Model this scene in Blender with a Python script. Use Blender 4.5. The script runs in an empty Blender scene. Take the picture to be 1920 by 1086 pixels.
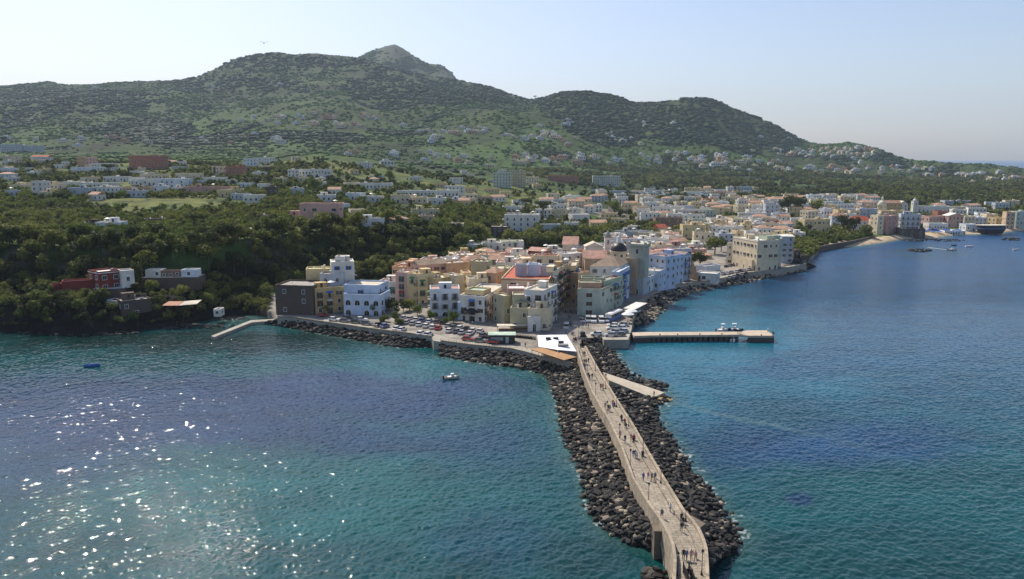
import bpy, bmesh, math, random
import numpy as np
from mathutils import Vector, Matrix
R = math.radians
random.seed(7); rng = np.random.default_rng(7)
C = bpy.context.scene
COL = C.collection

# ---------------------------------------------------------------- camera, sky, sun, exposure
CAM_H = 62.0; F_PX = 1450.0; PITCH = math.atan(248/1450.0)
cam_d = bpy.data.cameras.new('camera'); cam = bpy.data.objects.new('camera', cam_d); COL.objects.link(cam)
cam.location = (0, 0, CAM_H); cam.rotation_euler = (math.pi/2 - PITCH, 0, 0)
cam_d.sensor_width = 36; cam_d.lens = 36*F_PX/1920; cam_d.clip_start = 1; cam_d.clip_end = 90000
C.camera = cam
SUN_EL, SUN_AZ = R(46), R(-32)          # azimuth measured from +Y (view direction), negative = left
w = bpy.data.worlds.new("World"); C.world = w; w.use_nodes = True
nt = w.node_tree; bg = nt.nodes['Background']
sky = nt.nodes.new('ShaderNodeTexSky'); sky.sky_type = 'NISHITA'; sky.sun_disc = False
sky.sun_elevation = SUN_EL; sky.sun_rotation = SUN_AZ; sky.altitude = 60
sky.air_density = 1.0; sky.dust_density = 1.3; sky.ozone_density = 2.4
tn = nt.nodes.new('ShaderNodeMix'); tn.data_type = 'RGBA'; tn.blend_type = 'MULTIPLY'; tn.inputs[0].default_value = 1; tn.inputs[7].default_value = (1.07, 1.0, 1.025, 1)
nt.links.new(sky.outputs[0], tn.inputs[6]); nt.links.new(tn.outputs[2], bg.inputs[0]); bg.inputs[1].default_value = 0.122
sd = bpy.data.lights.new('sun', 'SUN'); sd.energy = 5.0; sd.angle = R(0.55); sd.color = (1, .91, .77)
so = bpy.data.objects.new('sun', sd); COL.objects.link(so)
sdir = Vector((math.sin(SUN_AZ)*math.cos(SUN_EL), math.cos(SUN_AZ)*math.cos(SUN_EL), math.sin(SUN_EL)))
so.rotation_euler = sdir.to_track_quat('Z', 'Y').to_euler(); so.location = sdir*400
C.view_settings.view_transform = 'Standard'; C.view_settings.look = 'None'
C.view_settings.exposure = 0.27; C.view_settings.gamma = 1
C.cycles.volume_bounces = 0; C.cycles.max_bounces = 5; C.cycles.diffuse_bounces = 3; C.cycles.glossy_bounces = 2
C.cycles.transparent_max_bounces = 6; C.cycles.use_denoising = True; C.cycles.sample_clamp_indirect = 6

# ---------------------------------------------------------------- pixel <-> world
SP, CP = math.sin(PITCH), math.cos(PITCH)
def ray(px, py):
    u = (px-960)/F_PX; v = (543-py)/F_PX
    return u, CP+v*SP, -SP+v*CP
def W(px, py, z=0.0):
    a, b, c = ray(px, py); t = (z-CAM_H)/c
    return Vector((a*t, b*t, z))
def atD(px, py, D):
    a, b, c = ray(px, py); t = D/b
    return Vector((a*t, D, CAM_H+c*t))
def P(x, y, z):
    d = y*CP+(CAM_H-z)*SP
    return 960+F_PX*x/d, 543+F_PX*((CAM_H-z)*CP-y*SP)/d

# ---------------------------------------------------------------- numpy noise
def vnoise(x, y, seed=0):
    xi = np.floor(x).astype(np.int64); yi = np.floor(y).astype(np.int64)
    xf = x-xi; yf = y-yi
    def h(a, b):
        n = (a*374761393+b*668265263+seed*974634777) & 0xffffffff
        n = ((n ^ (n >> 13))*1274126177) & 0xffffffff
        return ((n ^ (n >> 16)) & 0xffff)/65535.0
    u = xf*xf*(3-2*xf); v = yf*yf*(3-2*yf)
    return (h(xi, yi)*(1-u)+h(xi+1, yi)*u)*(1-v)+(h(xi, yi+1)*(1-u)+h(xi+1, yi+1)*u)*v
def fbm(x, y, oct=4, seed=0):
    s = 0; a = .5; t = 0
    for k in range(oct):
        s = s+a*vnoise(x*2**k+13.7*k, y*2**k+7.1*k, seed+k); t += a; a *= .5
    return s/t*2-1

# ---------------------------------------------------------------- terrain: layers of (px, py | z, distance)
def layer(pts):
    A, Z, D = [], [], []
    for p in pts:
        px, kind, v, d = p
        if kind == 'y': q = atD(px, v, d)
        else:
            b = ray(px, 400); q = Vector((b[0]/b[1]*d, d, v))
        A.append(q.x/q.y); Z.append(q.z); D.append(d)
    o = np.argsort(A)
    return np.array(A)[o], np.array(Z)[o], np.array(D)[o]
QUAY_L = [(520,596),(545,597),(620,608),(695,619),(760,627),(809,634),(813,639),(826,641),(880,648),(960,656),(985,662),(1040,677),(1091,693)]
QUAY_R = [(1093,634),(1129,632),(1132,637),(1178,637),(1184,618),(1186,604),(1201,575),(1212,560),(1240,541),(1303,531),(1344,526),(1403,513),(1462,507),(1500,499),(1512,498)]
QZ = 3.0
COAST = [(-700,575,0),(-400,590,0),(0,622,0),(90,628,0),(150,630,0),(250,622,0),(340,612,0),(400,598,0),(470,590,0),(512,598,0)]+[(a,b,QZ) for a,b in QUAY_L+QUAY_R]+[
 (1517,494,0),(1534,476,0),(1540,468,0),(1600,464,0),(1660,456,0),(1700,449,0),(1760,447,0),(1800,441,0),(1850,440,0),(1920,433,0),(2400,415,0)]
cq = [W(a, b, z) for a, b, z in COAST]
cA = np.array([q.x/q.y for q in cq]); cD = np.array([q.y for q in cq])
def mk(A, Z, D): return (np.array(A), np.array(Z), np.array(D))
apx = lambda px: (px-960)/F_PX/ray(px, 450)[1]
def L(s, d0):   # compact: list of (px, y, D)
    return layer([(p, 'y', y, d) for p, y, d in s])
def LZ(s): return layer([(p, 'z', z, d) for p, d, z in s])
q1 = np.interp(cA, [apx(470), apx(520), apx(1520), apx(1545)], [1.5, 2.8, 2.8, .5])
layers = [
 (cA, cA*0-3.0, cD+np.interp(cA, [apx(512), apx(520), apx(1512), apx(1517)], [-1, 2.5, 2.5, -1])),
 (cA, q1, cD+np.interp(cA, [apx(512), apx(520), apx(1512), apx(1517)], [1, 3.0, 3.0, 5])),
 (cA, np.interp(cA, [apx(380), apx(460), apx(520), apx(1520), apx(1545)], [8.5, 3, 2.9, 2.9, 2.5]), cD+np.interp(cA, [apx(380), apx(460), apx(520), apx(1520), apx(1545)], [11, 14, 8, 6, 22])),
 LZ([(-700,318,12),(-400,310,12),(0,298,12),(100,303,12.5),(370,306,12.5),(450,335,7),(520,350,5),(600,362,5),(750,385,6),(870,408,7),(950,470,8),(1050,500,7),(1100,480,5),
     (1300,530,5),(1500,600,5),(1560,640,4),(1700,720,4),(1930,800,4),(2400,820,4)]),
 layer([(-700,'y',455,332),(-400,'y',455,322),(0,'y',460,309),(100,'y',466,313),(250,'y',468,316),(400,'y',464,322),(480,'y',446,352),(600,'y',437,388),(700,'y',425,402),
     (800,'y',435,410),(870,'y',452,428),(950,'y',448,492),(1050,'y',440,540),(1100,'z',8,510),(1300,'z',7,600),(1500,'z',7,660),(1560,'z',6,680),(1700,'z',6,760),(1930,'z',6,850),(2400,'z',6,850)]),
 layer([(-700,'y',378,520),(0,'y',378,520),(400,'y',384,520),(550,'y',380,520),(750,'y',388,520),(870,'y',400,540),(950,'y',407,600),(1050,'y',405,650),(1200,'z',9,750),
     (1400,'z',9,800),(1560,'z',8,850),(1700,'z',8,900),(1930,'z',8,1000),(2400,'z',8,1000)]),
 layer([(-700,'y',335,750),(0,'y',335,750),(400,'y',337,750),(600,'y',338,750),(800,'y',350,800),(950,'y',354,900),(1050,'y',356,1000),(1200,'z',13,1050),
     (1400,'z',12,1100),(1560,'z',12,1200),(1930,'z',12,1300),(2400,'z',12,1300)]),
 layer([(-700,'y',290,1100),(0,'y',297,1100),(400,'y',300,1100),(520,'y',296,1100),(600,'y',287,1100),(680,'y',296,1100),(750,'y',310,1100),(950,'y',324,1200),(1050,'y',326,1300),(1200,'y',337,1500),
     (1400,'z',15,1600),(1560,'z',15,1700),(1930,'z',15,1800),(2400,'z',15,1800)]),
 layer([(-700,'y',280,1600),(0,'y',284,1600),(400,'y',290,1600),(600,'y',293,1600),(950,'y',308,1700),(1200,'y',318,1900),(1400,'y',322,2000),(1560,'y',322,2000),
     (1700,'y',322,2150),(1930,'y',329,2150),(2400,'y',330,2150)]),
 layer([(-700,'y',240,2200),(0,'y',240,2200),(200,'y',225,2200),(400,'y',238,2200),(600,'y',230,2200),(800,'y',235,2200),(1000,'y',240,2200),(1100,'y',245,2200),(1300,'y',262,2200),
     (1450,'y',285,2250),(1560,'y',298,2350),(1650,'y',301,2400),(1700,'y',317,2400),(1930,'y',326,2450),(2400,'y',327,2450)]),
 layer([(-700,'y',190,2900),(0,'y',192,2900),(200,'y',182,2900),(400,'y',186,2900),(600,'y',172,2900),(750,'y',163,2900),(900,'y',182,2900),(990,'y',198,2900),
     (1010,'y',183,2800),(1050,'y',170,2800),(1100,'y',165,2800),(1150,'y',174,2800),(1190,'y',189,2800),(1230,'y',189,2800),(1285,'y',180,2800),(1350,'y',187,2800),
     (1400,'y',207,2800),(1450,'y',230,2800),(1520,'y',269,2800),(1560,'y',271,2750),(1590,'y',268,2750),(1640,'y',279,2750),(1690,'y',297,2750),(1712,'y',315,2700),(1930,'y',324,2650),(2400,'y',325,2650)]),
 layer([(-700,'y',172,3600),(-300,'y',165,3600),(0,'y',160,3600),(60,'y',157,3600),(90,'y',152,3600),(120,'y',159,3600),(200,'y',157,3600),(300,'y',152,3600),(375,'y',147,3600),(400,'y',136,3600),
     (440,'y',115,3600),(480,'y',105,3600),(520,'y',101,3600),(570,'y',105,3600),(620,'y',108,3600),(680,'y',111,3600),(740,'y',124,3600),(800,'y',142,3600),(860,'y',155,3600),
     (900,'y',160,3600),(940,'y',168,3600),(990,'y',190,3600),(1050,'y',210,3600),(1200,'y',235,3600),(1300,'y',245,3600),(1400,'y',262,3600),(1500,'y',300,3600),(1600,'z',-8,3300),(2400,'z',-8,3300)]),
 layer([(-700,'y',230,4300),(0,'y',230,4300),(400,'y',190,4300),(640,'y',135,4300),(740,'y',145,4300),(860,'y',185,4300),(990,'y',230,4300),(1200,'y',270,4300),(1500,'z',-8,4300),(2400,'z',-8,4300)]),
 layer([(-700,'z',100,5000),(500,'z',300,5000),(640,'y',125,5000),(670,'y',108,5000),(700,'y',95,5000),(722,'y',87,5000),(740,'y',83,5000),(755,'y',89,5000),(775,'y',103,5000),(800,'y',117,5000),
     (827,'y',120,5000),(845,'y',133,5000),(858,'y',150,5000),(880,'y',165,5000),(950,'y',210,5000),(1200,'z',60,5000),(1500,'z',-8,5000),(2400,'z',-8,5000)]),
 LZ([(-700,6200,-8),(2400,6200,-8)]),
]
NA = 860
GA = np.linspace(-.95, .95, NA)
GD = np.concatenate([np.linspace(225, 520, 200, endpoint=False), np.exp(np.linspace(math.log(520), math.log(6200), 330))])
ND = len(GD)
LD = np.array([np.interp(GA, l[0], l[2]) for l in layers]); LZZ = np.array([np.interp(GA, l[0], l[1]) for l in layers])
for i in range(1, len(layers)): LD[i] = np.maximum(LD[i], LD[i-1]+.5)
GZ = np.zeros((ND, NA))
for j in range(NA): GZ[:, j] = np.interp(GD, LD[:, j], LZZ[:, j])
XX = GA[None, :]*GD[:, None]; YY = np.repeat(GD[:, None], NA, 1)
inland = np.clip((YY-LD[2][None, :]-10)/40, 0, 1)
bluff = np.clip((apx(900)-GA[None, :])*9, 0, 1)*np.clip((YY-LD[3][None, :])/12, 0, 1)
amp = inland*np.where(GA[None, :] > apx(1700), np.clip((2300-YY)/400, .0, 1), 1)*(np.clip((YY-520)/800, 0, 1)*5+np.clip((YY-1500)/900, 0, 1)*20)*np.clip((LD[11][None, :]+1600-YY)/600, .15, 1)
GZ += amp*fbm(XX/260, YY/330, 5, 3)+bluff*1.2*fbm(XX/22, YY/22, 3, 5)
gul = 1-np.abs(fbm(XX/520+YY/1500, YY/2600, 3, 9))*2
far_m = np.clip((YY-1700)/500, 0, 1)*np.clip((LD[10][None, :]-YY)/250, 0, 1)
GZ += far_m*(gul-.6)*55+far_m*(1-2*np.abs(fbm(XX/210+YY/700, YY/900, 3, 19))-.5)*16
# garden terraces stepped into the slopes
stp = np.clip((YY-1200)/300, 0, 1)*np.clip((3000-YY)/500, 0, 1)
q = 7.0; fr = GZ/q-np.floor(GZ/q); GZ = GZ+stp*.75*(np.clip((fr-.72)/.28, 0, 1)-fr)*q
def ground(x, y):
    a = x/max(y, 1e-3); fa = (a-GA[0])/(GA[1]-GA[0]); ia = int(min(max(fa, 0), NA-2)); fa = min(max(fa-ia, 0), 1)
    k = int(np.searchsorted(GD, y))-1; k = min(max(k, 0), ND-2); fd = min(max((y-GD[k])/(GD[k+1]-GD[k]), 0), 1)
    return float((GZ[k, ia]*(1-fa)+GZ[k, ia+1]*fa)*(1-fd)+(GZ[k+1, ia]*(1-fa)+GZ[k+1, ia+1]*fa)*fd)
def groundv(x, y):
    fa = np.clip((x/np.maximum(y, 1e-3)-GA[0])/(GA[1]-GA[0]), 0, NA-1.001); ia = fa.astype(int); fa = fa-ia
    k = np.clip(np.searchsorted(GD, y)-1, 0, ND-2); fd = np.clip((y-GD[k])/(GD[k+1]-GD[k]), 0, 1)
    return (GZ[k, ia]*(1-fa)+GZ[k, ia+1]*fa)*(1-fd)+(GZ[k+1, ia]*(1-fa)+GZ[k+1, ia+1]*fa)*fd
TD = np.concatenate([np.arange(226, 700, .5), np.exp(np.linspace(math.log(700), math.log(6000), 1400))])
def T(px, py, off=0.0, D0=226):
    a, b, c = ray(px, py); D = TD[np.searchsorted(TD, D0):]
    g = groundv(a/b*D, D)+off; hit = np.nonzero(CAM_H+c/b*D <= g)[0]
    if not len(hit): return None
    i = hit[0]; return Vector((a/b*D[i], D[i], g[i]-off))
# ---------------------------------------------------------------- materials
def new_mat(name):
    m = bpy.data.materials.new(name); m.use_nodes = True
    return m, m.node_tree, m.node_tree.nodes['Principled BSDF']
def N(nt, t, **k):
    n = nt.nodes.new(t)
    for a, v in k.items(): setattr(n, a, v)
    return n
def mix(nt, fac, a, b, mode='MIX'):
    n = N(nt, 'ShaderNodeMix', data_type='RGBA', blend_type=mode)
    for s, v in ((n.inputs[0], fac), (n.inputs[6], a), (n.inputs[7], b)):
        if hasattr(v, 'is_output'): nt.links.new(v, s)
        else: s.default_value = v if not isinstance(v, tuple) else (*v[:3], 1)
    return n.outputs[2]
def ramp(nt, src, stops):
    n = N(nt, 'ShaderNodeValToRGB'); cr = n.color_ramp
    while len(cr.elements) < len(stops): cr.elements.new(.5)
    for e, (p, c) in zip(cr.elements, stops): e.position = p; e.color = (*c, 1) if isinstance(c, tuple) else (c, c, c, 1)
    nt.links.new(src, n.inputs[0]); return n.outputs[0]
def noise(nt, scale, detail=4, rough=.55, coord='Object', vec=None, stretch=None, dist=0):
    tc = N(nt, 'ShaderNodeTexCoord'); n = N(nt, 'ShaderNodeTexNoise')
    n.inputs['Scale'].default_value = scale; n.inputs['Detail'].default_value = detail; n.inputs['Roughness'].default_value = rough
    n.inputs['Distortion'].default_value = dist
    src = vec or tc.outputs[coord]
    if stretch:
        mp = N(nt, 'ShaderNodeMapping'); mp.inputs['Scale'].default_value = stretch[:3]
        if len(stretch) > 3: mp.inputs['Rotation'].default_value = (0, 0, stretch[3])
        nt.links.new(src, mp.inputs[0]); src = mp.outputs[0]
    nt.links.new(src, n.inputs['Vector']); return n.outputs['Fac']
MATS = {}
def plain(name, col, rough=.8, var=.25, scale=.6, metal=0, spec=.3, geo=True, bump=0):
    """painted / plastered / stone surface: base colour broken up by two noises in world position"""
    if name in MATS: return MATS[name]
    m, nt, b = new_mat(name)
    g = N(nt, 'ShaderNodeNewGeometry')
    n1 = noise(nt, scale, 5, .6, vec=g.outputs['Position']); n2 = noise(nt, scale*.22, 3, .5, vec=g.outputs['Position'], stretch=(1, 1, .35))
    c1 = ramp(nt, n1, [(.3, 1-var), (.7, 1+var*.4)]); c2 = ramp(nt, n2, [(.35, 1-var*.6), (.65, 1.0)])
    o = mix(nt, 1.0, mix(nt, 1.0, col, c1, 'MULTIPLY'), c2, 'MULTIPLY')
    nt.links.new(o, b.inputs['Base Color']); b.inputs['Roughness'].default_value = rough
    b.inputs['Metallic'].default_value = metal; b.inputs['Specular IOR Level'].default_value = spec
    if bump:
        bp = N(nt, 'ShaderNodeBump'); bp.inputs['Strength'].default_value = bump; bp.inputs['Distance'].default_value = .15
        nt.links.new(n1, bp.inputs['Height']); nt.links.new(bp.outputs[0], b.inputs['Normal'])
    MATS[name] = m; return m
WALLC = dict(white=(.77,.74,.67), bluewhite=(.70,.74,.77), cream=(.76,.64,.44), yellow=(.72,.57,.31), ochre=(.55,.40,.19), khaki=(.50,.46,.30), pink=(.68,.42,.35),
 dustypink=(.55,.33,.28), red=(.24,.05,.04), brick=(.42,.17,.11), grey=(.45,.44,.42), stone=(.13,.10,.08), green=(.46,.52,.38), palegreen=(.52,.57,.47), sage=(.50,.50,.41), blue=(.52,.61,.77), skyblue=(.56,.66,.80),
 tan=(.55,.40,.27), terracotta=(.62,.37,.22), greyblue=(.50,.54,.58), brown=(.25,.17,.13), teal=(.10,.34,.28), peach=(.72,.45,.28))
def wallm(c): return plain('plaster_'+c, WALLC[c], .9, .22, .35)
ROOFC = dict(white=(.80,.78,.72), cream=(.66,.60,.48), grey=(.36,.34,.31), terracotta=(.52,.27,.18), tile=(.50,.30,.21), redtile=(.46,.11,.06), yellow=(.70,.68,.38), green=(.50,.62,.50), oldtile=(.36,.27,.19), pinktile=(.62,.36,.27), dark=(.09,.08,.08), brown=(.30,.24,.19))
def roofm(c):
    n = 'roofing_'+c
    if n in MATS: return MATS[n]
    m = plain(n, ROOFC[c], .85, .35, .5)
    if 'tile' in c:
        nt = m.node_tree; b = nt.nodes['Principled BSDF']
        tc = N(nt, 'ShaderNodeTexCoord'); wv = N(nt, 'ShaderNodeTexWave'); wv.inputs['Scale'].default_value = 1.1; wv.inputs['Distortion'].default_value = .6
        nt.links.new(tc.outputs['Object'], wv.inputs[0])
        old = b.inputs['Base Color'].links[0].from_socket
        nt.links.new(mix(nt, 1.0, old, ramp(nt, wv.outputs['Fac'], [(.1, .55), (.5, 1.1)]), 'MULTIPLY'), b.inputs['Base Color'])
    return m
GLASS = plain('window_glass', (.012,.015,.02), .12, .1, 1, spec=.6)
FRAMEW = plain('frame_white', (.72,.70,.65), .7, .1); FRAMEB = plain('frame_brown', (.12,.07,.05), .7, .1)
SH = {k: plain('shutter_'+k, c, .6, .15) for k, c in dict(green=(.03,.09,.06), brown=(.10,.05,.03), blue=(.03,.10,.42), red=(.28,.05,.02), grey=(.25,.27,.28)).items()}
IRON = plain('iron_black', (.02,.02,.022), .5, .1); WHITEP = plain('white_paint', (.8,.79,.76), .5, .08)
CONC = plain('concrete', (.40,.37,.31), .9, .3, .8); ASPH = plain('asphalt', (.16,.155,.145), .9, .3, .25)
STONED = plain('bridge_stone_shaded', (.20,.165,.125), .9, .4, 1.2, bump=.5)  # same bridge stone, its shadow painted in as darker colour for buttress and cutwater
STONEM = plain('bridge_stone', (.42,.35,.26), .9, .4, 1.2, bump=.5)

def foliage(name, c1, c2, c3, sc=.35, tl=.34):
    m, nt, b = new_mat(name)
    g = N(nt, 'ShaderNodeNewGeometry')
    n1 = noise(nt, sc, 3, .6, vec=g.outputs['Position']); n2 = noise(nt, sc*.06, 3, .6, vec=g.outputs['Position'])
    a = ramp(nt, n1, [(.32, c1), (.68, c2)])
    o = mix(nt, ramp(nt, n2, [(.40, 0.0), (.62, 1.0)]), a, mix(nt, .65, a, c3))
    nt.links.new(o, b.inputs['Base Color']); b.inputs['Roughness'].default_value = .7; b.inputs['Specular IOR Level'].default_value = .15
    tr = N(nt, 'ShaderNodeBsdfTranslucent'); nt.links.new(o, tr.inputs[0])
    ms = N(nt, 'ShaderNodeMixShader'); ms.inputs[0].default_value = tl
    out = nt.nodes['Material Output']; nt.links.new(b.outputs[0], ms.inputs[1]); nt.links.new(tr.outputs[0], ms.inputs[2]); nt.links.new(ms.outputs[0], out.inputs[0])
    return m
LEAF = foliage('leaves_mixed', (.058,.085,.022), (.15,.185,.045), (.25,.25,.06))
LEAFD = foliage('leaves_dark', (.026,.042,.017), (.07,.092,.03), (.10,.11,.035))
LEAFB = foliage('leaves_bright', (.06,.11,.02), (.15,.21,.04), (.19,.20,.04))
LEAFM = foliage('leaves_mountain', (.05,.12,.035), (.12,.235,.06), (.19,.31,.085), .05, tl=.5)
LEAFMD = foliage('leaves_forest', (.022,.060,.034), (.048,.105,.052), (.07,.09,.035), .06)
BARK = plain('bark', (.11,.08,.055), .95, .4, 2)

# ---------------------------------------------------------------- mesh helpers
KIDS = {}
def link(o, parent=None):
    COL.objects.link(o)
    if parent is not None: o.parent = parent; KIDS.setdefault(parent.name, []).append(o)
    return o
def mesh_np(name, v, f, mats, smooth=False, col=None, midx=None):
    me = bpy.data.meshes.new(name); v = np.asarray(v, np.float32); f = np.asarray(f, np.int32)
    k = f.shape[1]; n = len(f)
    me.vertices.add(len(v)); me.vertices.foreach_set('co', v.ravel())
    me.loops.add(n*k); me.loops.foreach_set('vertex_index', f.ravel())
    me.polygons.add(n); me.polygons.foreach_set('loop_start', np.arange(0, n*k, k, dtype=np.int32)); me.polygons.foreach_set('loop_total', np.full(n, k, np.int32))
    if smooth: me.polygons.foreach_set('use_smooth', np.ones(n, bool))
    if midx is not None: me.polygons.foreach_set('material_index', np.asarray(midx, np.int32))
    for m in (mats if isinstance(mats, (list, tuple)) else [mats]): me.materials.append(m)
    me.update(calc_edges=True)
    if col is not None:
        at = me.color_attributes.new('tint', 'FLOAT_COLOR', 'POINT')
        at.data.foreach_set('color', np.concatenate([col, np.ones((len(col), 1))], 1).astype(np.float32).ravel())
    return me
def grid_faces(nr, nc):
    i = np.arange(nr-1)[:, None]*nc+np.arange(nc-1)[None, :]
    return np.stack([i, i+1, i+nc+1, i+nc], -1).reshape(-1, 4)
class MB:
    """collects boxes, prisms and tubes; build() links them as one mesh object"""
    def __init__(s): s.v = []; s.f = []; s.m = []
    def add(s, v, f, mi=0):
        o = len(s.v); s.v += [tuple(q) for q in v]; s.f += [tuple(o+i for i in q) for q in f]; s.m += [mi]*len(f); return s
    def box(s, x0, x1, y0, y1, z0, z1, mi=0, M=None):
        v = [(x, y, z) for z in (z0, z1) for x, y in ((x0, y0), (x1, y0), (x1, y1), (x0, y1))]
        if M: v = [M @ Vector(q) for q in v]
        return s.add(v, [(3,2,1,0),(4,5,6,7),(0,1,5,4),(1,2,6,5),(2,3,7,6),(3,0,4,7)], mi)
    def prism(s, pts, z0, z1, mi=0, top=True, bot=False):
        n = len(pts); v = [(x, y, z0) for x, y in pts]+[(x, y, z1) for x, y in pts]
        f = [(i, (i+1) % n, n+(i+1) % n, n+i) for i in range(n)]
        if top: f.append(tuple(range(n, 2*n)))
        if bot: f.append(tuple(range(n-1, -1, -1)))
        return s.add(v, f, mi)
    def tube(s, a, b, r0, r1=None, n=6, mi=0, cap=True):
        a = Vector(a); b = Vector(b); r1 = r0 if r1 is None else r1
        q = (b-a).to_track_quat('Z', 'Y'); v = []
        for c, r in ((a, r0), (b, r1)):
            for i in range(n):
                t = 2*math.pi*i/n; v.append(c+q @ Vector((r*math.cos(t), r*math.sin(t), 0)))
        f = [(i, (i+1) % n, n+(i+1) % n, n+i) for i in range(n)]
        if cap: f += [tuple(range(n-1, -1, -1)), tuple(range(n, 2*n))]
        return s.add(v, f, mi)
    def lathe(s, prof, c=(0, 0), n=16, mi=0):
        v = []
        for r, z in prof:
            for i in range(n):
                t = 2*math.pi*i/n; v.append((c[0]+r*math.cos(t), c[1]+r*math.sin(t), z))
        f = []
        for k in range(len(prof)-1):
            for i in range(n): f.append((k*n+i, k*n+(i+1) % n, (k+1)*n+(i+1) % n, (k+1)*n+i))
        f.append(tuple((len(prof)-1)*n+i for i in range(n)))
        return s.add(v, f, mi)
    def mesh(s, name, mats):
        me = bpy.data.meshes.new(name); me.from_pydata([tuple(q) for q in s.v], [], s.f)
        for m in (mats if isinstance(mats, (list, tuple)) else [mats]): me.materials.append(m)
        me.polygons.foreach_set('material_index', s.m); me.update(); return me
    def build(s, name, mats, parent=None):
        return link(bpy.data.objects.new(name, s.mesh(name, mats)), parent)
def tag(o, label=None, cat=None, group=None, kind=None):
    if label: o['label'] = label
    if cat: o['category'] = cat
    if group: o['group'] = group
    if kind: o['kind'] = kind
    return o
def empty(name, loc, rz=0):
    o = bpy.data.objects.new(name, None); link(o); o.location = loc; o.rotation_euler = (0, 0, rz); o.empty_display_size = .5; return o
def copy_tree(o, parent=None):
    c = o.copy(); link(c, parent)
    for ch in KIDS.get(o.name, ()): copy_tree(ch, c)
    return c
def inst(name, me, parent, loc=(0, 0, 0), rz=0, sc=None):
    o = bpy.data.objects.new(name, me); link(o, parent); o.location = loc; o.rotation_euler = (0, 0, rz)
    if sc: o.scale = sc
    return o

# ---------------------------------------------------------------- terrain mesh
PXG, PYG = P(XX, YY, GZ)
tint = np.zeros((ND, NA, 3))
n_a = fbm(XX/60, YY/60, 4, 21); n_b = fbm(XX/14, YY/14, 3, 31); n_c = fbm(XX/300, YY/300, 3, 41)
green = np.array([.042,.078,.02]); dark = np.array([.025,.036,.015]); lite = np.array([.10,.12,.035])
def lerp(a, b, t): return a*(1-t[..., None])+b*t[..., None]
tint = lerp(np.broadcast_to(green, tint.shape), dark, np.clip(n_a*1.6+.3, 0, 1))
tint = lerp(tint, lite, np.clip(n_b*1.5, 0, 1)*np.clip(1-n_a*2, 0, 1)*.8)
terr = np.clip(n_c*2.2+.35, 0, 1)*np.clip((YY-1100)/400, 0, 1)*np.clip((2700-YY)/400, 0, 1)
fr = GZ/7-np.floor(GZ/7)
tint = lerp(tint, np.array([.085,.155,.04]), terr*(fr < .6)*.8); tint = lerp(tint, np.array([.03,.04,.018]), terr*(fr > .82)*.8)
FIELD = (PXG > 205)*(PXG < 385)*(PYG > 372)*(PYG < 396)*(YY < 620)
tint = lerp(tint, np.array([.12,.14,.035]), FIELD*(n_b > -.25)*.6)
steep = np.abs(np.gradient(GZ, axis=0)/np.gradient(GD)[:, None])
tint = lerp(tint, np.array([.10,.085,.07]), np.clip((steep-.7)*2, 0, 1)*(YY < 600)*(n_b > -.1)*.8)
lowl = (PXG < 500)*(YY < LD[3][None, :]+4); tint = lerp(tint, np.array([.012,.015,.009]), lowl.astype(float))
plat = np.clip((YY-LD[4][None, :]-8)/10, 0, 1)*(YY < 1000)*(PXG < 1100); tint = lerp(tint, np.array([.14,.15,.045]), plat*np.clip(n_b*1.5+.5, 0, 1)*.7)
tint = tint*np.where(YY > 1100, .78, 1.0)[..., None]
town = ((PXG > 500)*(YY < LD[3][None, :]-22)*(PXG < 1555)).astype(float)
town = np.maximum(town, (PXG > 1000)*(YY > 400)*(YY < 760)*.65*(n_a > -.15))
tint = lerp(tint, np.array([.27,.245,.21]), np.clip(town, 0, 1))
beach = ((PXG > 1545)*(YY < LD[2][None, :]+3)).astype(float)
tint = lerp(tint, np.array([.50,.40,.27]), beach)
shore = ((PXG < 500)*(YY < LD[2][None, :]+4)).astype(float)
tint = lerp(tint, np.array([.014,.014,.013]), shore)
rock = ((YY > 4600)*(n_a > -.1)).astype(float)*.6
tint = lerp(tint, np.array([.085,.095,.07]), rock)
m_ter, nt, b = new_mat('land_surface')
at = N(nt, 'ShaderNodeVertexColor', layer_name='tint'); g = N(nt, 'ShaderNodeNewGeometry')
nn = noise(nt, .12, 6, .7, vec=g.outputs['Position']); o = mix(nt, 1.0, at.outputs[0], ramp(nt, nn, [(.3, .45), (.7, 1.45)]), 'MULTIPLY')
nt.links.new(o, b.inputs['Base Color']); b.inputs['Roughness'].default_value = .95; b.inputs['Specular IOR Level'].default_value = .1
bp = N(nt, 'ShaderNodeBump'); bp.inputs['Strength'].default_value = .6; bp.inputs['Distance'].default_value = 1.5
nt.links.new(nn, bp.inputs['Height']); nt.links.new(bp.outputs[0], b.inputs['Normal'])
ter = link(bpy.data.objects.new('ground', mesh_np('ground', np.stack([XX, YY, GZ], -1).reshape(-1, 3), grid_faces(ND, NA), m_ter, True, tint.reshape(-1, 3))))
tag(ter, kind='structure')

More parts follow.
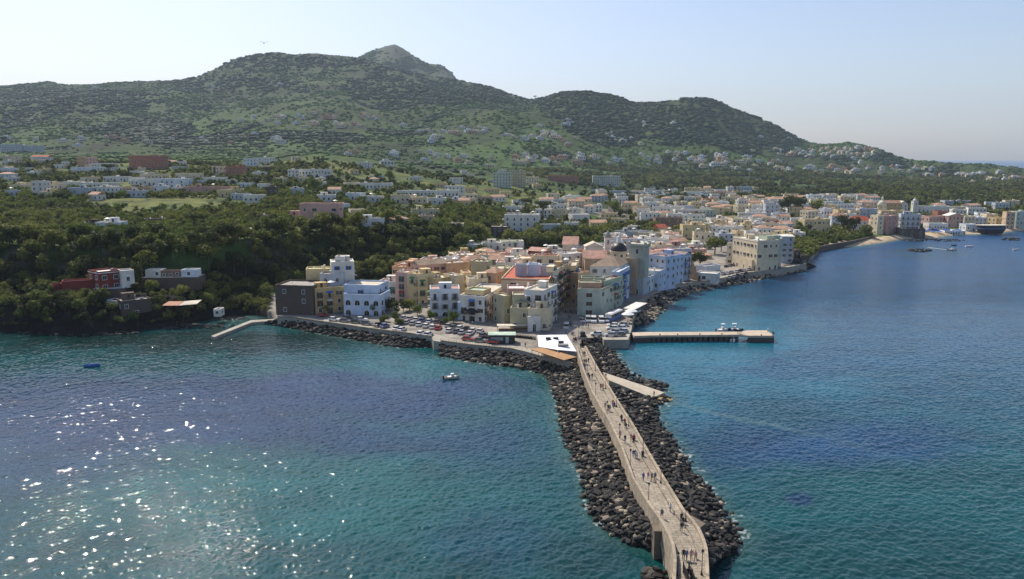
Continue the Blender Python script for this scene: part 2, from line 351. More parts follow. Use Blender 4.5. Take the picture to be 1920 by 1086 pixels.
# ---------------------------------------------------------------- sea
SA = np.linspace(-1.7, 1.7, 560); SDD = np.concatenate([np.exp(np.linspace(math.log(345), math.log(14500), 300))])
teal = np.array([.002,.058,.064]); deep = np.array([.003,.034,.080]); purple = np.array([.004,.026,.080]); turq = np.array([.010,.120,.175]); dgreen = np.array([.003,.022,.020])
OUTS = [[(1000,694),(1034,712),(1047,748),(1052,790),(1062,830),(1084,868),(1101,915),(1104,958),(1128,984),(1165,1008),(1195,1020),(1228,1026)],
 [(1133,640),(1158,668),(1182,697),(1212,714),(1243,722),(1262,745),(1236,766),(1228,785),(1247,805),(1268,838),(1300,880),(1330,915),(1350,945),(1372,975),(1388,1005),(1378,1025),(1345,1036)],
 [(400,600),(470,594),(497,606),(545,615),(610,627),(690,641),(750,652),(803,650)],[(826,668),(870,676),(925,684),(970,690),(1000,694)],[(0,624),(90,630),(150,632),(250,625),(340,614),(400,600)],
 [(1190,609),(1216,606),(1251,575),(1281,557),(1304,549)]]
def sea_tint(SX, SY):
    px, py = P(SX, SY, 0); sn = fbm(SX/26, SY/34, 4, 61); sn2 = fbm(SX/9, SY/12, 3, 71); wx = px+sn*70; wy = py+sn2*14+sn*22
    sc = [np.broadcast_to(teal, SX.shape+(3,)).copy()]
    def blob(c, x, y, rx, ry, s=1.0):
        d = ((wx-x)/rx)**2+((wy-y)/ry)**2; sc[0] = lerp(sc[0], c, np.clip(1.25-d, 0, 1)*s)
    right = np.clip((wx-1080)/120, 0, 1)*np.clip((900-wy)/500, 0, 1)
    sc[0] = lerp(sc[0], np.array([.003,.050,.150]), right)
    blob(purple, 250, 770, 560, 75, .85); blob(purple, 700, 735, 330, 45, .8); blob(purple, 60, 860, 330, 70, .6); blob(deep, 900, 850, 160, 70, .7); blob(purple, 560, 830, 260, 40, .7)
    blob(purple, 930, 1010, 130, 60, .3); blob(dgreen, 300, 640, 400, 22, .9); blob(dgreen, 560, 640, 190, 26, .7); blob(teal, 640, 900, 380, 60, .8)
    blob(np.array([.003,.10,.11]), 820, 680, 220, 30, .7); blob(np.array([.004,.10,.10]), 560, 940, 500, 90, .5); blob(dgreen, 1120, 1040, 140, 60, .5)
    blob(turq, 1300, 640, 250, 75, .9); blob(turq, 1270, 560, 180, 40, .7); blob(turq, 1420, 720, 250, 40, .5); blob(turq, 1250, 760, 110, 50, .4)
    blob(deep, 1330, 860, 170, 90, .7); blob(purple, 1500, 700, 150, 14, .5); blob(np.array([.004,.035,.11]), 1600, 840, 260, 60, .7); blob(teal, 1600, 930, 400, 60, .6); blob(dgreen, 1650, 1050, 420, 60, .35)
    blob(purple, 1510, 935, 28, 14, .8); blob(np.array([.02,.05,.045]), 1730, 470, 90, 12, .5)
    ln = np.abs(py-(752+(px-1255)*.24+sn2*6)); sc[0] = lerp(sc[0], np.array([.07,.14,.13]), (px > 1250)*(px < 1800)*np.clip(1-ln/5, 0, 1)*.5*np.clip((1800-px)/400, 0, 1))
    ca = np.interp(SX/np.maximum(SY, 1), cA, cD); sh = np.clip(1-(ca-SY)/12, 0, 1)*(SY < ca+5)*(px > 1200)
    o_ = lerp(sc[0], np.array([.06,.17,.16]), sh*.6)
    m_ = (SY < 345)*(SY > 85)*(SX > -95)*(SX < 110)
    xs, ys_ = SX[m_], SY[m_]; dm = np.full(xs.shape, 99.)
    for ln_ in OUTS:
        q_ = [W(a, b, 0) for a, b in ln_]
        for a, b in zip(q_, q_[1:]):
            dx, dy = b.x-a.x, b.y-a.y; t = np.clip(((xs-a.x)*dx+(ys_-a.y)*dy)/(dx*dx+dy*dy), 0, 1); dm = np.minimum(dm, np.hypot(xs-a.x-dx*t, ys_-a.y-dy*t))
    f1 = fbm(xs/1.1, ys_/.9, 3, 201); f2 = fbm(xs/6, ys_/6, 2, 205); oo = o_[m_]
    oo = lerp(oo, np.array([.030,.085,.070]), np.clip(1-dm/(4.5+3*f2), 0, 1)*.8)
    oo = lerp(oo, np.array([.50,.54,.52]), np.clip((f1-.12-dm*.20)*5, 0, 1)*(dm < 2.6)*.6)
    o_[m_] = oo; return o_*.9
m_sea, nt, b = new_mat('sea_water')
at = N(nt, 'ShaderNodeVertexColor', layer_name='tint'); g = N(nt, 'ShaderNodeNewGeometry')
n0 = noise(nt, .05, 4, .6, vec=g.outputs['Position'], stretch=(1, 1.6, 1))
nt.links.new(mix(nt, 1.0, at.outputs[0], ramp(nt, n0, [(.3, .75), (.7, 1.25)]), 'MULTIPLY'), b.inputs['Base Color'])
b.inputs['Roughness'].default_value = .03; b.inputs['IOR'].default_value = 1.33; b.inputs['Specular IOR Level'].default_value = .5
w1 = noise(nt, .8, 3, .6, vec=g.outputs['Position'], stretch=(.6, 1.35, 1, .5), dist=.4)
w2 = noise(nt, 1.7, 3, .65, vec=g.outputs['Position'], stretch=(.7, 1.2, 1, -.3), dist=.3)
w3 = noise(nt, .11, 3, .5, vec=g.outputs['Position'], stretch=(.5, 1.5, 1, .25))
ad = N(nt, 'ShaderNodeMath', operation='MULTIPLY_ADD'); ad.inputs[1].default_value = .38; nt.links.new(w2, ad.inputs[0]); nt.links.new(w1, ad.inputs[2])
ad2 = N(nt, 'ShaderNodeMath', operation='MULTIPLY_ADD'); ad2.inputs[1].default_value = 1.2; nt.links.new(w3, ad2.inputs[0]); nt.links.new(ad.outputs[0], ad2.inputs[2])
bp = N(nt, 'ShaderNodeBump'); bp.inputs['Strength'].default_value = 1.0; bp.inputs['Distance'].default_value = .08
nt.links.new(ad2.outputs[0], bp.inputs['Height']); nt.links.new(bp.outputs[0], b.inputs['Normal'])
sx = N(nt, 'ShaderNodeSeparateXYZ'); nt.links.new(g.outputs['Position'], sx.inputs[0]); mr = N(nt, 'ShaderNodeMapRange'); nt.links.new(sx.outputs[1], mr.inputs[0])
for i_, v_ in ((1, 230), (2, 350), (3, .07), (4, .45)): mr.inputs[i_].default_value = v_
nt.links.new(mr.outputs[0], bp.inputs['Distance'])
mr2 = N(nt, 'ShaderNodeMapRange'); nt.links.new(sx.outputs[1], mr2.inputs[0])
for i_, v_ in ((1, 260), (2, 560), (3, .03), (4, .30)): mr2.inputs[i_].default_value = v_
nt.links.new(mr2.outputs[0], b.inputs['Roughness'])
# one sheet: rows every 0.4 m near the viewer with real wavelets, widening towards the horizon
def sea_mesh(A_, D_, wav):
    X_ = A_[None, :]*D_[:, None]; Y_ = np.repeat(D_[:, None], len(A_), 1); Z_ = X_*0
    if wav:
        ca_, sa_ = math.cos(.5), math.sin(.5); u = X_*ca_+Y_*sa_; v = -X_*sa_+Y_*ca_
        Z_ = fbm(u/1.25, v/.85, 1, 91)*.085*WAVE+fbm(X_/.5, Y_/.44, 1, 95)*.080*WAVE+fbm(u/7, v/3.2, 2, 97)*.07
        e = np.clip((A_+.80)/.05, 0, 1)*np.clip((.80-A_)/.05, 0, 1); e2 = np.clip((345-D_)/130, 0, 1); Z_ = Z_*e[None, :]*e2[:, None]
    return X_, Y_, Z_
WAVE = 1.0
R1 = np.concatenate([np.linspace(20, 68, 40, endpoint=False), np.concatenate([np.arange(68, 200, .24), np.arange(200, 345, .33)])]); R1[-1] = 344.9
A1 = np.concatenate([np.linspace(-1.7, -.8, 40, endpoint=False), np.linspace(-.8, .8, 1500), np.linspace(.8, 1.7, 41)[1:]])
D2 = SDD
RD = np.concatenate([R1, SDD]); X_, Y_, Z_ = sea_mesh(A1, RD, True)
sea = link(bpy.data.objects.new('sea', mesh_np('sea', np.stack([X_, Y_, Z_], -1).reshape(-1, 3), grid_faces(len(RD), len(A1)), m_sea, False, sea_tint(X_, Y_).reshape(-1, 3))))
tag(sea, kind='structure')
gy, gx = np.gradient(Z_[100:500, 400:700]); print('slopes', (gy/.42).std(), (gx/.3).std())

# ---------------------------------------------------------------- haze
hz = MB().box(-26000, 26000, -300, 14800, -30, 1000).build('haze', [])
hm = bpy.data.materials.new('haze_air'); hm.use_nodes = True; nt = hm.node_tree; nt.nodes.remove(nt.nodes['Principled BSDF'])
pv = N(nt, 'ShaderNodeVolumePrincipled'); pv.inputs['Color'].default_value = (.68, .83, 1, 1); pv.inputs['Density'].default_value = HAZE = 5.8e-5; pv.inputs['Anisotropy'].default_value = .0
nt.links.new(pv.outputs[0], nt.nodes['Material Output'].inputs['Volume']); hz.data.materials.append(hm); tag(hz, kind='stuff')
# ---------------------------------------------------------------- quays, riprap, bridge, pier
def strip(pts, z0, z1, width, mi=0, mb=None, side=1):
    """vertical outer wall below a polyline plus a top band going inland by width"""
    mb = mb or MB(); inn = []
    for i, p in enumerate(pts):
        a = pts[max(i-1, 0)]; c = pts[min(i+1, len(pts)-1)]
        d = Vector((c.x-a.x, c.y-a.y)).normalized(); n = Vector((-d.y, d.x))*side*width
        inn.append(Vector((p.x+n.x, p.y+n.y, p.z)))
    for i in range(len(pts)-1):
        a, b, c, d = pts[i], pts[i+1], inn[i+1], inn[i]
        mb.prism([(a.x, a.y), (b.x, b.y), (c.x, c.y), (d.x, d.y)], z0, z1, mi)
    return mb, inn
QP = [W(a, b, QZ) for a, b in QUAY_L]; QR = [W(a, b, QZ) for a, b in QUAY_R]
mb, _ = strip(QP, -2, QZ, 5); tag(mb.build('quay', CONC), kind='structure')
mb, _ = strip(QR, -2, QZ, 5); tag(mb.build('quay', CONC), kind='structure')
# low walls on the quay edges
mb, _ = strip([Vector((p.x, p.y+.05, p.z)) for p in QP[:6]], QZ, QZ+.75, .45)
tag(mb.build('sea_wall', STONEM), 'low pale sea wall along the car park above the dark boulders', 'wall')
mb, _ = strip([Vector((p.x, p.y+.05, p.z)) for p in QP[7:]], QZ, QZ+.5, .4)
tag(mb.build('sea_wall', STONEM), 'reddish low sea wall between the landing steps and the bridge', 'wall')
mb, _ = strip([Vector((p.x, p.y+.05, p.z)) for p in QR[5:]], QZ, QZ+.7, .4)
tag(mb.build('sea_wall', STONEM), 'long low wall along the far shore road above pale boulders', 'wall')
ROCKM = plain('boulder_dark', (.034,.033,.032), .9, .55, .35, bump=.4); ROCKL = plain('boulder_pale', (.34,.28,.21), .9, .45, .5, bump=.4)
ROCKMM = plain('boulder_brown', (.085,.075,.065), .9, .5, .5, bump=.4)
def rock_mesh(k, mat):
    r = random.Random(k); bm = bmesh.new()
    for i in range(15):
        v = Vector((r.gauss(0, 1), r.gauss(0, 1), r.gauss(0, 1))).normalized()*r.uniform(.8, 1.05)
        bm.verts.new((v.x*1.15*.5, v.y*.9*.5, v.z*.62*.5))
    bmesh.ops.convex_hull(bm, input=bm.verts)
    for v in [v for v in bm.verts if not v.link_faces]: bm.verts.remove(v)
    bmesh.ops.triangulate(bm, faces=bm.faces)
    me = bpy.data.meshes.new('boulder'); bm.to_mesh(me); bm.free(); me.materials.append(mat); return me
RM = [rock_mesh(k, m) for k, m in enumerate([ROCKM]*8+[ROCKMM]*3+[ROCKL]*3)]
RA = []
for me in RM:
    v = np.empty(len(me.vertices)*3, np.float32); me.vertices.foreach_get('co', v); f = np.array([list(p.vertices) for p in me.polygons], np.int32)
    RA.append((v.reshape(-1, 3), f))
ROCKS = []     # (x, y, z, size, kind, yaw, tilt, group)
def pl(pts, t):   # polyline param 0..1 by length
    L_ = [0]
    for a, b in zip(pts, pts[1:]): L_.append(L_[-1]+(b-a).length)
    s = t*L_[-1]
    for i in range(len(pts)-1):
        if s <= L_[i+1] or i == len(pts)-2:
            return pts[i].lerp(pts[i+1], (s-L_[i])/max(L_[i+1]-L_[i], 1e-6))
def riprap(inner, outer, n, s0, s1, group, pale=.1, label=None, bed=True):
    I = [W(*p) if isinstance(p, tuple) else p for p in inner]; O = [W(p[0], p[1], 0) for p in outer]
    if bed:
        m = 60; v = []
        for k in range(m):
            t = k/(m-1); a = pl(I, t); b = pl(O, t); b = Vector((b.x, b.y, -1.0))
            v += [Vector((a.x, a.y, a.z-.6)), a.lerp(b, .5)-Vector((0, 0, .55)), b, Vector((a.x, a.y, -2))]
        f = []
        for k in range(m-1):
            for j in range(2): f.append((k*4+j, k*4+j+1, (k+1)*4+j+1, (k+1)*4+j))
        mb = MB().add(v, f); tag(mb.build('rock_bed', ROCKM), kind='structure')
    for i in range(n):
        t = random.random(); u = random.random()**.85; a = pl(I, t); b = pl(O, t)
        jj = random.uniform(-1, 1)*1.4*u
        q = a.lerp(b, u); z = a.z*(1-u)**.8-.15-.25*u+random.uniform(-.25, .25)
        s = random.uniform(s0, s1)*(1 if random.random() < .85 else 1.35)
        k = random.choice(range(8)) if random.random() > pale+.22 else (random.choice([8, 9, 10]) if random.random() > pale/(pale+.22) else random.choice([11, 12, 13]))
        ROCKS.append((q.x+jj, q.y+random.uniform(-.6, .6), z, s, k, random.uniform(0, 6.28), random.uniform(-.5, .5), group))
BL = [(1079.5,648),(1093,694),(1109,733),(1123.5,760),(1139,784),(1151,808),(1164,836),(1174,864),(1184,893),(1199,918),(1214.6,943.5),(1226,959),(1237,974.5),(1249,995),(1259,1018),(1263,1045),(1261,1086),(1257,1130),(1250,1200)]
BR = [(1091,635),(1107,663),(1125.5,696),(1146,729),(1166,761),(1180,782),(1194,805),(1215,842),(1237,879),(1262,920),(1285,957),(1299,972),(1311,987),(1321,1008),(1327,1028),(1329,1055),(1330,1086),(1330,1130),(1329,1200)]
DZ = 5.0
bl = [W(a, b, DZ+1.0) for a, b in BL]; br = [W(a, b, DZ+1.0) for a, b in BR]
def at_y(pts, y):
    for a, b in zip(pts, pts[1:]):
        if (a.y-y)*(b.y-y) <= 0: return a.lerp(b, (a.y-y)/(a.y-b.y))
    return pts[-1]
ys = np.linspace(min(bl[0].y, br[0].y)-.5, max(bl[-1].y, br[-1].y)+.5, 90)
EL = [at_y(bl, y) for y in ys]; ER = [at_y(br, y) for y in ys]
bridge = empty('stone_bridge', (EL[45].x, EL[45].y, 0))
tag(bridge, 'long pale stone causeway bridge running from the lower edge of the view to the town', 'bridge')
bo = bridge.location
def rel(v, o=None): o = o or bo; return Vector((v.x-o.x, v.y-o.y, v.z-o.z))
wall = MB(); par = MB(); par2 = MB(); rd = MB(); kerb = MB()
m_deck = plain('bridge_paving', (.41,.355,.28), .85, .34, .9, bump=.6)
_nt = m_deck.node_tree; _b = _nt.nodes['Principled BSDF']; _br = N(_nt, 'ShaderNodeTexBrick'); _g = N(_nt, 'ShaderNodeNewGeometry'); _nt.links.new(_g.outputs['Position'], _br.inputs['Vector'])
_br.inputs['Scale'].default_value = 1.0; _br.inputs['Brick Width'].default_value = 1.3; _br.inputs['Row Height'].default_value = .75; _br.inputs['Mortar Size'].default_value = .06
_br.inputs['Color1'].default_value = (1, 1, 1, 1); _br.inputs['Color2'].default_value = (.84, .84, .84, 1); _br.inputs['Mortar'].default_value = (.55, .55, .55, 1)
_o = _b.inputs['Base Color'].links[0].from_socket; _nt.links.new(mix(_nt, 1.0, _o, _br.outputs['Color'], 'MULTIPLY'), _b.inputs['Base Color'])
arch = [(EL[i].y) for i in range(90)]
ARC = [(W(1251,1040,0).y+1.0, 4.2, 3.6), (W(1251,1040,0).y-13.5, 4.5, 3.6)]   # arch centres along y, half width, crown height
sub = 4
for i in range(89):
    a, b, c, d = EL[i], EL[i+1], ER[i+1], ER[i]
    ru = lambda p, q, t, z: Vector((p.x+(q.x-p.x)*t, p.y+(q.y-p.y)*t, z))-Vector((bo.x, bo.y, 0))
    wd = (d-a).length; tl = .45/wd; tb = 1.1/wd; tr = .5/wd
    rd.add([ru(a, d, tl, DZ), ru(b, c, tl, DZ), ru(b, c, 1-tr, DZ), ru(a, d, 1-tr, DZ)], [(3, 2, 1, 0)])
    for mbx, t0, t1, h in ((par, 0, tl, 1.0), (par2, 1-tr, 1, 1.0), (kerb, 1-tr-tb, 1-tr, .45), (kerb, tl, tl+.3/wd, .25)):
        v = [ru(a, d, t0, DZ-.1), ru(a, d, t1, DZ-.1), ru(b, c, t1, DZ-.1), ru(b, c, t0, DZ-.1)]
        v += [q+Vector((0, 0, h+.1)) for q in v]
        mbx.add(v, [(4, 5, 6, 7)[::1], (0, 1, 5, 4), (2, 3, 7, 6), (1, 2, 6, 5), (3, 0, 4, 7)])
    for s in range(sub):
        t0, t1 = s/sub, (s+1)/sub
        def bz(y):
            for (cy, hw, ch) in ARC:
                if abs(y-cy) < hw: return -.5+ch*math.sqrt(1-((y-cy)/hw)**2)
            return -2.0
        p0, p1 = a.lerp(b, t0), a.lerp(b, t1); q0, q1 = d.lerp(c, t0), d.lerp(c, t1)
        z0, z1 = bz(p0.y), bz(p1.y)
        P0 = [rel(Vector((p0.x, p0.y, z0))), rel(Vector((p1.x, p1.y, z1))), rel(Vector((p1.x, p1.y, DZ-.1))), rel(Vector((p0.x, p0.y, DZ-.1)))]
        Q0 = [rel(Vector((q0.x, q0.y, z0))), rel(Vector((q1.x, q1.y, z1))), rel(Vector((q1.x, q1.y, DZ-.1))), rel(Vector((q0.x, q0.y, DZ-.1)))]
        wall.add(P0, [(0, 1, 2, 3)]); wall.add(Q0, [(3, 2, 1, 0)]); wall.add([P0[0], P0[1], Q0[1], Q0[0]], [(0, 1, 2, 3)])
rd.build('roadway', m_deck, bridge); par.build('parapet', STONEM, bridge); par2.build('parapet', STONEM, bridge); kerb.build('bench_ledge', m_deck, bridge); wall.build('masonry', STONEM, bridge)
# arch voussoirs and piers
for cy, hw, ch in ARC:
    vm = MB(); x0 = lambda y: at_y(bl, y).x
    for k in range(14):
        t0, t1 = math.pi*k/14, math.pi*(k+1)/14
        pts = []
        for t, r in ((t0, 0), (t1, 0), (t1, .6), (t0, .6)):
            y = cy-math.cos(t)*(hw+r); pts.append(Vector((x0(y)-.12, y, -.5+(ch+r)*math.sin(t))))
        v = [rel(q) for q in pts]; v2 = [q+Vector((.3, 0, 0)) for q in v]
        vm.add(v+v2, [(0, 1, 2, 3), (1, 0, 4, 5), (3, 2, 6, 7)])
    vm.build('arch_ring', STONEM, bridge)
pp = W(1240, 985, DZ)
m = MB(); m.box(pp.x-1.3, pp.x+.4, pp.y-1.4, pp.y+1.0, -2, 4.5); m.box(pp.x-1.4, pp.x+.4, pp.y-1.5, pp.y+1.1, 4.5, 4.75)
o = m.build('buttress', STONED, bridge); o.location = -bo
pr = W(1301, 978, DZ)
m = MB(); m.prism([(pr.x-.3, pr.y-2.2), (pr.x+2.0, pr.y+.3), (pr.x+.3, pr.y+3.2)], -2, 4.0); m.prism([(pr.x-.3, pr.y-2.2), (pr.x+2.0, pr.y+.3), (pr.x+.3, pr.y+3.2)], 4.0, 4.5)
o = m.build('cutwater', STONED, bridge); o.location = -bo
# boulders beside the bridge and along the shores
iL = [Vector((p.x-.3, p.y, 3.4)) for p in bl[:13]]
riprap(iL, [(1000,694),(1034,712),(1047,748),(1052,790),(1062,830),(1084,868),(1101,915),(1104,958),(1128,984),(1165,1008),(1195,1020),(1228,1026)], 3300, .8, 1.75, 'boulders on the left side of the bridge', .10)
iR = [Vector((p.x+.3, p.y, 3.2)) for p in br[:15]]
riprap(iR, [(1133,640),(1158,668),(1182,697),(1212,714),(1243,722),(1250,734),(1230,764),(1230,785),(1247,805),(1268,838),(1300,880),(1330,915),(1350,945),(1372,975),(1388,1005),(1378,1025),(1345,1036)], 3000, .8, 1.75, 'boulders on the right side of the bridge', .08)
riprap([(1092,632,3),(1128,632,3)], [(1105,668),(1140,640)], 160, 1.0, 1.9, 'boulders on the right side of the bridge', .05)
riprap([(a, b+1.5, 2.4) for a, b in QUAY_L[:6]], [(497,606),(545,615),(610,627),(690,641),(750,652),(803,650)], 900, 1.1, 2.3, 'dark boulders under the car park wall', .03)
riprap([(a, b+1.5, 2.4) for a, b in QUAY_L[7:]], [(826,668),(870,676),(925,684),(970,690),(1000,694)], 620, 1.1, 2.2, 'dark boulders under the landing wall', .08)
riprap([(a, b, 2.4) for a, b in QUAY_R[5:]], [(1190,609),(1216,606),(1251,575),(1281,557),(1304,549),(1352,538),(1403,530),(1447,519),(1484,512),(1508,508)], 1300, 1.2, 2.6, 'pale boulders below the shore road', .55)
for (cx, cy, rx, ry, n, g, z) in [(1725,470,23,3.4,60,'boulders of the small reef off the beach',.9), (1895,449,18,3.2,45,'boulders of the reef at the right edge',.9),
      (1748,451,62,2.6,90,'boulders of the breakwater before the dark hotel',.8), (1243,748,18,5,16,'boulders round the slipway tip',.6), (1225,722,26,6,50,'boulders beside the slipway',.9),
      (1228,1080,22,9,26,'boulders under the near arch',1.2), (420,596,45,4,60,'boulders in the dark cove',.5), (150,624,120,5,150,'boulders at the cliff foot',.7), (330,612,110,5,130,'boulders at the cliff foot',.7), (240,655,.1,.1,0,'',0)]:
    for i in range(n):
        t = random.uniform(0, 6.28); r = math.sqrt(random.random()); q = W(cx+math.cos(t)*rx*r, cy+math.sin(t)*ry*r, 0)
        ROCKS.append((q.x, q.y, z*(1-r)-.1, random.uniform(1.2, 2.6), random.choice(range(11)), random.uniform(0, 6.28), random.uniform(-.4, .4), g))
GL = {'boulders on the left side of the bridge': 'dark angular boulder heaped on the left flank of the bridge', 'boulders on the right side of the bridge': 'dark angular boulder heaped on the right flank of the bridge',
 'boulders under the near arch': 'dark boulder in the water beside the near arch of the bridge'}
_sa, _sb = W(1136,706,3.5), W(1234,742,.7)
def on_slip(r):
    d = _sb-_sa; t = ((r[0]-_sa.x)*d.x+(r[1]-_sa.y)*d.y)/(d.x**2+d.y**2); q = _sa+d*t
    return 0 < t < 1.02 and math.hypot(r[0]-q.x, r[1]-q.y) < 2.6
ROCKS = [r for r in ROCKS if not on_slip(r)]
def scr(r):
    d = math.sqrt(r[0]**2+r[1]**2+(62-r[2])**2); return -r[3]/d
vis = [r for r in ROCKS if 0 < P(r[0], r[1], r[2])[1] < 1086 and r[2] > .15 and r[7] in GL]
vis.sort(key=scr); near = set(id(r) for r in vis[:290])
def rmat(r): return Matrix.Translation((r[0], r[1], r[2])) @ Matrix.Rotation(r[5], 4, 'Z') @ Matrix.Rotation(r[6], 4, 'X') @ Matrix.Scale(r[3], 4)
for r in vis[:290]:
    o = bpy.data.objects.new('boulder', RM[r[4]]); link(o); o.matrix_world = rmat(r); tag(o, GL[r[7]], 'boulder', r[7])
for nm, kk in (('dark_boulders', range(8)), ('brown_boulders', (8, 9, 10)), ('pale_boulders', (11, 12, 13))):
    V, F, o_ = [], [], 0
    for r in ROCKS:
        if id(r) in near or r[4] not in kk: continue
        v, f = RA[r[4]]; M = np.array(rmat(r)); vv = v @ M[:3, :3].T+M[:3, 3]; V.append(vv); F.append(f+o_); o_ += len(v)
    o = link(bpy.data.objects.new('boulder_field', mesh_np('boulder_field', np.concatenate(V), np.concatenate(F), RM[kk[0]].materials[0]))); tag(o, kind='stuff')
# slipway
m = MB(); a, b, c, d = W(1131,698,4.3), W(1142,713,4.3), W(1223,746,1.0), W(1246,736,1.0)
v = [a, b, c, d]; m.add(v+[Vector((q.x, q.y, -1.5)) for q in v], [(0,1,2,3),(1,0,4,5),(2,1,5,6),(3,2,6,7),(0,3,7,4)])
tag(m.build('slipway', plain('slipway_concrete', (.55,.48,.37), .9, .2, .6)), 'pale concrete slipway sloping from the bridge down into the sea on the right', 'slipway')
bm = bmesh.new(); r_ = random.Random(4)
for i in range(40):
    t = r_.uniform(0, 6.28); rr = r_.uniform(.3, 1); bm.verts.new((math.cos(t)*3.6*rr, math.sin(t)*2.0*rr, r_.uniform(0, .7)*(1.1-rr)))
bmesh.ops.convex_hull(bm, input=bm.verts)
for v_ in [v_ for v_ in bm.verts if not v_.link_faces]: bm.verts.remove(v_)
me = bpy.data.meshes.new('rock_shelf'); bm.to_mesh(me); bm.free(); me.materials.append(plain('algae_rock', (.40,.31,.11), .8, .4, 1.2))
o = link(bpy.data.objects.new('rock_shelf', me)); o.location = W(1241, 749, .05); o.scale = (1, 1.25, 1); tag(o, 'golden algae covered flat rock at the foot of the slipway', 'rock')
# long pier
pier = empty('pier', W(1300, 635, 0)); tag(pier, 'long low concrete pier on square piles reaching right from the car square', 'pier'); po = pier.location
NE = [(1189,630),(1221,629),(1387,627.6),(1404,629.5),(1452,629.5)]; FE = [(1183,623.5),(1219,622.7),(1387,622),(1402,619.5),(1438,619.5)]
ne = [rel(W(a, b, 2.3), po) for a, b in NE]; fe = [rel(W(a, b, 2.3), po) for a, b in FE]
m = MB()
for i in range(4):
    m.prism([tuple(ne[i][:2]), tuple(ne[i+1][:2]), tuple(fe[i+1][:2]), tuple(fe[i][:2])], 1.6, 2.3, 0, True, True)
m.build('deck', plain('pier_deck', (.52,.43,.33), .9, .2, .5), pier)
m = MB(); m.prism([tuple(ne[3][:2]), tuple(ne[4][:2]), tuple(fe[4][:2]), tuple(fe[3][:2])], -2, 1.6); m.prism([tuple(ne[0][:2]), tuple(ne[1][:2]), tuple(fe[1][:2]), tuple(fe[0][:2])], -2, 1.6)
m.build('end_block', plain('wet_concrete', (.10,.085,.07), .8, .3), pier)
for k in range(17):
    t = (k+.5)/17; a = ne[1].lerp(ne[2], t); b_ = fe[1].lerp(fe[2], t)
    m = MB(); m.box(a.x-.6, a.x+.6, a.y+.15, a.y+1.3, -2, 1.6); m.box(a.x-.4, a.x+.4, b_.y-1.0, b_.y-.15, -2, 1.6); m.box(a.x-.4, a.x+.4, a.y+1.3, b_.y-1.0, 1.2, 1.6); m.build('pile', MATS['wet_concrete'], pier)
for t in (.1, .3, .55, .8, 1.2):
    a = ne[1].lerp(ne[2], t) if t < 1 else ne[3].lerp(ne[4], .5)
    m = MB(); m.tube((a.x, a.y+.3, 2.3), (a.x, a.y+.3, 2.75), .16, .22, 8); m.build('bollard', IRON, pier)
# small jetty in the dark cove
J = [W(a, b, 1.1) for a, b in ((515,601),(472,604.5),(402,632))]; K = [W(a, b, 1.1) for a, b in ((515,598),(470,600.5),(396,630))]
m = MB()
for i in range(2): m.prism([(J[i].x, J[i].y), (J[i+1].x, J[i+1].y), (K[i+1].x, K[i+1].y), (K[i].x, K[i].y)][::-1], -1.5, 1.1)
tag(m.build('jetty', CONC), 'narrow crooked concrete jetty below the dark cliff on the left', 'jetty')
# landing steps in the quay
a = W(812, 640, 0); m = MB()
for k in range(6): m.box(a.x+k*.9, a.x+k*.9+.9, a.y-2.4, a.y+1.5, -1, .4+k*.42)
tag(m.build('landing_steps', CONC), 'concrete landing steps cut into the quay beside the red boat', 'steps')
# ---------------------------------------------------------------- buildings
FOOT = []    # footprints (x, y, r) kept clear of trees
def win_mesh(style, w, h):
    k = (style, w, h)
    if k in WM: return WM[k]
    m = MB(); t = .14
    if style == 'arch':
        n = 8; m.box(-w/2-t, -w/2, -.07, 0, 0, h-w/2); m.box(w/2, w/2+t, -.07, 0, 0, h-w/2)
        for i in range(n):
            t0, t1 = math.pi*i/n, math.pi*(i+1)/n; q = []
            for tt, r in ((t0, w/2), (t1, w/2), (t1, w/2+t), (t0, w/2+t)): q.append((math.cos(tt)*r, h-w/2+math.sin(tt)*r))
            m.add([(x, -.07, z) for x, z in q]+[(x, 0, z) for x, z in q], [(3, 2, 1, 0), (1, 2, 6, 5), (0, 4, 7, 3), (0, 1, 5, 4), (2, 3, 7, 6)])
    else:
        m.box(-w/2-t, -w/2, -.07, 0, -t, h+t); m.box(w/2, w/2+t, -.07, 0, -t, h+t); m.box(-w/2, w/2, -.07, 0, h, h+t); m.box(-w/2-.1, w/2+.1, -.16, -.003, -t, -.002)
    WM[k] = m; return m
WM = {}; WMESH = {}
def pane_me(style, w, h):
    k = ('pane', style, w, h)
    if k not in WMESH:
        m = MB()
        if style == 'arch':
            pts = [(-w/2, 0), (w/2, 0)]+[(math.cos(math.pi*i/8)*w/2, h-w/2+math.sin(math.pi*i/8)*w/2) for i in range(9)]
            m.add([(x, -.02, z) for x, z in pts]+[(x, .02, z) for x, z in pts], [tuple(range(len(pts)))])
        else: m.box(-w/2, w/2, -.025, .02, 0, h)
        m.box(-.03, .03, -.045, -.026, .05, h-.1, 1)
        WMESH[k] = m.mesh('pane', [GLASS, FRAMEW])
    return WMESH[k]
def frame_me(style, w, h, mt):
    k = ('frame', style, w, h, mt.name)
    if k not in WMESH: WMESH[k] = win_mesh(style, w, h).mesh('window', mt)
    return WMESH[k]
def shut_me(w, h, c):
    k = ('shutter', w, h, c)
    if k not in WMESH:
        m = MB(); m.box(0, w/2, -.1, -.05, 0, h)
        for i in range(6): m.box(.04, w/2-.04, -.13, -.101, h*(i+.25)/6, h*(i+.6)/6)
        WMESH[k] = m.mesh('shutter', SH[c])
    return WMESH[k]
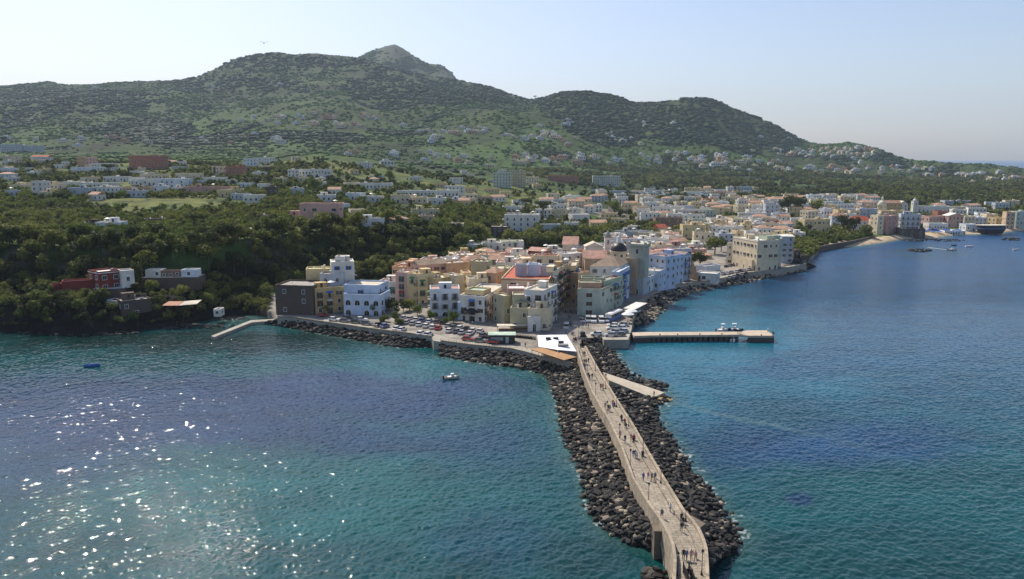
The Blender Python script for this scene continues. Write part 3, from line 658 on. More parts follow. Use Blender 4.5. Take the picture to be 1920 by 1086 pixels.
def simple_win(w, h, mt, door=False):
    k = ('simple', w, h, mt.name)
    if k not in WMESH:
        m = MB(); m.box(-w/2-.12, w/2+.12, -.04, .02, -.12, h+.12, 0); m.box(-w/2, w/2, -.07, -.041, 0, h, 1)
        WMESH[k] = m.mesh('window', [mt, GLASS])
    return WMESH[k]
def rail_me(w, d):
    w = round(w*2)/2; k = ('rail', w, d)
    if k not in WMESH:
        m = MB()
        for x0, x1, y0, y1 in ((-w/2, w/2, -d, -d+.05), (-w/2, -w/2+.05, -d, 0), (w/2-.05, w/2, -d, 0)): m.box(x0, x1, y0, y1, .95, 1.02)
        n = int(w/.3)
        for i in range(n+1): x = -w/2+.02+(w-.04)*i/n; m.box(x-.02, x+.02, -d, -d+.04, 0, .95)
        WMESH[k] = m.mesh('railing', IRON)
    return WMESH[k], w
def slab_me(w, d):
    k = ('slab', w, d)
    if k not in WMESH: m = MB(); m.box(-w/2-.05, w/2+.05, -d-.05, 0, -.16, 0); WMESH[k] = m.mesh('balcony', CONC)
    return WMESH[k]
def small(kind):
    if kind in WMESH: return WMESH[kind]
    m = MB()
    if kind == 'chimney': m.box(-.3, .3, -.3, .3, 0, 1.3); m.box(-.4, .4, -.4, .4, 1.3, 1.42); mt = [wallm('white')]
    if kind == 'tank': m.tube((-.6, 0, .5), (.6, 0, .5), .42, n=10); m.box(-.5, -.4, -.3, .3, 0, .3); m.box(.4, .5, -.3, .3, 0, .3); mt = [SH['grey']]
    if kind == 'dish':
        m.tube((0, 0, 0), (0, 0, .8), .04); m.lathe([(.02, 0), (.25, .05), (.42, .17)], n=12); mt = [WHITEP]
        for i in range(len(m.v)-36, len(m.v)): x, y, z = m.v[i]; m.v[i] = (x, -z-.1, .9+y)
    if kind == 'antenna':
        m.tube((0, 0, 0), (0, 0, 3.0), .035)
        for z in (2.4, 2.65, 2.9): m.box(-.6, .6, -.015, .015, z, z+.03)
        mt = [IRON]
    if kind == 'parasol': m.tube((0, 0, 0), (0, 0, 2.4), .04); m.lathe([(1.5, 2.1), (.8, 2.45), (.02, 2.7)], n=8); mt = [WHITEP]
    if kind == 'planter':
        m.box(-.5, .5, -.2, .2, 0, .35); mt = [wallm('terracotta'), LEAFB]; r = random.Random(3)
        for i in range(26):
            c = Vector((r.uniform(-.5, .5), r.uniform(-.25, .25), r.uniform(.35, .85))); a = Vector((r.gauss(0, 1), r.gauss(0, 1), r.gauss(0, 1))).normalized()*.16; b = a.orthogonal().normalized()*.13
            m.add([c-a, c-b, c+a, c+b], [(0, 1, 2, 3)], 1)
    WMESH[kind] = m.mesh(kind, mt); return WMESH[kind]
def facade(root, A, B, z0, H, st, rnd, detail, blank=.12):
    """windows, doors and balconies on the face from A to B (local xy, outward normal to the right of A->B)"""
    w = (B-A).length
    if w < 2.2: return
    d = (B-A)/w; rz = math.atan2(d.y, d.x)
    fh = st.get('fh', 3.2); nf = max(1, int((H-z0)/fh+.25)); fh = (H-z0-.3)/nf
    sp = st.get('sp', 3.1); nc = max(1, int(w/sp)); sh = st.get('sh'); fm = {'w': FRAMEW, 'b': FRAMEB, 'n': CONC}[st.get('fr', 'w')]
    ww = st.get('ww', 1.05)
    colk = [rnd.random() for _ in range(nc)]
    for f in range(nf):
        zf = z0+f*fh
        for c in range(nc):
            if rnd.random() < blank: continue
            x = w*(c+.5)/nc+(rnd.uniform(-.25, .25) if st.get('irr') else 0)
            p = A+d*x; style = st.get('style', 'rect')
            if style == 'archg': style = 'arch' if f == 0 else 'rect'
            if style == 'archtop': style = 'arch' if f == nf-1 else 'rect'
            door = (st.get('balc', 0) > 0 and f > 0 and (colk[c] < st['balc'])) or (f == 0 and rnd.random() < .3)
            h = min(fh-.55, 2.2 if door else 1.5); zb = zf+(.12 if door else max(.5, (fh-h)*.55)); h = round(h, 1)
            w_ = 1.9 if (style == 'arch' and st.get('big')) else ww
            if style == 'arch': h = min(round(h+.4, 1), round(fh-.5, 1)); zb = zf+.3
            h = max(h, w_*.6+.3)
            if detail == 0:
                inst('window', simple_win(w_, round(h, 1), fm), root, (p.x, p.y, zb), rz); continue
            o = inst('window', frame_me(style, w_, h, fm), root, (p.x, p.y, zb), rz)
            inst('pane', pane_me(style, w_, h), o)
            if sh and style == 'rect':
                if rnd.random() < .62:
                    inst('shutter', shut_me(w_, h, sh), o, (w_/2+.02, 0, 0)); q = inst('shutter', shut_me(w_, h, sh), o, (-w_/2-w_/2-.02, 0, 0))
                elif rnd.random() < .5:
                    inst('shutter', shut_me(w_, h, sh), o, (0, -.0, 0)); inst('shutter', shut_me(w_, h, sh), o, (-w_/2, 0, 0))
            if door and f > 0:
                bw = 2.5 if sp > 2.6 else 2.0; rl, bw = rail_me(bw, .9)
                b = inst('balcony', slab_me(bw, .9), root, (p.x, p.y, zb-.02), rz); inst('railing', rl, b)
                if rnd.random() < .3 and detail > 1:
                    inst('awning', awn(rnd.choice(['white', 'red', 'green', 'blue'])), root, (p.x, p.y, zb+h+.25), rz)
def awn(c):
    k = 'awning_'+c
    if k not in WMESH:
        m = MB(); m.add([(-1.1, -.02, 0), (1.1, -.02, 0), (1.1, -1.0, -.5), (-1.1, -1.0, -.5), (-1.1, -1.0, -.65), (1.1, -1.0, -.65), (-1.1,-.02,-.08), (1.1,-.02,-.08)], [(0, 3, 2, 1), (3, 4, 5, 2), (4,6,7,5), (0,6,4,3), (1,2,5,7)])
        cc = dict(white=(.75,.73,.68), red=(.45,.08,.05), green=(.06,.22,.13), blue=(.06,.16,.5))[c]
        WMESH[k] = m.mesh('awning', plain('awning_'+c, cc, .8, .1))
    return WMESH[k]
ALLH = []
def house(xl, yl, xr, yr, yb=None, h=None, col='white', roof='flat', rc='cream', dep=9.0, back=None, name='house', label=None, cat=None, zb=None, detail=None, group=None, yaw=None, clut=None, blank=.12, par=.55, nowin=False, base=None, D=None, **st):
    xm, ym = (xl+xr)/2, (yl+yr)/2
    if D is not None:
        zr = atD(xm, ym, D).z; zb_ = 2.9 if zb is None else zb; g = Vector((0, D, zb_))
    elif yb is not None:
        g = T(xm, yb) if zb is None else W(xm, yb, zb)
        if g is None: return None
        D0 = g.y; zb_ = g.z; zr = atD(xm, ym, D0).z
    else:
        g = T(xm, ym, off=h)
        if g is None: return None
        zb_ = g.z; zr = zb_+h
    D = g.y
    sk = 0
    if D > 430 and yaw is None and back is None:
        yaw = random.Random(int(xl*7+yl*3)).uniform(-.28, .28)
    if yaw is not None:
        wpx = (xr-xl); wm = wpx*math.hypot(D, 62-zr)/F_PX
        c = atD(xm, ym, D); dv = Vector((math.cos(yaw), math.sin(yaw), 0))
        wm = max(2.5, (wm-abs(math.sin(yaw))*min(dep, 8)*.5)/max(.6, math.cos(yaw)))
        Lp, Rp = c-dv*wm/2, c+dv*wm/2
    else: Lp, Rp = W(xl, yl, zr), W(xr, yr, zr)
    dv = Vector((Rp.x-Lp.x, Rp.y-Lp.y)); wd = dv.length; rz = math.atan2(dv.y, dv.x)
    if back is not None:
        Bp = W(back[0], back[1], zr); bv = Vector((Bp.x-Rp.x, Bp.y-Rp.y)); M2 = Matrix.Rotation(-rz, 2); bl_ = M2 @ bv
    else: bl_ = Vector((0, dep))
    mid = Vector(((Lp.x+Rp.x)/2, (Lp.y+Rp.y)/2))
    H = zr-zb_; zlow = -1.5 if D > 330 else -.6
    if base is not None: zlow = base
    root = empty(name, (mid.x, mid.y, zb_), rz)
    rnd = random.Random(int(xl*13+yl*7)); wmt = wallm(col)
    if detail is None: detail = 2 if D < 400 else (1 if D < 640 else 0)
    c0 = [Vector((-wd/2, 0)), Vector((wd/2, 0)), Vector((wd/2, 0))+bl_, Vector((-wd/2, 0))+bl_]
    ctr = sum(c0, Vector((0, 0)))/4
    ins = lambda k: [Vector((p.x+(k if p.x < ctr.x else -k)*1.0, p.y)) + (Vector((0, k)) if i < 2 else Vector((0, -k))) for i, p in enumerate(c0)]
    m = MB(); tp = [tuple(p) for p in c0]; pr = par if roof == 'flat' else 0
    if roof == 'flat':
        t = .28; inn = [tuple(p) for p in ins(t)]; n = 4
        v = [(*p, zlow) for p in tp]+[(*p, H) for p in tp]+[(*p, H) for p in inn]+[(*p, H-pr) for p in inn]
        f = [(i, (i+1) % 4, 4+(i+1) % 4, 4+i) for i in range(4)]+[(4+i, 4+(i+1) % 4, 8+(i+1) % 4, 8+i) for i in range(4)]+[(8+i, 8+(i+1) % 4, 12+(i+1) % 4, 12+i) for i in range(4)]
        m.add(v, f); m.build('wall', wmt, root)
        r = MB(); r.prism(inn, H-pr-.3, H-pr); r.build('roof', roofm(rc), root)
        if st.get('band'):
            bnd = MB(); e = .12; cb = [(-wd/2-e, -e), (wd/2+e, -e), (wd/2+e+bl_.x, bl_.y+e), (-wd/2-e+bl_.x, bl_.y+e)]
            bnd.prism(cb, H-pr-.25, H-pr+.05, 0, True, True); bnd.build('cornice', plain('trim_'+st['band'], ROOFC.get(st['band'], (.7, .68, .62)), .85, .2), root)
    else:
        m.prism(tp, zlow, H); rh = st.get('rh', 2.0); e = .4
        r = MB(); a = [Vector((-wd/2-e, -e)), Vector((wd/2+e, -e)), Vector((wd/2+e, bl_.y+e))+Vector((bl_.x, 0)), Vector((-wd/2-e, bl_.y+e))+Vector((bl_.x, 0))]
        if roof == 'gable':      # ridge parallel to the front
            g0, g1 = (a[0]+a[3])/2, (a[1]+a[2])/2
            r.add([(*p, H+.05) for p in a]+[(*g0, H+rh), (*g1, H+rh)], [(0, 1, 5, 4), (2, 3, 4, 5), (1, 2, 5), (3, 0, 4), (3, 2, 1, 0)])
            m.add([(-wd/2, 0, H), (*(c0[3]), H), (*((c0[0]+c0[3])/2), H+rh-.15), (*c0[1], H), (*c0[2], H), (*((c0[1]+c0[2])/2), H+rh-.15)], [(0, 2, 1), (3, 4, 5)])
        elif roof == 'gablef':   # gable end to the front
            g0, g1 = (a[0]+a[1])/2, (a[2]+a[3])/2
            r.add([(*p, H+.05) for p in a]+[(*g0, H+rh), (*g1, H+rh)], [(0, 4, 5, 3), (1, 2, 5, 4), (3, 2, 1, 0)])
            m.add([(*c0[0], H), (*c0[1], H), (0, -.02, H+rh-.1)], [(0, 1, 2)])
        else:                    # hip
            k = min(.45, bl_.y/2/max(wd, .1)*.9); g0, g1 = (a[0]+a[3])/2, (a[1]+a[2])/2
            q0, q1 = g0.lerp(g1, k), g1.lerp(g0, k)
            r.add([(*p, H+.05) for p in a]+[(*q0, H+rh), (*q1, H+rh)], [(0, 1, 5, 4), (1, 2, 5), (2, 3, 4, 5), (3, 0, 4), (3, 2, 1, 0)])
        m.build('wall', wmt, root); r.build('roof', roofm(rc), root)
    if not nowin:
        facade(root, c0[0], c0[1], 0, H-pr, st, rnd, detail, blank)
        facade(root, c0[1], c0[2], 0, H-pr, st, rnd, detail, min(.6, blank+.1)); facade(root, c0[3], c0[0], 0, H-pr, st, rnd, detail, min(.6, blank+.1))
    if roof == 'flat' and (clut if clut is not None else True) and wd > 4:
        zt = H-pr
        pick = lambda: (ctr.x+rnd.uniform(-.36, .36)*wd, ctr.y+rnd.uniform(-.3, .3)*bl_.y)
        if D < 620:
            if rnd.random() < .45 and wd > 6:
                bx = MB(); a, b_ = rnd.uniform(1.4, 2.6), rnd.uniform(1.2, 2.0); hh = rnd.uniform(1.6, 2.5); bx.box(-a, a, -b_, b_, 0, hh); bx.box(-a-.12, a+.12, -b_-.12, b_+.12, hh, hh+.15); bx.box(-.45, .45, -b_-.03, -b_, 0.05, 1.9, 1)
                o = bx.build('stair_hut', [wmt, GLASS], root); x, y = pick(); o.location = (x*.7, max(y, b_+.8), zt)
            for k in ('chimney', 'antenna', 'dish', 'tank', 'chimney', 'planter', 'parasol', 'planter', 'antenna'):
                if rnd.random() < (.42 if k != 'parasol' else .15):
                    x, y = pick(); inst({'tank': 'water_tank', 'dish': 'satellite_dish'}.get(k, k), small(k), root, (x, y, zt), rnd.uniform(-.5, .5))
        elif rnd.random() < .6:
            x, y = pick(); bx = MB(); bx.box(-1.3, 1.3, -1, 1, 0, 1.6); o = bx.build('stair_hut', wmt, root); o.location = (x, y, zt)
    cx, cy = mid.x+(Matrix.Rotation(rz, 2) @ ctr).x, mid.y+(Matrix.Rotation(rz, 2) @ ctr).y
    FOOT.append((cx, cy, math.hypot(wd, bl_.length)/2*.92))
    # the front yard stays clear too, so the walls show
    if D > 430: FOOT.append((mid.x-mid.x/D*5, mid.y-5, wd*.45)); FOOT.append((mid.x-mid.x/D*11, mid.y-11, wd*.40))
    if 415 < D < 580 and mid.x < 60:
        for q_ in (17, 24, 31): FOOT.append((mid.x-mid.x/D*q_, mid.y-q_, wd*.33))
    nfl = max(1, int(H/3.2+.25)); root['px'] = P(mid.x, mid.y, zr)[0]; root['py'] = P(mid.x, mid.y, zr)[1]
    kind = dict(flat='flat-roofed', gable='gable-roofed', gablef='gable-fronted', hip='hip-roofed')[roof]
    fl = {1: 'single-storey', 2: 'two-storey', 3: 'three-storey'}.get(nfl, 'tall')
    COLN = dict(bluewhite='bluish white', skyblue='sky blue', greyblue='grey blue', dustypink='dusty pink', palegreen='pale green', terracotta='terracotta coloured', stone='dark stone', tan='tan', brick='brick red')
    auto = f"{fl} {COLN.get(col, col)} {kind} house"
    tag(root, label or ('?'+auto), cat or 'house', group); ALLH.append(root); root['wd'] = wd
    return root
# ---------------------------------------------------------------- the town, front row (pixel of the front roof edge, base row, depth)
Z3 = 3.0
house(515,534,586,536,590,zb=Z3,dep=13,col='stone',rc='grey',sp=5.5,blank=.45,ww=1.1,name='stone_house',label='dark stone waterfront house with white framed windows at the left end of the town')
house(599,513.5,643,513.5,D=297,dep=9,col='greyblue',rc='grey',sh='blue',base=-3,label='grey blue upper house set back above the ochre house, with blue doors',balc=.4)
house(573,504.5,621,503.5,D=303,dep=7,col='yellow',rc='yellow',nowin=True,base=-3,label='blank pale yellow top-storey block beside the white tower-topped house')
house(590,541,644,537,588,zb=Z3,dep=9,col='ochre',rc='cream',balc=.5,sh='brown',label='ochre house with balconies between the dark stone house and the bluish arched house')
t = house(620.5,491.5,664,490,D=301,dep=9,col='white',rc='white',balc=.3,sh='blue',base=-3,label='tall white house topped by a small open lookout turret',blank=.3)
house(628,481,645,481,D=303,dep=4.5,col='white',rc='white',nowin=False,base=-4,style='rect',clut=False,label='square white rooftop lookout turret of the tallest white house',name='lookout_turret',cat='turret')
house(643.5,551,713,553,592.5,zb=Z3,dep=12,col='skyblue',rc='grey',style='arch',big=1,sp=3.6,blank=.05,label='bluish white waterfront house with rows of big arches',clut=False)
house(644,533.5,708,535,D=291,dep=8,back=(728,526),col='skyblue',rc='cream',sh='blue',balc=.5,sp=4,base=-3,label='bluish upper storey set back on the arched waterfront house',name='upper_house',clut=False)
house(708,527,744,528,568,zb=Z3,dep=8,col='white',rc='terracotta',balc=.7,sh='green',label='white house with iron balconies and outside stairs behind the shrubs')
house(742,510,763,511,571,zb=Z3,dep=8,col='pink',rc='cream',balc=.8,sh='green',sp=2.6,label='narrow pink house with stacked balconies beside the yellow corner block')
house(763,512.5,783,514,573,zb=Z3,dep=9,col='yellow',rc='cream',balc=.7,sh='green',sp=2.6,band='cream',label='shaded return wing of the yellow corner block')
house(783,514,816.5,511.5,573,zb=Z3,dep=9,col='yellow',rc='cream',balc=.8,sh='green',sp=3,band='cream',label='yellow four-storey corner block with dark shutters facing the car park',fh=3.6)
house(785,498,838,494,D=328,dep=8,col='pink',roof='gable',rc='oldtile',rh=1.8,sh='brown',base=-2,label='long peach house with an old brown tile roof behind the yellow corner block')
house(838,494,881,490.5,D=332,dep=8,col='peach',rc='cream',blank=.85,base=-2,label='blank peach wall continuing right of the old tile roof')
house(882,489.6,914,490.6,D=325,dep=8,col='khaki',rc='cream',blank=.9,base=-2,label='blank khaki house end in the middle of the roofs')
house(817,523,853.5,517,D=308,dep=8,col='ochre',rc='cream',blank=.9,base=-2,label='long blank ochre wall behind the bluish balcony block')
house(853.5,517,869,515,D=309,dep=8,col='cream',rc='white',blank=.8,base=-2)
house(869,511.5,884,511,D=312,dep=8,col='yellow',rc='terracotta',sh='red',sp=3.4,blank=.1,base=-2,label='small yellow house with red shutters among the roofs')
house(806,542,862,541,596,zb=Z3,dep=9,col='bluewhite',rc='pinktile',balc=.7,sh='grey',sp=3.4,style='archg',big=1,label='pale bluish balcony block with arched loggias behind the car park')
house(858,566.6,908,568.6,604,zb=Z3,dep=4,col='skyblue',rc='white',sh='blue',sp=5,blank=.3,clut=False,label='low sky blue front wing with bright blue shutters at the car park')
house(862,553,908,556.5,605,zb=Z3,back=(946,533.5),col='white',rc='cream',balc=.8,sh='brown',sp=3,clut=True,blank=.1,label='long white and pink corner house with stacked balconies along the side alley')
house(871,542.5,906,545,D=277.5,dep=7,col='yellow',rc='green',clut=False,sp=3.5,base=-3,ww=1.7,label='yellow rooftop flat with a pale green roof on the corner house',name='rooftop_flat')
house(846,482,862,481,D=342,dep=6,col='white',rc='white',base=-2)
# between the two streets
house(940,521,1030,523,D=283,back=(1043,500),col='cream',rc='brown',sp=6,balc=.3,sh='brown',band='redtile',clut=False,label='big cream block with a dark red cornice and a roof terrace')
house(966,497,989,497,D=291,dep=5,col='greyblue',rc='white',blank=.6,clut=False,base=-4,label='grey rooftop room left of the pale blue rooftop room')
house(990,496,1012,496,D=292,dep=5,col='skyblue',rc='white',nowin=True,clut=False,base=-4,label='pale blue windowless rooftop room')
house(1013,497.5,1036,498,D=292,dep=5,col='greyblue',rc='grey',blank=.3,clut=False,base=-4,label='grey blue rooftop room at the street corner')
house(951,541,1018,541,D=272,dep=9,col='dustypink',rc='white',blank=.4,sp=3,label='dusty pink block in front of the cream block')
house(1018,545,1045,533,D=269,dep=7,col='white',rc='cream',balc=.6,sh='brown',label='narrow white house wing on the main street corner')
house(960.5,552.5,1001,552.5,D=265,dep=6,col='khaki',rc='cream',nowin=True,clut=False,label='windowless olive yellow upper block above the khaki houses')
house(945,555,961,553,609,zb=Z3,dep=7,col='khaki',rc='cream',blank=.7)
house(956.5,577,990,578,620,zb=Z3,dep=8,col='khaki',rc='white',blank=.4,irr=1,label='khaki house with a terrace behind the long market kiosk')
house(990,578,1030,578,622,zb=Z3,back=(1037,570),col='cream',rc='white',blank=.6,irr=1,label='cream corner house with patched paint beside the white membrane roof')
house(990,594,1014,593,D=258,zb=Z3,dep=.6,col='white',rc='white',style='arch',clut=False,blank=0,label='little white front annex with an arched window',base=-1)
# left side of the main street, side faces towards the alley
for i,(x0,y0,x1,y1,bx,by,c,hh) in enumerate([(1036,511,1046,505,1052,499,'cream',15),(1046,505,1053,500,1058,496,'yellow',15),(1052,502,1059,498,1064,494,'ochre',14.5),(1058,500,1066,497,1071,492,'tan',14),
   (1064,498.5,1079,498,1085,489,'yellow',13.5),(1072,492,1082,491,1088,484,'cream',13)]):
    house(x0,y0,x1,y1,D=[283,292,300,307,313,330][i],back=(bx,by),col=c,rc='cream',balc=.85,sh='brown',sp=2.5,blank=0,clut=(i%2==0),label=f'{["cream","yellow","ochre","tan","bright yellow","pale cream"][i]} balcony house on the left side of the main street, '+['first','second','third','fourth','fifth','last'][i]+' from the square')
house(990,470,1020,472,D=372,dep=8,col='brick',roof='gable',rc='pinktile',rh=1.5,base=-2,label='brick coloured house with a pink tile roof above the rooftop rooms')
house(1000,479,1045,480,D=346,dep=8,col='cream',rc='redtile',base=-2,ww=2.2,sp=4,label='cream house with a wide brown rooftop loggia')
house(957,473,990,473,D=366,dep=8,col='white',rc='terracotta',base=-2)
# right side of the main street
house(1083,541.5,1127,542,594,zb=Z3,back=(1170,520.5),col='palegreen',rc='terracotta',balc=.5,sh='brown',sp=4.5,blank=.35,clut=False,label='pale green corner house at the head of the bridge square')
house(1085,529.5,1128,530,D=289.5,dep=6,col='tan',rc='green',blank=.7,clut=False,base=-3,label='tan upper storey with a green roof on the pale green corner house')
house(1090,520.5,1132,521,D=297,dep=5,col='green',rc='grey',blank=.7,base=-3,label='olive green top block behind the green roof')
house(1133,527,1168,517,D=299,dep=5,col='green',rc='grey',sp=2.5,balc=.5,base=-3,label='greenish terrace house with plants beside the market square')
house(1106.5,499.5,1160.5,499.5,D=318,back=(1183,489),col='white',roof='hip',rc='oldtile',rh=3.6,sh='grey',sp=3,label='white house with a big brown pyramid tile roof')
house(1160.5,510,1181,499,D=314,dep=3,col='skyblue',rc='white',balc=.6,sh='blue',sp=2.5,clut=False,label='narrow blue house squeezed beside the bell tower')
house(1096.5,485,1138,485,D=345,dep=11,col='tan',roof='gable',rc='pinktile',rh=3.2,blank=.6,base=-2,label='church nave with a pink tile roof in front of the black dome',name='church_nave',cat='church')
house(1084,512,1106,508,D=310,dep=8,col='tan',rc='terracotta',blank=.6,base=-2)
house(1055,458.5,1082.5,459,D=405,dep=12,col='white',roof='gable',rc='pinktile',rh=3.8,nowin=True,base=-2,label='tall white hall with a pink tile roof behind the street houses')
house(1082.5,462,1099,461,D=403,dep=6,col='greyblue',rc='white',nowin=True,clut=False,base=-2)
house(1098,463,1131,463,D=386,dep=8,col='white',roof='gablef',rc='cream',rh=2.2,style='arch',sp=8,base=-2,label='white vaulted chapel left of the black dome',name='chapel',cat='chapel')
house(1023,468,1055,467,D=380,dep=9,col='white',rc='grey',base=-2); house(1060,476,1092,474,D=352,dep=8,col='white',rc='white',base=-2)
# dome, campanile, bell tower
def dome(px,py,rpx,zt_h,mat,label):
    g = T(px, py, off=zt_h); D = g.y; z = g.z+zt_h; c = atD(px, py, D); r = rpx*D/F_PX
    o = empty('church_dome', (c.x, c.y+r, g.z)); h0 = zt_h
    m = MB(); m.lathe([(r*1.05, 0), (r*1.05, h0-.3), (r*1.15, h0-.3), (r*1.15, h0), (r, h0)], n=20); m.build('drum', wallm('cream'), o)
    m = MB(); m.lathe([(r*1.03*math.cos(t), h0+r*1.0*math.sin(t)) for t in np.linspace(0, 1.45, 9)], n=20); d = m.build('cupola', mat, o); d.data.polygons.foreach_set('use_smooth', [True]*len(d.data.polygons))
    q = h0+r
    m = MB(); m.lathe([(.9, q-.3), (.9, q+2.4), (1.15, q+2.4), (1.15, q+2.7), (.8, q+2.9), (.4, q+3.8), (.02, q+4.4)], n=10); m.build('lantern', wallm('white'), o)
    for k in range(8):
        t = k*math.pi/4+.2; inst('window', simple_win(.7, 1.1, CONC), o, (math.cos(t)*r*1.05, math.sin(t)*r*1.05, h0-2.6), t+math.pi/2)
    tag(o, label, 'dome'); FOOT.append((c.x, c.y+r, r)); return o
dome(1162.5,472,15.5,15.2,plain('dome_slate',(.035,.033,.035),.45,.2,.8),'round black church dome with a white lantern beside the bell tower')
def tower(px, ybase, ytop, wpx, col, label, cren=False, name='bell_tower', ang=0., zb=None, h=None, top='flat', roofc='white'):
    if h: g = T(px, ytop, off=h)
    else: g = T(px, ybase) if zb is None else W(px, ybase, zb)
    D = g.y; zt = h if h else atD(px, ytop, D).z-g.z; w2 = wpx*D/F_PX/2
    o = empty(name, (g.x, D+w2, g.z), ang); m = MB(); m.box(-w2, w2, -w2, w2, -1.5, zt); m.box(-w2-.15, w2+.15, -w2-.15, w2+.15, zt*.66, zt*.66+.3); m.box(-w2-.15, w2+.15, -w2-.15, w2+.15, zt*.4, zt*.4+.2)
    wm_ = wallm(col); m.build('shaft', wm_, o)
    b = MB()
    if cren:
        b.box(-w2-.5, w2+.5, -w2-.5, w2+.5, zt, zt+.9)
        for s in (-1, 1):
            for k in range(7):
                q = -w2+(2*w2)*(k+.5)/7; b.box(q-.16, q+.16, s*(w2+.25)-.22, s*(w2+.25)+.22, zt-.7, zt-.003); b.box(s*(w2+.25)-.22, s*(w2+.25)+.22, q-.16, q+.16, zt-.7, zt-.003)
            for t_ in (-1, 1): b.box(s*w2-.55 if s > 0 else -w2-.5, s*w2+.5 if s > 0 else -w2+.55, t_*w2-.55 if t_ > 0 else -w2-.5, t_*w2+.5 if t_ > 0 else -w2+.55, zt+.901, zt+1.7)
        b.build('battlement', wm_, o)
    elif top == 'spire':
        b.box(-w2-.25, w2+.25, -w2-.25, w2+.25, zt, zt+.35); b.lathe([(w2*.85, zt+.35), (w2*.8, zt+1.6), (w2*.4, zt+2.6), (.03, zt+4.2)], n=8); b.build('spire', roofm(roofc), o)
    hw = 1.1 if w2 > 2 else .8
    for a_ in (0, -math.pi/2, math.pi/2):
        inst('window', frame_me('arch', hw, 2.2, FRAMEW), o, (math.sin(-a_)*-w2*-1 if False else {0:0, -math.pi/2:-w2, math.pi/2:w2}[a_], -w2 if a_ == 0 else 0, zt-3.4), a_)
        inst('pane', pane_me('arch', hw, 2.2), KIDS[o.name][-1])
    tag(o, label, 'tower'); FOOT.append((g.x, D+w2, w2*1.4)); return o
tt = tower(1199,550,461.5,31,'sage','square battlemented bell tower with a clock beside the black dome',cren=True,ang=R(-24),zb=3.5)
m = MB(); m.tube((0, 0, 0), (0, -.12, 0), .95, n=18); m.tube((0, -.12, 0), (0, -.16, 0), .75, n=18, mi=1); q = m.build('clock', [CONC, WHITEP], tt); q.location = (0, -3.6, 12.5)
sz = max(v.co.x for v in KIDS[tt.name][0].data.vertices); q.location = (0, -sz, 12.0)
m = MB(); m.box(-.9, .9, -.9, .9, 0, 1.4); m.lathe([(.9, 1.4), (.6, 2.1), (.02, 2.5)], n=8, mi=1); q = m.build('belfry', [wallm('dustypink'), roofm('brown')], tt); q.location = (-.8, .5, max(v.co.z for v in KIDS[tt.name][0].data.vertices))
house(1173,484,1194,485.5,D=331,dep=8,col='tan',rc='green',nowin=True,clut=False,base=-2,label='blank tan wall block left of the battlemented bell tower')
house(1184,522,1206,524,552.5,zb=3.3,dep=7,col='greyblue',rc='dark',clut=False,blank=.6,label='low grey blue house at the foot of the battlemented bell tower')
house(1206,523,1235,512.5,546,zb=3.5,dep=8,col='bluewhite',rc='grey',clut=False,irr=1,blank=.4,label='angular bluish house between the bell tower and the blue row')
tower(1140.5,472,446,12.5,'white','small white campanile behind the black dome',name='campanile',h=16.5,top='spire',roofc='grey')
# blue row on the rocks
house(1236,508.5,1249,503.5,541,zb=3.5,dep=9,col='skyblue',rc='cream',irr=1,sp=2.6,label='low stepped left end of the blue row above the rocks')
house(1249,481,1268,478.5,D=351,dep=10,col='blue',rc='terracotta',irr=1,sp=2.6,blank=.25,label='tall blue house in the middle of the blue row above the rocks',base=-5)
house(1268,478.5,1282,476,D=361,dep=10,col='blue',rc='terracotta',irr=1,sp=2.3,balc=.3,blank=.1,label='blue house with a red terrace left of the gabled blue house',base=-5)
house(1282,479,1296,477,D=371,dep=10,col='blue',roof='gablef',rc='brown',rh=1.4,irr=1,sp=2.3,balc=.4,blank=.05,label='gabled sky blue house at the right end of the blue row',base=-5)
a = W(1294,523,3); b_ = W(1313,528,3)
m = MB(); m.add([(a.x, a.y, 2), (b_.x, b_.y-3, 2), (b_.x, b_.y+8, 2), (a.x, a.y+10, 2), (a.x, a.y+2, 14), (a.x+.4, a.y+2, 14), (a.x+.4, a.y+9, 14), (a.x, a.y+9, 14)], [(0,1,5,4),(1,2,6,5),(2,3,7,6),(3,0,4,7),(4,5,6,7)])
tag(m.build('buttress_wall', wallm('stone')), 'sloping dark stone buttress holding the right end of the blue row', 'wall')
m = MB(); a = W(1268, 520, 3.2)
m.box(a.x-2, a.x+6, a.y-1, a.y+3, -.2, 3.4); m.box(a.x-2.3, a.x+6.3, a.y-1.3, a.y+3.2, 3.4, 3.6, 1)
tag(m.build('veranda', [wallm('bluewhite'), roofm('white')]), 'white glazed veranda at the foot of the blue row', 'veranda')
for (x0,y0,x1,y1,c,r,rf,hh) in [(1222,470,1268,466,'pink','flat','pinktile',12),(1222,480,1247,478,'pink','gable','pinktile',12),(1219,492,1243,490,'peach','flat','terracotta',9),(1228,460,1262,459,'cream','flat','pinktile',10),(1140,497,1162,497,'tan','flat','terracotta',12),
   (1262,461,1285,460,'dustypink','flat','brown',9)]:
    house(x0,y0,x1,y1,h=hh,dep=8,col=c,roof=r,rc=rf,base=-2)
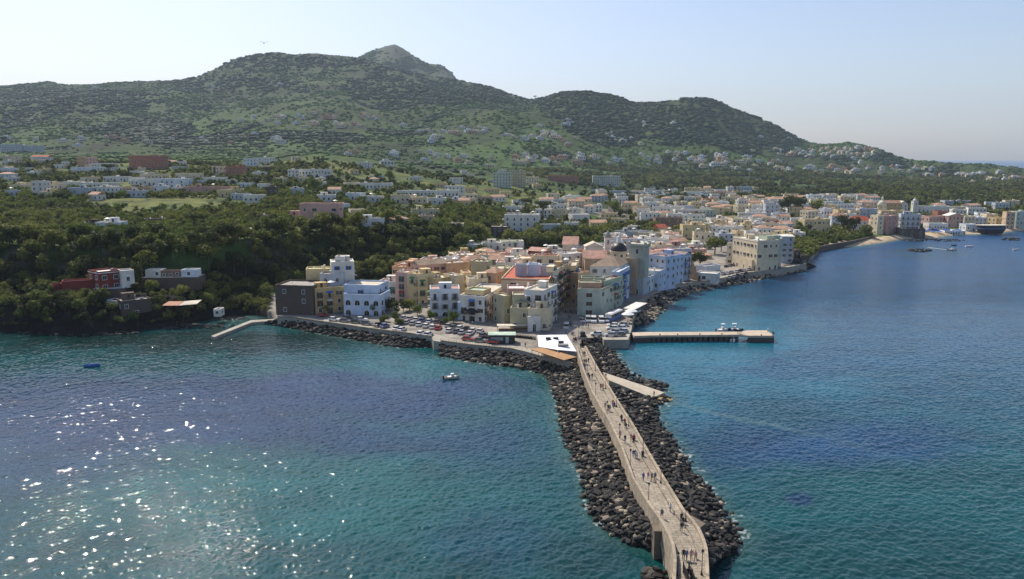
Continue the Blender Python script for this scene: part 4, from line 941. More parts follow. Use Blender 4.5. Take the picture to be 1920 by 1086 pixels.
# shore road beyond the blue row
house(1306,511,1344,513.5,527,zb=3,dep=8,col='white',rc='white',clut=False,sp=2.4,ww=1.6,label='low white restaurant pavilion with a flat white roof by the shore road')
house(1322,499.5,1351,496,510,zb=3,dep=6,col='bluewhite',rc='greyblue' if 'greyblue' in ROOFC else 'grey',nowin=True,clut=False,label='blank bluish shed behind the white restaurant pavilion')
house(1285,466,1325,468,478,dep=8,col='pink',rc='white',detail=1,sp=6,label='low pink house with a white roof left of the grand palace',yaw=0)
house(1300,478,1336,480,486,dep=9,col='tan',roof='hip',rc='terracotta',rh=1.2,yaw=.1,label='low building with a wide terracotta hip roof near the car lot')
house(1270,459,1336,457,468,dep=9,col='white',rc='white',yaw=.1,label='wide low white flat-roofed house behind the pink one')
house(1363,454.5,1376,456,497,zb=3,dep=10,col='cream',rc='white',sh='brown',clut=False,sp=3,label='lower left wing of the grand palace on the headland')
house(1375,443,1421,451,503.5,zb=3,back=(1467,447.5) if False else None,dep=13,col='cream',rc='white',sh='brown',sp=3.1,fh=4.4,style='archg',band='white',detail=2,blank=.03,label='grand cream palace facade with tall windows on the headland',cat='palace',name='palace')
house(1421,451,1467,447.5,502,zb=3,dep=11,col='green',rc='white',sp=4.2,style='archg',big=1,balc=.3,blank=.2,irr=1,label='pale green sea front of the grand palace on the headland',cat='palace',name='palace')
house(1438,442.5,1463,441.5,D=409,dep=7,col='green',rc='white',sp=5,blank=.3,clut=False,base=-5,label='pale green rooftop storey of the grand palace')
house(1467,441,1488.5,446,494,zb=3,dep=10,col='greyblue',roof='gable',rc='white',rh=.8,sh='grey',irr=1,sp=3,blank=.15,label='shaded grey blue end house joined to the palace on the headland')
house(1376,482,1396,484.5,500,zb=3,dep=7,col='peach',rc='peach' if 'peach' in ROOFC else 'terracotta',clut=False,sp=2.8,label='small peach annex at the foot of the palace')
house(1396,484,1410,487,506,zb=3,dep=5,col='cream',rc='white',clut=False,sp=3,label='cream porch wing at the corner of the palace')
house(1488,466,1502,472,491,zb=3,dep=7,col='stone',rc='grey',clut=False,style='arch',label='ruined dark stone vault on the headland rock',name='ruin',cat='ruin')
house(1502,476,1517,481,496,zb=2,dep=6,col='stone',rc='grey',clut=False,style='arch',label='lower ruined stone platform at the tip of the headland',name='ruin',cat='ruin')
# seafront and upper town to the right
far = [
 (1506,410.5,1560,411.5,435,'yellow','flat','cream','long yellow mansion with brown shutters above the garden wall',dict(sp=3.6,sh='brown',fh=4)),
 (1560,405,1591,405.5,424,'bluewhite','hip','tile','white house with an orange tile roof beside the yellow mansion',dict(rh=2.6)),
 (1592,413.5,1634,414,432,'bluewhite','hip','redtile','white building with a bright red roof above the beach',dict(rh=3.4)),
 (1634,412,1645,413,438,'peach','flat','terracotta','narrow peach house end beside the red-roofed building',{}),
 (1561,383,1610,383,399,'bluewhite','flat','white','white three-storey hotel with a row of dark windows above the orange tile roof',dict(sp=3.4)),
 (1611,385,1640,386,404,'tan','flat','terracotta','tan apartment house right of the white three-storey hotel',{}),
 (1498,373,1541,373.5,383,'white','flat','white',None,{}),(1540,378.5,1561,379,392,'white','flat','white',None,{}),
 (1384,387,1406,386,398,'white','flat','white',None,{}),(1406,384,1436,383.5,398,'cream','flat','white','cream apartment block beside the shaded balcony block',dict(balc=.4)),
 (1436,383.5,1461,382,408,'greyblue','flat','grey','shaded grey balcony block left of the big dark trees',dict(balc=.8)),
 (1400,373,1434,373,385,'white','flat','white','white roof-terrace house with a small roof hut above the cream block',{}),
 (1452,369,1478,369,380,'cream','flat','cream',None,{}),(1468,363,1498,364,374,'khaki','flat','cream',None,{}),(1384,398,1440,400,412,'white','flat','white',None,{}),
 (1412,417.5,1441,418.5,430,'white','flat','white','low white house left of the dark red front near the big trees',{}),(1441,418.5,1469,418.5,430,'red','flat','white','low dark red shop front under the big dark trees',{}),
 (1470,423,1492,423,432,'cream','flat','white',None,{}),(1483,409,1506,410,424,'white','flat','white',None,{}),
 (1484,436,1512,436,447,'white','flat','white','small white terrace house right behind the palace',{}),
 (1661,381,1690,381,401,'ochre','gable','tile','ochre church body with a tile roof on the seafront',dict(rh=2.6,name='church',cat='church')),
 (1686,382,1703,383,400,'white','gablef','cream','white gabled front of the ochre seafront church',dict(rh=3,style='arch',name='church',cat='church')),
 (1658,404,1691,405,439,'dustypink','flat','white','dark pink waterfront hotel with small white window frames',dict(sp=5,yaw=.5,fh=3.6)),
 (1691,402,1726,401,440,'greyblue','flat','grey','grey balconied wing of the dark pink waterfront hotel',dict(sp=3,balc=1.,yaw=-.25,fh=3.8,blank=0)),
 (1687,430,1734,427,446,'stone','flat','cream','stepped stone terraces below the dark pink hotel',dict(sp=5,yaw=-.2,style='arch')),
 (1722,388.5,1782,385,398,'white','flat','white','long white building with arched windows behind the pink hotel',dict(style='arch',sp=4)),
 (1782,388,1815,387,397,'cream','flat','white','cream terrace building right of the long white arched one',{}),
 (1739,405,1778,406,425,'pink','flat','terracotta','grand pink seafront hotel, left block with white window frames',dict(sp=3.2,fh=3.6)),
 (1778,404,1808,406,426,'pink','gablef','white','grand pink seafront hotel, gabled right block',dict(sp=3.2,rh=2.4,balc=.5)),
 (1758,396,1778,396,408,'brick','flat','terracotta','brick coloured tower block on the pink hotel',{}),
 (1742,418,1778,420,432,'white','flat','green','white glazed dining wing below the pink hotel',dict(sp=2.2)),
 (1808,406,1830,405,424,'cream','flat','white',None,{}),(1828,408,1852,407,423,'bluewhite','flat','white',None,{}),(1850,402,1872,401,422,'cream','flat','white',None,{}),(1866,408,1884,407,424,'yellow','flat','terracotta','small yellow and orange house behind the boat-shaped restaurant',{}),
 (1888,398.5,1904,397,430,'tan','flat','white','tan seafront house near the right edge of the view',{}),(1904,397,1945,396,430,'palegreen','flat','white','pale green seafront house at the right edge of the view',dict(sh='green')),
 (1772,433,1810,433,441,'white','flat','green','low beach pavilion with a pale green roof',dict(sp=2)),
 (1811,421,1832,420,434,'bluewhite','flat','white','small whitish gabled boat house left of the boat-shaped restaurant',{}),
 (1724,405,1740,405,421,'yellow','flat','white',None,{}),
 (1645,404,1660,404,440,'cream','flat','white',None,{}),
 (1167,451.5,1208,445,461,'brick','flat','white','long red house with white window surrounds behind the bell tower',dict(yaw=.5,sp=4.5,base=-4)),
 (1138,433,1225,434,446,'greyblue','flat','grey','very long low grey building below the vegetable gardens',dict(yaw=0,blank=.5)),
 (1208,446,1245,447,462,'white','flat','grey','white arcaded house between the red house and the main street',dict(style='arch')),
 (1196,436,1240,437,452,'cream','flat','grey',None,{}),
 (1245,434,1263,433,457,'cream','flat','cream',None,dict(balc=.6)),(1263,434,1278,431,455,'khaki','flat','cream',None,dict(balc=.6)),
 (1233,427,1255,429,446,'cream','gable','redtile','cream house with a bright red tile roof in the upper town',dict(rh=2.6,yaw=.4)),
 (1280.5,421.5,1324,422,448,'yellow','flat','cream','large yellow palace with two rows of tall windows in the upper town',dict(sp=5,fh=5,yaw=.02)),
 (1324,422,1337,417,446,'yellow','flat','cream',None,dict(yaw=.8)),
 (1229,408,1280,408,429,'brown','flat','grey','unfinished brownish palace with pale window surrounds in the upper town',dict(sp=6,yaw=.05)),
 (1285,410,1330,411,424,'palegreen','flat','green',None,{}),
 (1218,390,1232,390,401,'palegreen','flat','redtile','pale green house beside the teal netted one',{}),(1232,390,1251,388,400,'teal','flat','redtile','house wrapped in teal building net in the upper town',dict(nowin=True)),
 (1165,382,1184,382,397,'khaki','flat','terracotta',None,{}),(1184,381,1203,383,397,'yellow','flat','terracotta','bright yellow house right of the round green tree',{}),
 (1266,392,1321,394,410,'white','flat','white','large whitish block with a flat roof above the unfinished palace',dict(yaw=0)),
 (1321,395,1347,391,414,'palegreen','flat','cream',None,dict(yaw=.5)),(1300,398,1325,399,414,'brown','flat','grey',None,{}),
 (1341,380,1368,379,391,'bluewhite','flat','white',None,{}),(1318,372,1342,372,384,'terracotta','flat','pinktile',None,{}),(1306,365,1328,364,376,'skyblue','flat','white',None,{}),
 (1284,352,1312,352,368,'yellow','flat','cream','yellow block at the far left of the upper town roofs',{}),(1336,360,1376,359,370,'peach','flat','cream',None,{}),(1312,355,1338,354,366,'cream','flat','cream',None,{}),
 (1120,356,1137,356,367,'white','flat','terracotta',None,{}),(1145,358,1175,358,368,'greyblue','flat','white',None,{}),(1157,369,1178,369,379,'white','flat','white',None,{}),
 (1219,374,1250,373,382,'white','flat','white',None,{}),(1253,369,1275,368,378,'white','flat','white',None,{}),(1210,358,1254,356,366,'white','flat','cream',None,{}),
 (1112,329.5,1164,330,349,'palegreen','flat','white','large pale hotel with balconies among the trees below the mountain',dict(balc=.7,yaw=0)),
 (1027,328,1086,331,342,'brick','flat','terracotta','long brown and brick hotel right of the pale stepped hotel',dict(balc=.7,yaw=0)),
 (925,324,958,322,352,'palegreen','flat','white','pale stepped hotel, left block, among trees',dict(yaw=0)),(955,318,985,320,350,'khaki','flat','white','pale stepped hotel, tall middle block, among trees',dict(yaw=0)),(983,331,1010,332,347,'cream','flat','white','pale stepped hotel, low right block, among trees',dict(yaw=0)),
 (945,398,1009,408,434,'white','flat','white','big white villa with two rows of arched windows on the slope',dict(style='arch',sp=4.2,yaw=-.12,blank=.02,detail=2)),
 (1032,393,1071,394,408,'khaki','flat','cream','khaki and yellow house right of the umbrella pine',{}),
 (913,424.5,952,425,444,'stone','flat','white','dark house with a white flat roof left below the white villa',{}),
 (863,458,903,459,480,'bluewhite','flat','grey','white house with a dark arch at the left end of the rear row',dict(yaw=-.05,style='archg',detail=2)),
 (903,455,939,455,479,'white','flat','cream','white house with a red tiled porch in the rear row',dict(yaw=0,detail=2,balc=.4)),
 (939,455,983,449.5,473,'white','flat','yellow','white house with a bright yellow roof in the rear row',dict(yaw=.12,detail=2,balc=.4)),
 (561,382,635,381,424,'pink','flat','cream','pink square villa on top of the dark bluff',dict(sp=5.2,sh='green',detail=2,yaw=-.05,fh=4.4,blank=.05)),
 (539,317.5,560,318,338,'white','flat','white',None,{}),(560,318,619,317,335,'white','flat','white','wide white hotel behind the bright green tree',dict(balc=.5,yaw=0)),
 (672,344,734,343,356,'white','flat','white','long white house with a glazed front right of the green trees',dict(yaw=0)),
 (645,362,677,362,375,'bluewhite','flat','white','bluish white garden house below the long white house',dict(yaw=-.3)),
 (745,357,815,358,368,'white','flat','white','long low white villa with terraces in the middle of the slope',dict(yaw=0)),(771,370,801,370,382,'cream','flat','white',None,{}),(801,371,838,371,385,'white','flat','white',None,{}),
 (833,349,869,348,362,'white','flat','white',None,{}),(818,357,860,357,368,'white','flat','white',None,dict(style='arch')),(857,364,896,365,372,'cream','flat','white',None,{}),(771,393,825,392,404,'khaki','flat','cream',None,{}),
 (785,405,815,405,414,'tan','flat','brown',None,{}),(840,420,868,419,428,'cream','flat','cream',None,{}),
 (843,334,868,333,344,'white','flat','white',None,{}),(895,369,925,369,377,'tan','flat','cream',None,{}),(672,304,694,304,316,'white','flat','white',None,{}),
 (480,296,514,294,307,'white','flat','white',None,{}),(456,297,480,296,316,'bluewhite','flat','white','tall bluish white block right of the dark red building',dict(balc=.4)),
 (423,312,459,311.5,331,'brick','flat','white','dark red building with white window frames on the plateau',dict(sp=3,balc=.3)),(397,311,424,312,328,'cream','flat','cream',None,{}),
 (241,292,308,291,316,'brick','flat','terracotta','long brick red hotel with loggias on the plateau',dict(yaw=0,balc=.7,sp=3)),
 (144,295,163,294,314,'terracotta','flat','terracotta',None,{}),(160,296,178,295,314,'pink','flat','cream','pink house left of the brick red hotel',{}),
 (129,314,172,313.5,324,'bluewhite','flat','white',None,dict(style='arch')),(170,307,214,305,320,'white','flat','white',None,{}),
 (0,270,40,271,285,'greyblue','flat','white','long grey hotel with rows of balconies at the upper left',dict(yaw=0,balc=1.)),(40,272,77,274,286,'greyblue','flat','white',None,dict(yaw=0,balc=1.)),
 (54,294,92,294,305,'white','gable','redtile','white house with a long red roof at the upper left',{}),(0,315,25,315,326,'bluewhite','flat','white',None,{}),(5,292,34,293,304,'cream','flat','white',None,{}),
 (57,340,80,339,367,'white','flat','white',None,{}),(68,345,111,344,364,'cream','flat','brown',None,{}),(111,341,148,341,353,'white','flat','white',None,{}),(126,352,172,352,366,'greyblue','flat','white',None,{}),(172,350,217,351,367,'white','flat','white',None,{}),(152,343,216,343,352,'white','flat','white',None,dict(yaw=0)),
 (191,331,238,331,341,'white','flat','white',None,{}),(245,336,290,336,348,'white','flat','cream',None,{}),(290,335,353,335,352,'bluewhite','flat','white','long white house with arched terrace in the middle of the plateau',dict(yaw=0,style='arch',sp=4)),
 (227,351,278,351,361,'tan','flat','brown',None,{}),(345,352,430,348,363,'dustypink','flat','cream','long dusty pink garden building at the plateau edge',dict(yaw=.1,blank=.6)),
 (330,325,378,325,337,'cream','flat','white',None,{}),(262,326,310,327,336,'cream','flat','white',None,{}),(378,333,420,332,342,'white','flat','white',None,{}),(420,338,440,338,345,'white','flat','white',None,{}),(443,344,470,343,352,'bluewhite','flat','white',None,{}),(480,345,497,344,358,'white','flat','white',None,{}),
 (147,418.5,180,419,432,'stone','flat','grey','grey glazed wing of the lone bungalow in the left fields',dict(sp=3)),(178,417,222,417,434,'bluewhite','flat','white','white lone bungalow with big windows in the left fields',dict(sp=4,ww=2.2,yaw=0)),
 (218,438.5,254,438.5,448,'stone','flat','cream','small dark shed below the lone bungalow',{}),(269,411,309,410,423,'stone','flat','white','stone barn with a pale roof in the left fields',dict(sp=3)),
 (470,420,525,421,434,'stone','flat','white','low grey garden house left of the pink villa',dict(sp=3,yaw=0)),(436,438,475,437,444,'stone','flat','cream',None,{}),(495,351,521,351,366,'stone','flat','cream',None,{}),
 (538,403,562,403,416,'pink','flat','white',None,{}),(480,404,500,404,414,'stone','flat','grey',None,{}),
]
for xl,yl,xr,yr,yb,c,r,rcc,lb,kw in far:
    kw = dict(kw); house(xl,yl,xr,yr,yb,dep=kw.pop('dep',9),col=c,roof=r,rc=rcc,label=lb,**kw)
tower(1716,398,378,9,'white','white campanile with a pointed top on the seafront',name='campanile',top='spire')
dome(1657.5,384,7.5,10,roofm('cream'),'small pale dome of the ochre seafront church')
# cliff-side houses on the left
house(165,506,184,510,D=291,zb=12,dep=7,col='red',rc='white',clut=False,band='white',sh='grey',sp=3,label='short left face of the red cliff house')
house(184,510,227,506,D=290,zb=12,dep=8,col='red',rc='grey',clut=True,band='white',ww=1.5,sp=3.4,blank=0,label='red cliff house with a white cornice above the dark shore')
house(227,508,251,506,D=291,zb=13.5,dep=6,col='white',rc='white',clut=False,label='white wing right of the red cliff house')
house(115,528,176,524.5,D=289,zb=11,dep=5,col='red',rc='white',clut=False,nowin=True,label='long low red garden wall building left of the red cliff house')
house(97,534,118,532,D=289,zb=10,dep=4,col='red',rc='brown',clut=False,nowin=True,label='lowest red block at the far left of the cliff house terrace')
house(172,543.5,235,540.5,D=286,zb=8,dep=9,col='stone',rc='white',clut=False,blank=.6,par=.1,label='stone terrace with a pale floor under the red cliff house',name='terrace',cat='terrace')
house(272,506,301,506,D=302,zb=15.6,dep=5,col='white',rc='grey',clut=False,sp=3,label='small white cliff house right of the cypresses'); house(301,508,338,508,D=302,zb=15.6,dep=4,col='brown',rc='brown',clut=False,sp=2.5,label='dark tiled middle part between the two white cliff houses'); house(339,506,367.5,506,D=302,zb=15.6,dep=5,col='bluewhite',rc='white',clut=False,sp=3,label='white cliff house at the right end of the cliff terrace')
house(262,521,372,520,D=299.5,zb=11,dep=9,col='stone',rc='cream',clut=False,nowin=True,par=.1,label='dark retaining terrace under the white cliff houses',name='terrace',cat='terrace')
house(195,563,227,565,D=281,zb=6.5,dep=5,col='bluewhite',rc='cream',clut=False,sp=3,label='white boat house at the left end of the lower stone building')
house(227,565,283,559,D=279.5,zb=4,dep=8,col='stone',rc='cream',clut=True,blank=.7,label='long dark stone boat house above the black shore')
for x0,y0,x1,y1,c,lb in [(304,573,334,573,'terracotta','terracotta awning over the terrace by the black shore'),(335,573,369,570,'cream','cream awning over the terrace by the black shore')]:
    a, b_ = W(x0, y0, 7.9), W(x1, y1, 7.9); o = empty('terrace_awning', (a.x, a.y, 4.7)); m = MB(); l = b_-a
    m.add([(0, 0, 3.2), (l.x, l.y, 3.2), (l.x, l.y+5, 3.9), (0, 5, 3.9), (0, 0, 3.12), (l.x, l.y, 3.12), (l.x, l.y+5, 3.82), (0, 5, 3.82)], [(0,1,2,3),(7,6,5,4),(0,4,5,1),(3,2,6,7)]); m.build('canopy', roofm(c), o)
    for x, y in ((.1, .1), (l.x-.1, l.y+.1), (.1, 4.8), (l.x-.1, l.y+4.8)): m = MB(); m.tube((x, y, -2), (x, y, 3.2), .06); m.build('post', IRON, o)
    tag(o, lb, 'awning')
house(400,580,413,580,591,zb=3,dep=4,col='white',rc='white',clut=False,label='little white hut on the black shore left of the stone house')
# seeded filler houses of the dense quarters: (x0, x1, y0, y1, n, height range, colours)
HOCC = [(o['px'], o['py'], o['wd']) for o in ALLH]
FOOT += [(T(px_, py_).x, T(px_, py_).y, 13) for px_ in range(215, 385, 14) for py_ in (378, 384, 391)]
FRONT = lambda px, D: D < np.interp(px, [740, 862, 870, 940, 1045, 1096, 1100, 1178, 1185, 1240, 1260], [322, 322, 300, 300, 303, 303, 328, 335, 352, 362, 400]) or (1042 < px < 1100 and D < 345 and abs(px-np.interp(D, [260, 285, 305, 345], [1058, 1063, 1074, 1090])) < 22)
def fill(x0, x1, y0, y1, n, hh, cols, wr=(8, 16), seed=1, roofs=('white','cream','grey','terracotta'), gap=1.0, tall=1.0):
    r = random.Random(seed); made = 0
    for _ in range(n*14):
        if made >= n: break
        px = r.uniform(x0, x1); py = y0+(y1-y0)*r.random()**.8; h = r.uniform(*hh); g = T(px, py, off=h)
        if g is None: continue
        w_ = r.uniform(*wr); cy = g.y+4.5
        if seed < 14 and FRONT(px, g.y): continue
        if any((g.x-fx)**2+(cy-fy)**2 < (fr+w_*.42*gap)**2 for fx, fy, fr in FOOT): continue
        wp = w_*F_PX/math.hypot(g.y, 50)
        rf = 'flat' if r.random() < .88 else r.choice(['gable', 'hip'])
        o = house(px-wp/2, py, px+wp/2, py, h=h, dep=r.uniform(7, 11), col=r.choice(cols), roof=rf, rc=('tile' if rf != 'flat' else r.choice(roofs)), yaw=r.uniform(-.45, .45), sh=r.choice([None, 'brown', 'green']), balc=r.choice([0, 0, .5]), rh=1.8, base=-2.5, detail=(1 if g.y < 430 else 0))
        made += 1
    return made
TC = ['white','cream','cream','yellow','tan','pink','white','khaki','ochre','peach']; WC = ['white','white','white','bluewhite','cream','cream','greyblue','yellow']
cnt = [fill(745,1090,484,545,46,(9.5,14),TC,(6.5,12),11,gap=.75), fill(860,1100,466,486,16,(8,12),TC,(7,12),12,gap=.8), fill(1095,1240,460,500,12,(8,13),TC,(7,12),13,gap=.8),
 fill(1140,1300,436,470,14,(7,11),WC,(8,14),14,gap=.85), fill(1300,1480,405,440,34,(6,10),WC,(8,16),15), fill(1200,1420,350,402,70,(6,10),WC,(9,18),16), fill(1400,1640,362,402,60,(6,10),WC,(9,20),17),
 fill(1640,1900,375,402,14,(6,9),WC,(9,18),18), fill(0,560,292,366,46,(3.5,6),WC,(8,14),19,gap=1.15), fill(560,1000,315,412,36,(3.5,6),WC,(8,14),20,gap=1.15), fill(960,1200,335,425,26,(4,7),WC,(9,16),21,gap=1.2),
 fill(1040,1200,352,378,10,(5,8),WC,(9,18),22)]
print('HOUSES', len(ALLH), cnt)
# far houses: one simple mesh each, clustered on the mountain foot (small in the photo)
FW = []
fr_ = random.Random(5)
clus = [(250,160,300,40,9),(520,222,60,12,10),(600,232,60,14,12),(700,225,70,12,8),(880,250,70,14,12),(820,260,60,12,8),(990,258,70,8,10),(1010,255,60,10,8),(1150,262,120,14,12),(1200,240,90,14,8),(1060,235,60,10,6),
 (760,295,140,14,14),(950,305,160,10,14),(1100,305,140,12,16),(1250,298,120,10,14),(1350,300,110,12,18),(1420,310,120,10,16),(1480,290,60,10,10),(1540,288,70,10,18),(1590,285,50,10,18),(1620,292,50,10,12),(1500,318,120,8,14),(1600,322,90,8,12),(1700,318,120,8,10),(1820,330,120,8,12),
 (1880,338,70,8,8),(100,262,200,14,8),(380,268,160,10,8),(500,262,100,10,6),(1440,262,60,8,4)]
box_me = {}
def far_house(c):
    if c in box_me: return box_me[c]
    m = MB(); m.box(-.5, .5, 0, .7, -.6, 1); m.box(-.52, .52, -.02, .72, 1, 1.04, 1); m.box(-.28, .1, .15, .5, 1.04, 1.4)
    for x in (-.35, -.12, .12, .35): m.box(x-.05, x+.05, -.02, .02, .35, .75, 2)
    me = m.mesh('far_house', [wallm(c), roofm('white'), GLASS]); box_me[c] = me; return me
for ci, (cx, cy, rx, ry, n) in enumerate(clus):
    for i in range(n):
        px = fr_.gauss(cx, rx*.45); py = fr_.gauss(cy, ry*.5); g = T(px, py, D0=900)
        if g is None or g.y < 950: continue
        c = fr_.choice(['white','white','cream','bluewhite','cream','terracotta']); w_ = fr_.uniform(10, 24)
        FW.append((g, c, w_, fr_.uniform(4.5, 9), fr_.uniform(-.5, .5), px)); FOOT.append((g.x, g.y, w_*.5)); FOOT.append((g.x, g.y-14, w_*.45))
FW.sort(key=lambda q: q[0].y)
LB_ = {'white': 'small white', 'cream': 'small cream', 'bluewhite': 'small bluish white', 'terracotta': 'small terracotta coloured'}
rest = MB()
for i, (g, c, w_, h_, rz, px) in enumerate(FW):
    sidex = 'left' if px < 640 else ('middle' if px < 1280 else 'right')
    o = bpy.data.objects.new('far_house', far_house(c)); link(o); o.location = g; o.rotation_euler = (0, 0, rz); o.scale = (w_, w_*.8, h_)
    tag(o, f'{LB_[c]} far-off house on the mountain foot in the {sidex} third of the view', 'house', f'{LB_[c]} houses on the mountain foot, {sidex} third')
print('FAR', len(FW))
# ---------------------------------------------------------------- trees and scrub
def leaf_crown(seed, n, rx, rz, leaf, clumps=9, flat=1.0):
    """quads scattered in the shells of several clumps: uneven outline with gaps"""
    r = np.random.default_rng(seed); cc = []
    for k in range(clumps):
        t = r.uniform(0, 6.28); q = r.uniform(.15, .68); cc.append((math.cos(t)*q*rx, math.sin(t)*q*rx, r.uniform(-.45, .55)*rz, r.uniform(.32, .52)))
    ci = r.integers(0, clumps, n); c = np.array(cc)[ci]
    d = r.normal(size=(n, 3)); d /= np.linalg.norm(d, axis=1)[:, None]; rad = r.uniform(.65, 1.08, n)
    p = c[:, :3]+d*np.stack([c[:, 3]*rx*rad, c[:, 3]*rx*rad, c[:, 3]*rz*rad*flat], 1)
    nn = d+r.normal(size=(n, 3))*.55; nn /= np.linalg.norm(nn, axis=1)[:, None]
    a = np.cross(nn, r.normal(size=(n, 3))); a /= np.linalg.norm(a, axis=1)[:, None]; b = np.cross(nn, a)
    s = leaf*r.uniform(.6, 1.3, n)[:, None]
    v = np.stack([p-a*s, p-b*s*.7, p+a*s, p+b*s*.7], 1).reshape(-1, 3); f = np.arange(n*4).reshape(-1, 4)
    return v, f
def trunk_mesh(h, r0, seed, branches=4, spread=1.5):
    r = random.Random(seed); m = MB(); m.tube((0, 0, -1), (.1, .05, h), r0, r0*.55, 7)
    for k in range(branches):
        t = k*6.28/branches+r.uniform(-.4, .4); m.tube((.05, 0, h*r.uniform(.6, .95)), (math.cos(t)*spread, math.sin(t)*spread, h+r.uniform(.5, 1.4)), r0*.45, r0*.15, 5)
    return m
TK = {}   # kind: (crown mesh, trunk mesh, label, category, height)
def kind(name, mat, seed, n, rx, rz, leaf, th, clumps=9, zc=None, br=4, flat=1., fn=None):
    v, f = leaf_crown(seed, n, rx, rz, leaf, clumps, flat)
    if fn: v = fn(v)
    v[:, 2] += (th+rz*.55 if zc is None else zc)
    TK[name] = (mesh_np('crown', v, f, mat), trunk_mesh(th, .16+rx*.035, seed, br, rx*.45).mesh('trunk', BARK), v, f)
kind('broadleaf_tree', LEAF, 1, 760, 3.4, 2.9, .36, 2.6); kind('broadleaf_tree_b', LEAF, 2, 760, 3.0, 3.2, .34, 2.2, 7); kind('dark_tree', LEAFD, 3, 760, 3.2, 3.0, .36, 2.4, 8)
kind('dark_tree_b', LEAFD, 4, 700, 2.7, 2.6, .34, 2.0, 7); kind('bright_tree', LEAFB, 5, 820, 3.2, 3.3, .34, 2.0, 9); kind('shrub', LEAF, 6, 380, 1.8, 1.2, .27, .3, 6); kind('shrub_b', LEAFD, 7, 380, 1.9, 1.3, .27, .3, 6)
kind('umbrella_pine', LEAFD, 8, 1100, 5.2, 1.3, .34, 6.5, 15, flat=.9, zc=7.6, br=7)
kind('cypress', LEAFD, 9, 620, 1.0, 4.6, .26, .6, 14, zc=4.8, br=0)
kind('palm', LEAF, 10, 10, 1, 1, .3, 5, 3)
def palm():
    m = MB()
    for k in range(16):
        t = k*6.28/16; L_ = 2.6; pz = 5.4
        for s in range(4):
            r0, r1 = L_*s/4, L_*(s+1)/4; z0 = pz+1.0*math.sin(r0/L_*2.4)-r0*.35; z1 = pz+1.0*math.sin(r1/L_*2.4)-r1*.35; w_ = .35*(1-s/5)
            c, sn_ = math.cos(t), math.sin(t); m.add([(c*r0-sn_*w_, sn_*r0+c*w_, z0), (c*r0+sn_*w_, sn_*r0-c*w_, z0), (c*r1+sn_*w_*.8, sn_*r1-c*w_*.8, z1), (c*r1-sn_*w_*.8, sn_*r1+c*w_*.8, z1)], [(0, 1, 2, 3)])
    return m.mesh('crown', LEAF)
TK['palm'] = (palm(), trunk_mesh(5.4, .2, 3, 0).mesh('trunk', BARK), None, None)
PLACED = []
def clear(x, y, r):
    for fx, fy, fr in FH.get((int(x//25), int(y//25)), ()):
        if (x-fx)**2+(y-fy)**2 < (fr+r)**2: return False
    return True
FH = {}
for fx, fy, fr in FOOT:
    for i in range(int((fx-fr-6)//25), int((fx+fr+6)//25)+1):
        for j in range(int((fy-fr-6)//25), int((fy+fr+6)//25)+1): FH.setdefault((i, j), []).append((fx, fy, fr))
NAMES = {'broadleaf_tree': ('mid green bushy tree', 'tree'), 'dark_tree': ('dark evergreen tree', 'tree'), 'bright_tree': ('bright green leafy tree', 'tree'), 'shrub': ('low green shrub', 'shrub'), 'umbrella_pine': ('umbrella pine with a flat dark crown', 'tree'), 'cypress': ('slim dark cypress', 'tree'), 'palm': ('palm tree', 'tree')}
def tree(k, g, s, label=None, group=None, rz=None):
    cr, tr, _, _ = TK[k]; nm = k.replace('_b', '') if k.endswith('_b') else k
    o = empty(nm, g, random.uniform(0, 6.28) if rz is None else rz); o.scale = (s*random.uniform(.9, 1.1), s*random.uniform(.9, 1.1), s)
    link(bpy.data.objects.new('crown', cr), o)
    link(bpy.data.objects.new('trunk', tr), o)
    tag(o, label, NAMES[nm][1], group); PLACED.append((g.x, g.y, 2.0*s)); return o
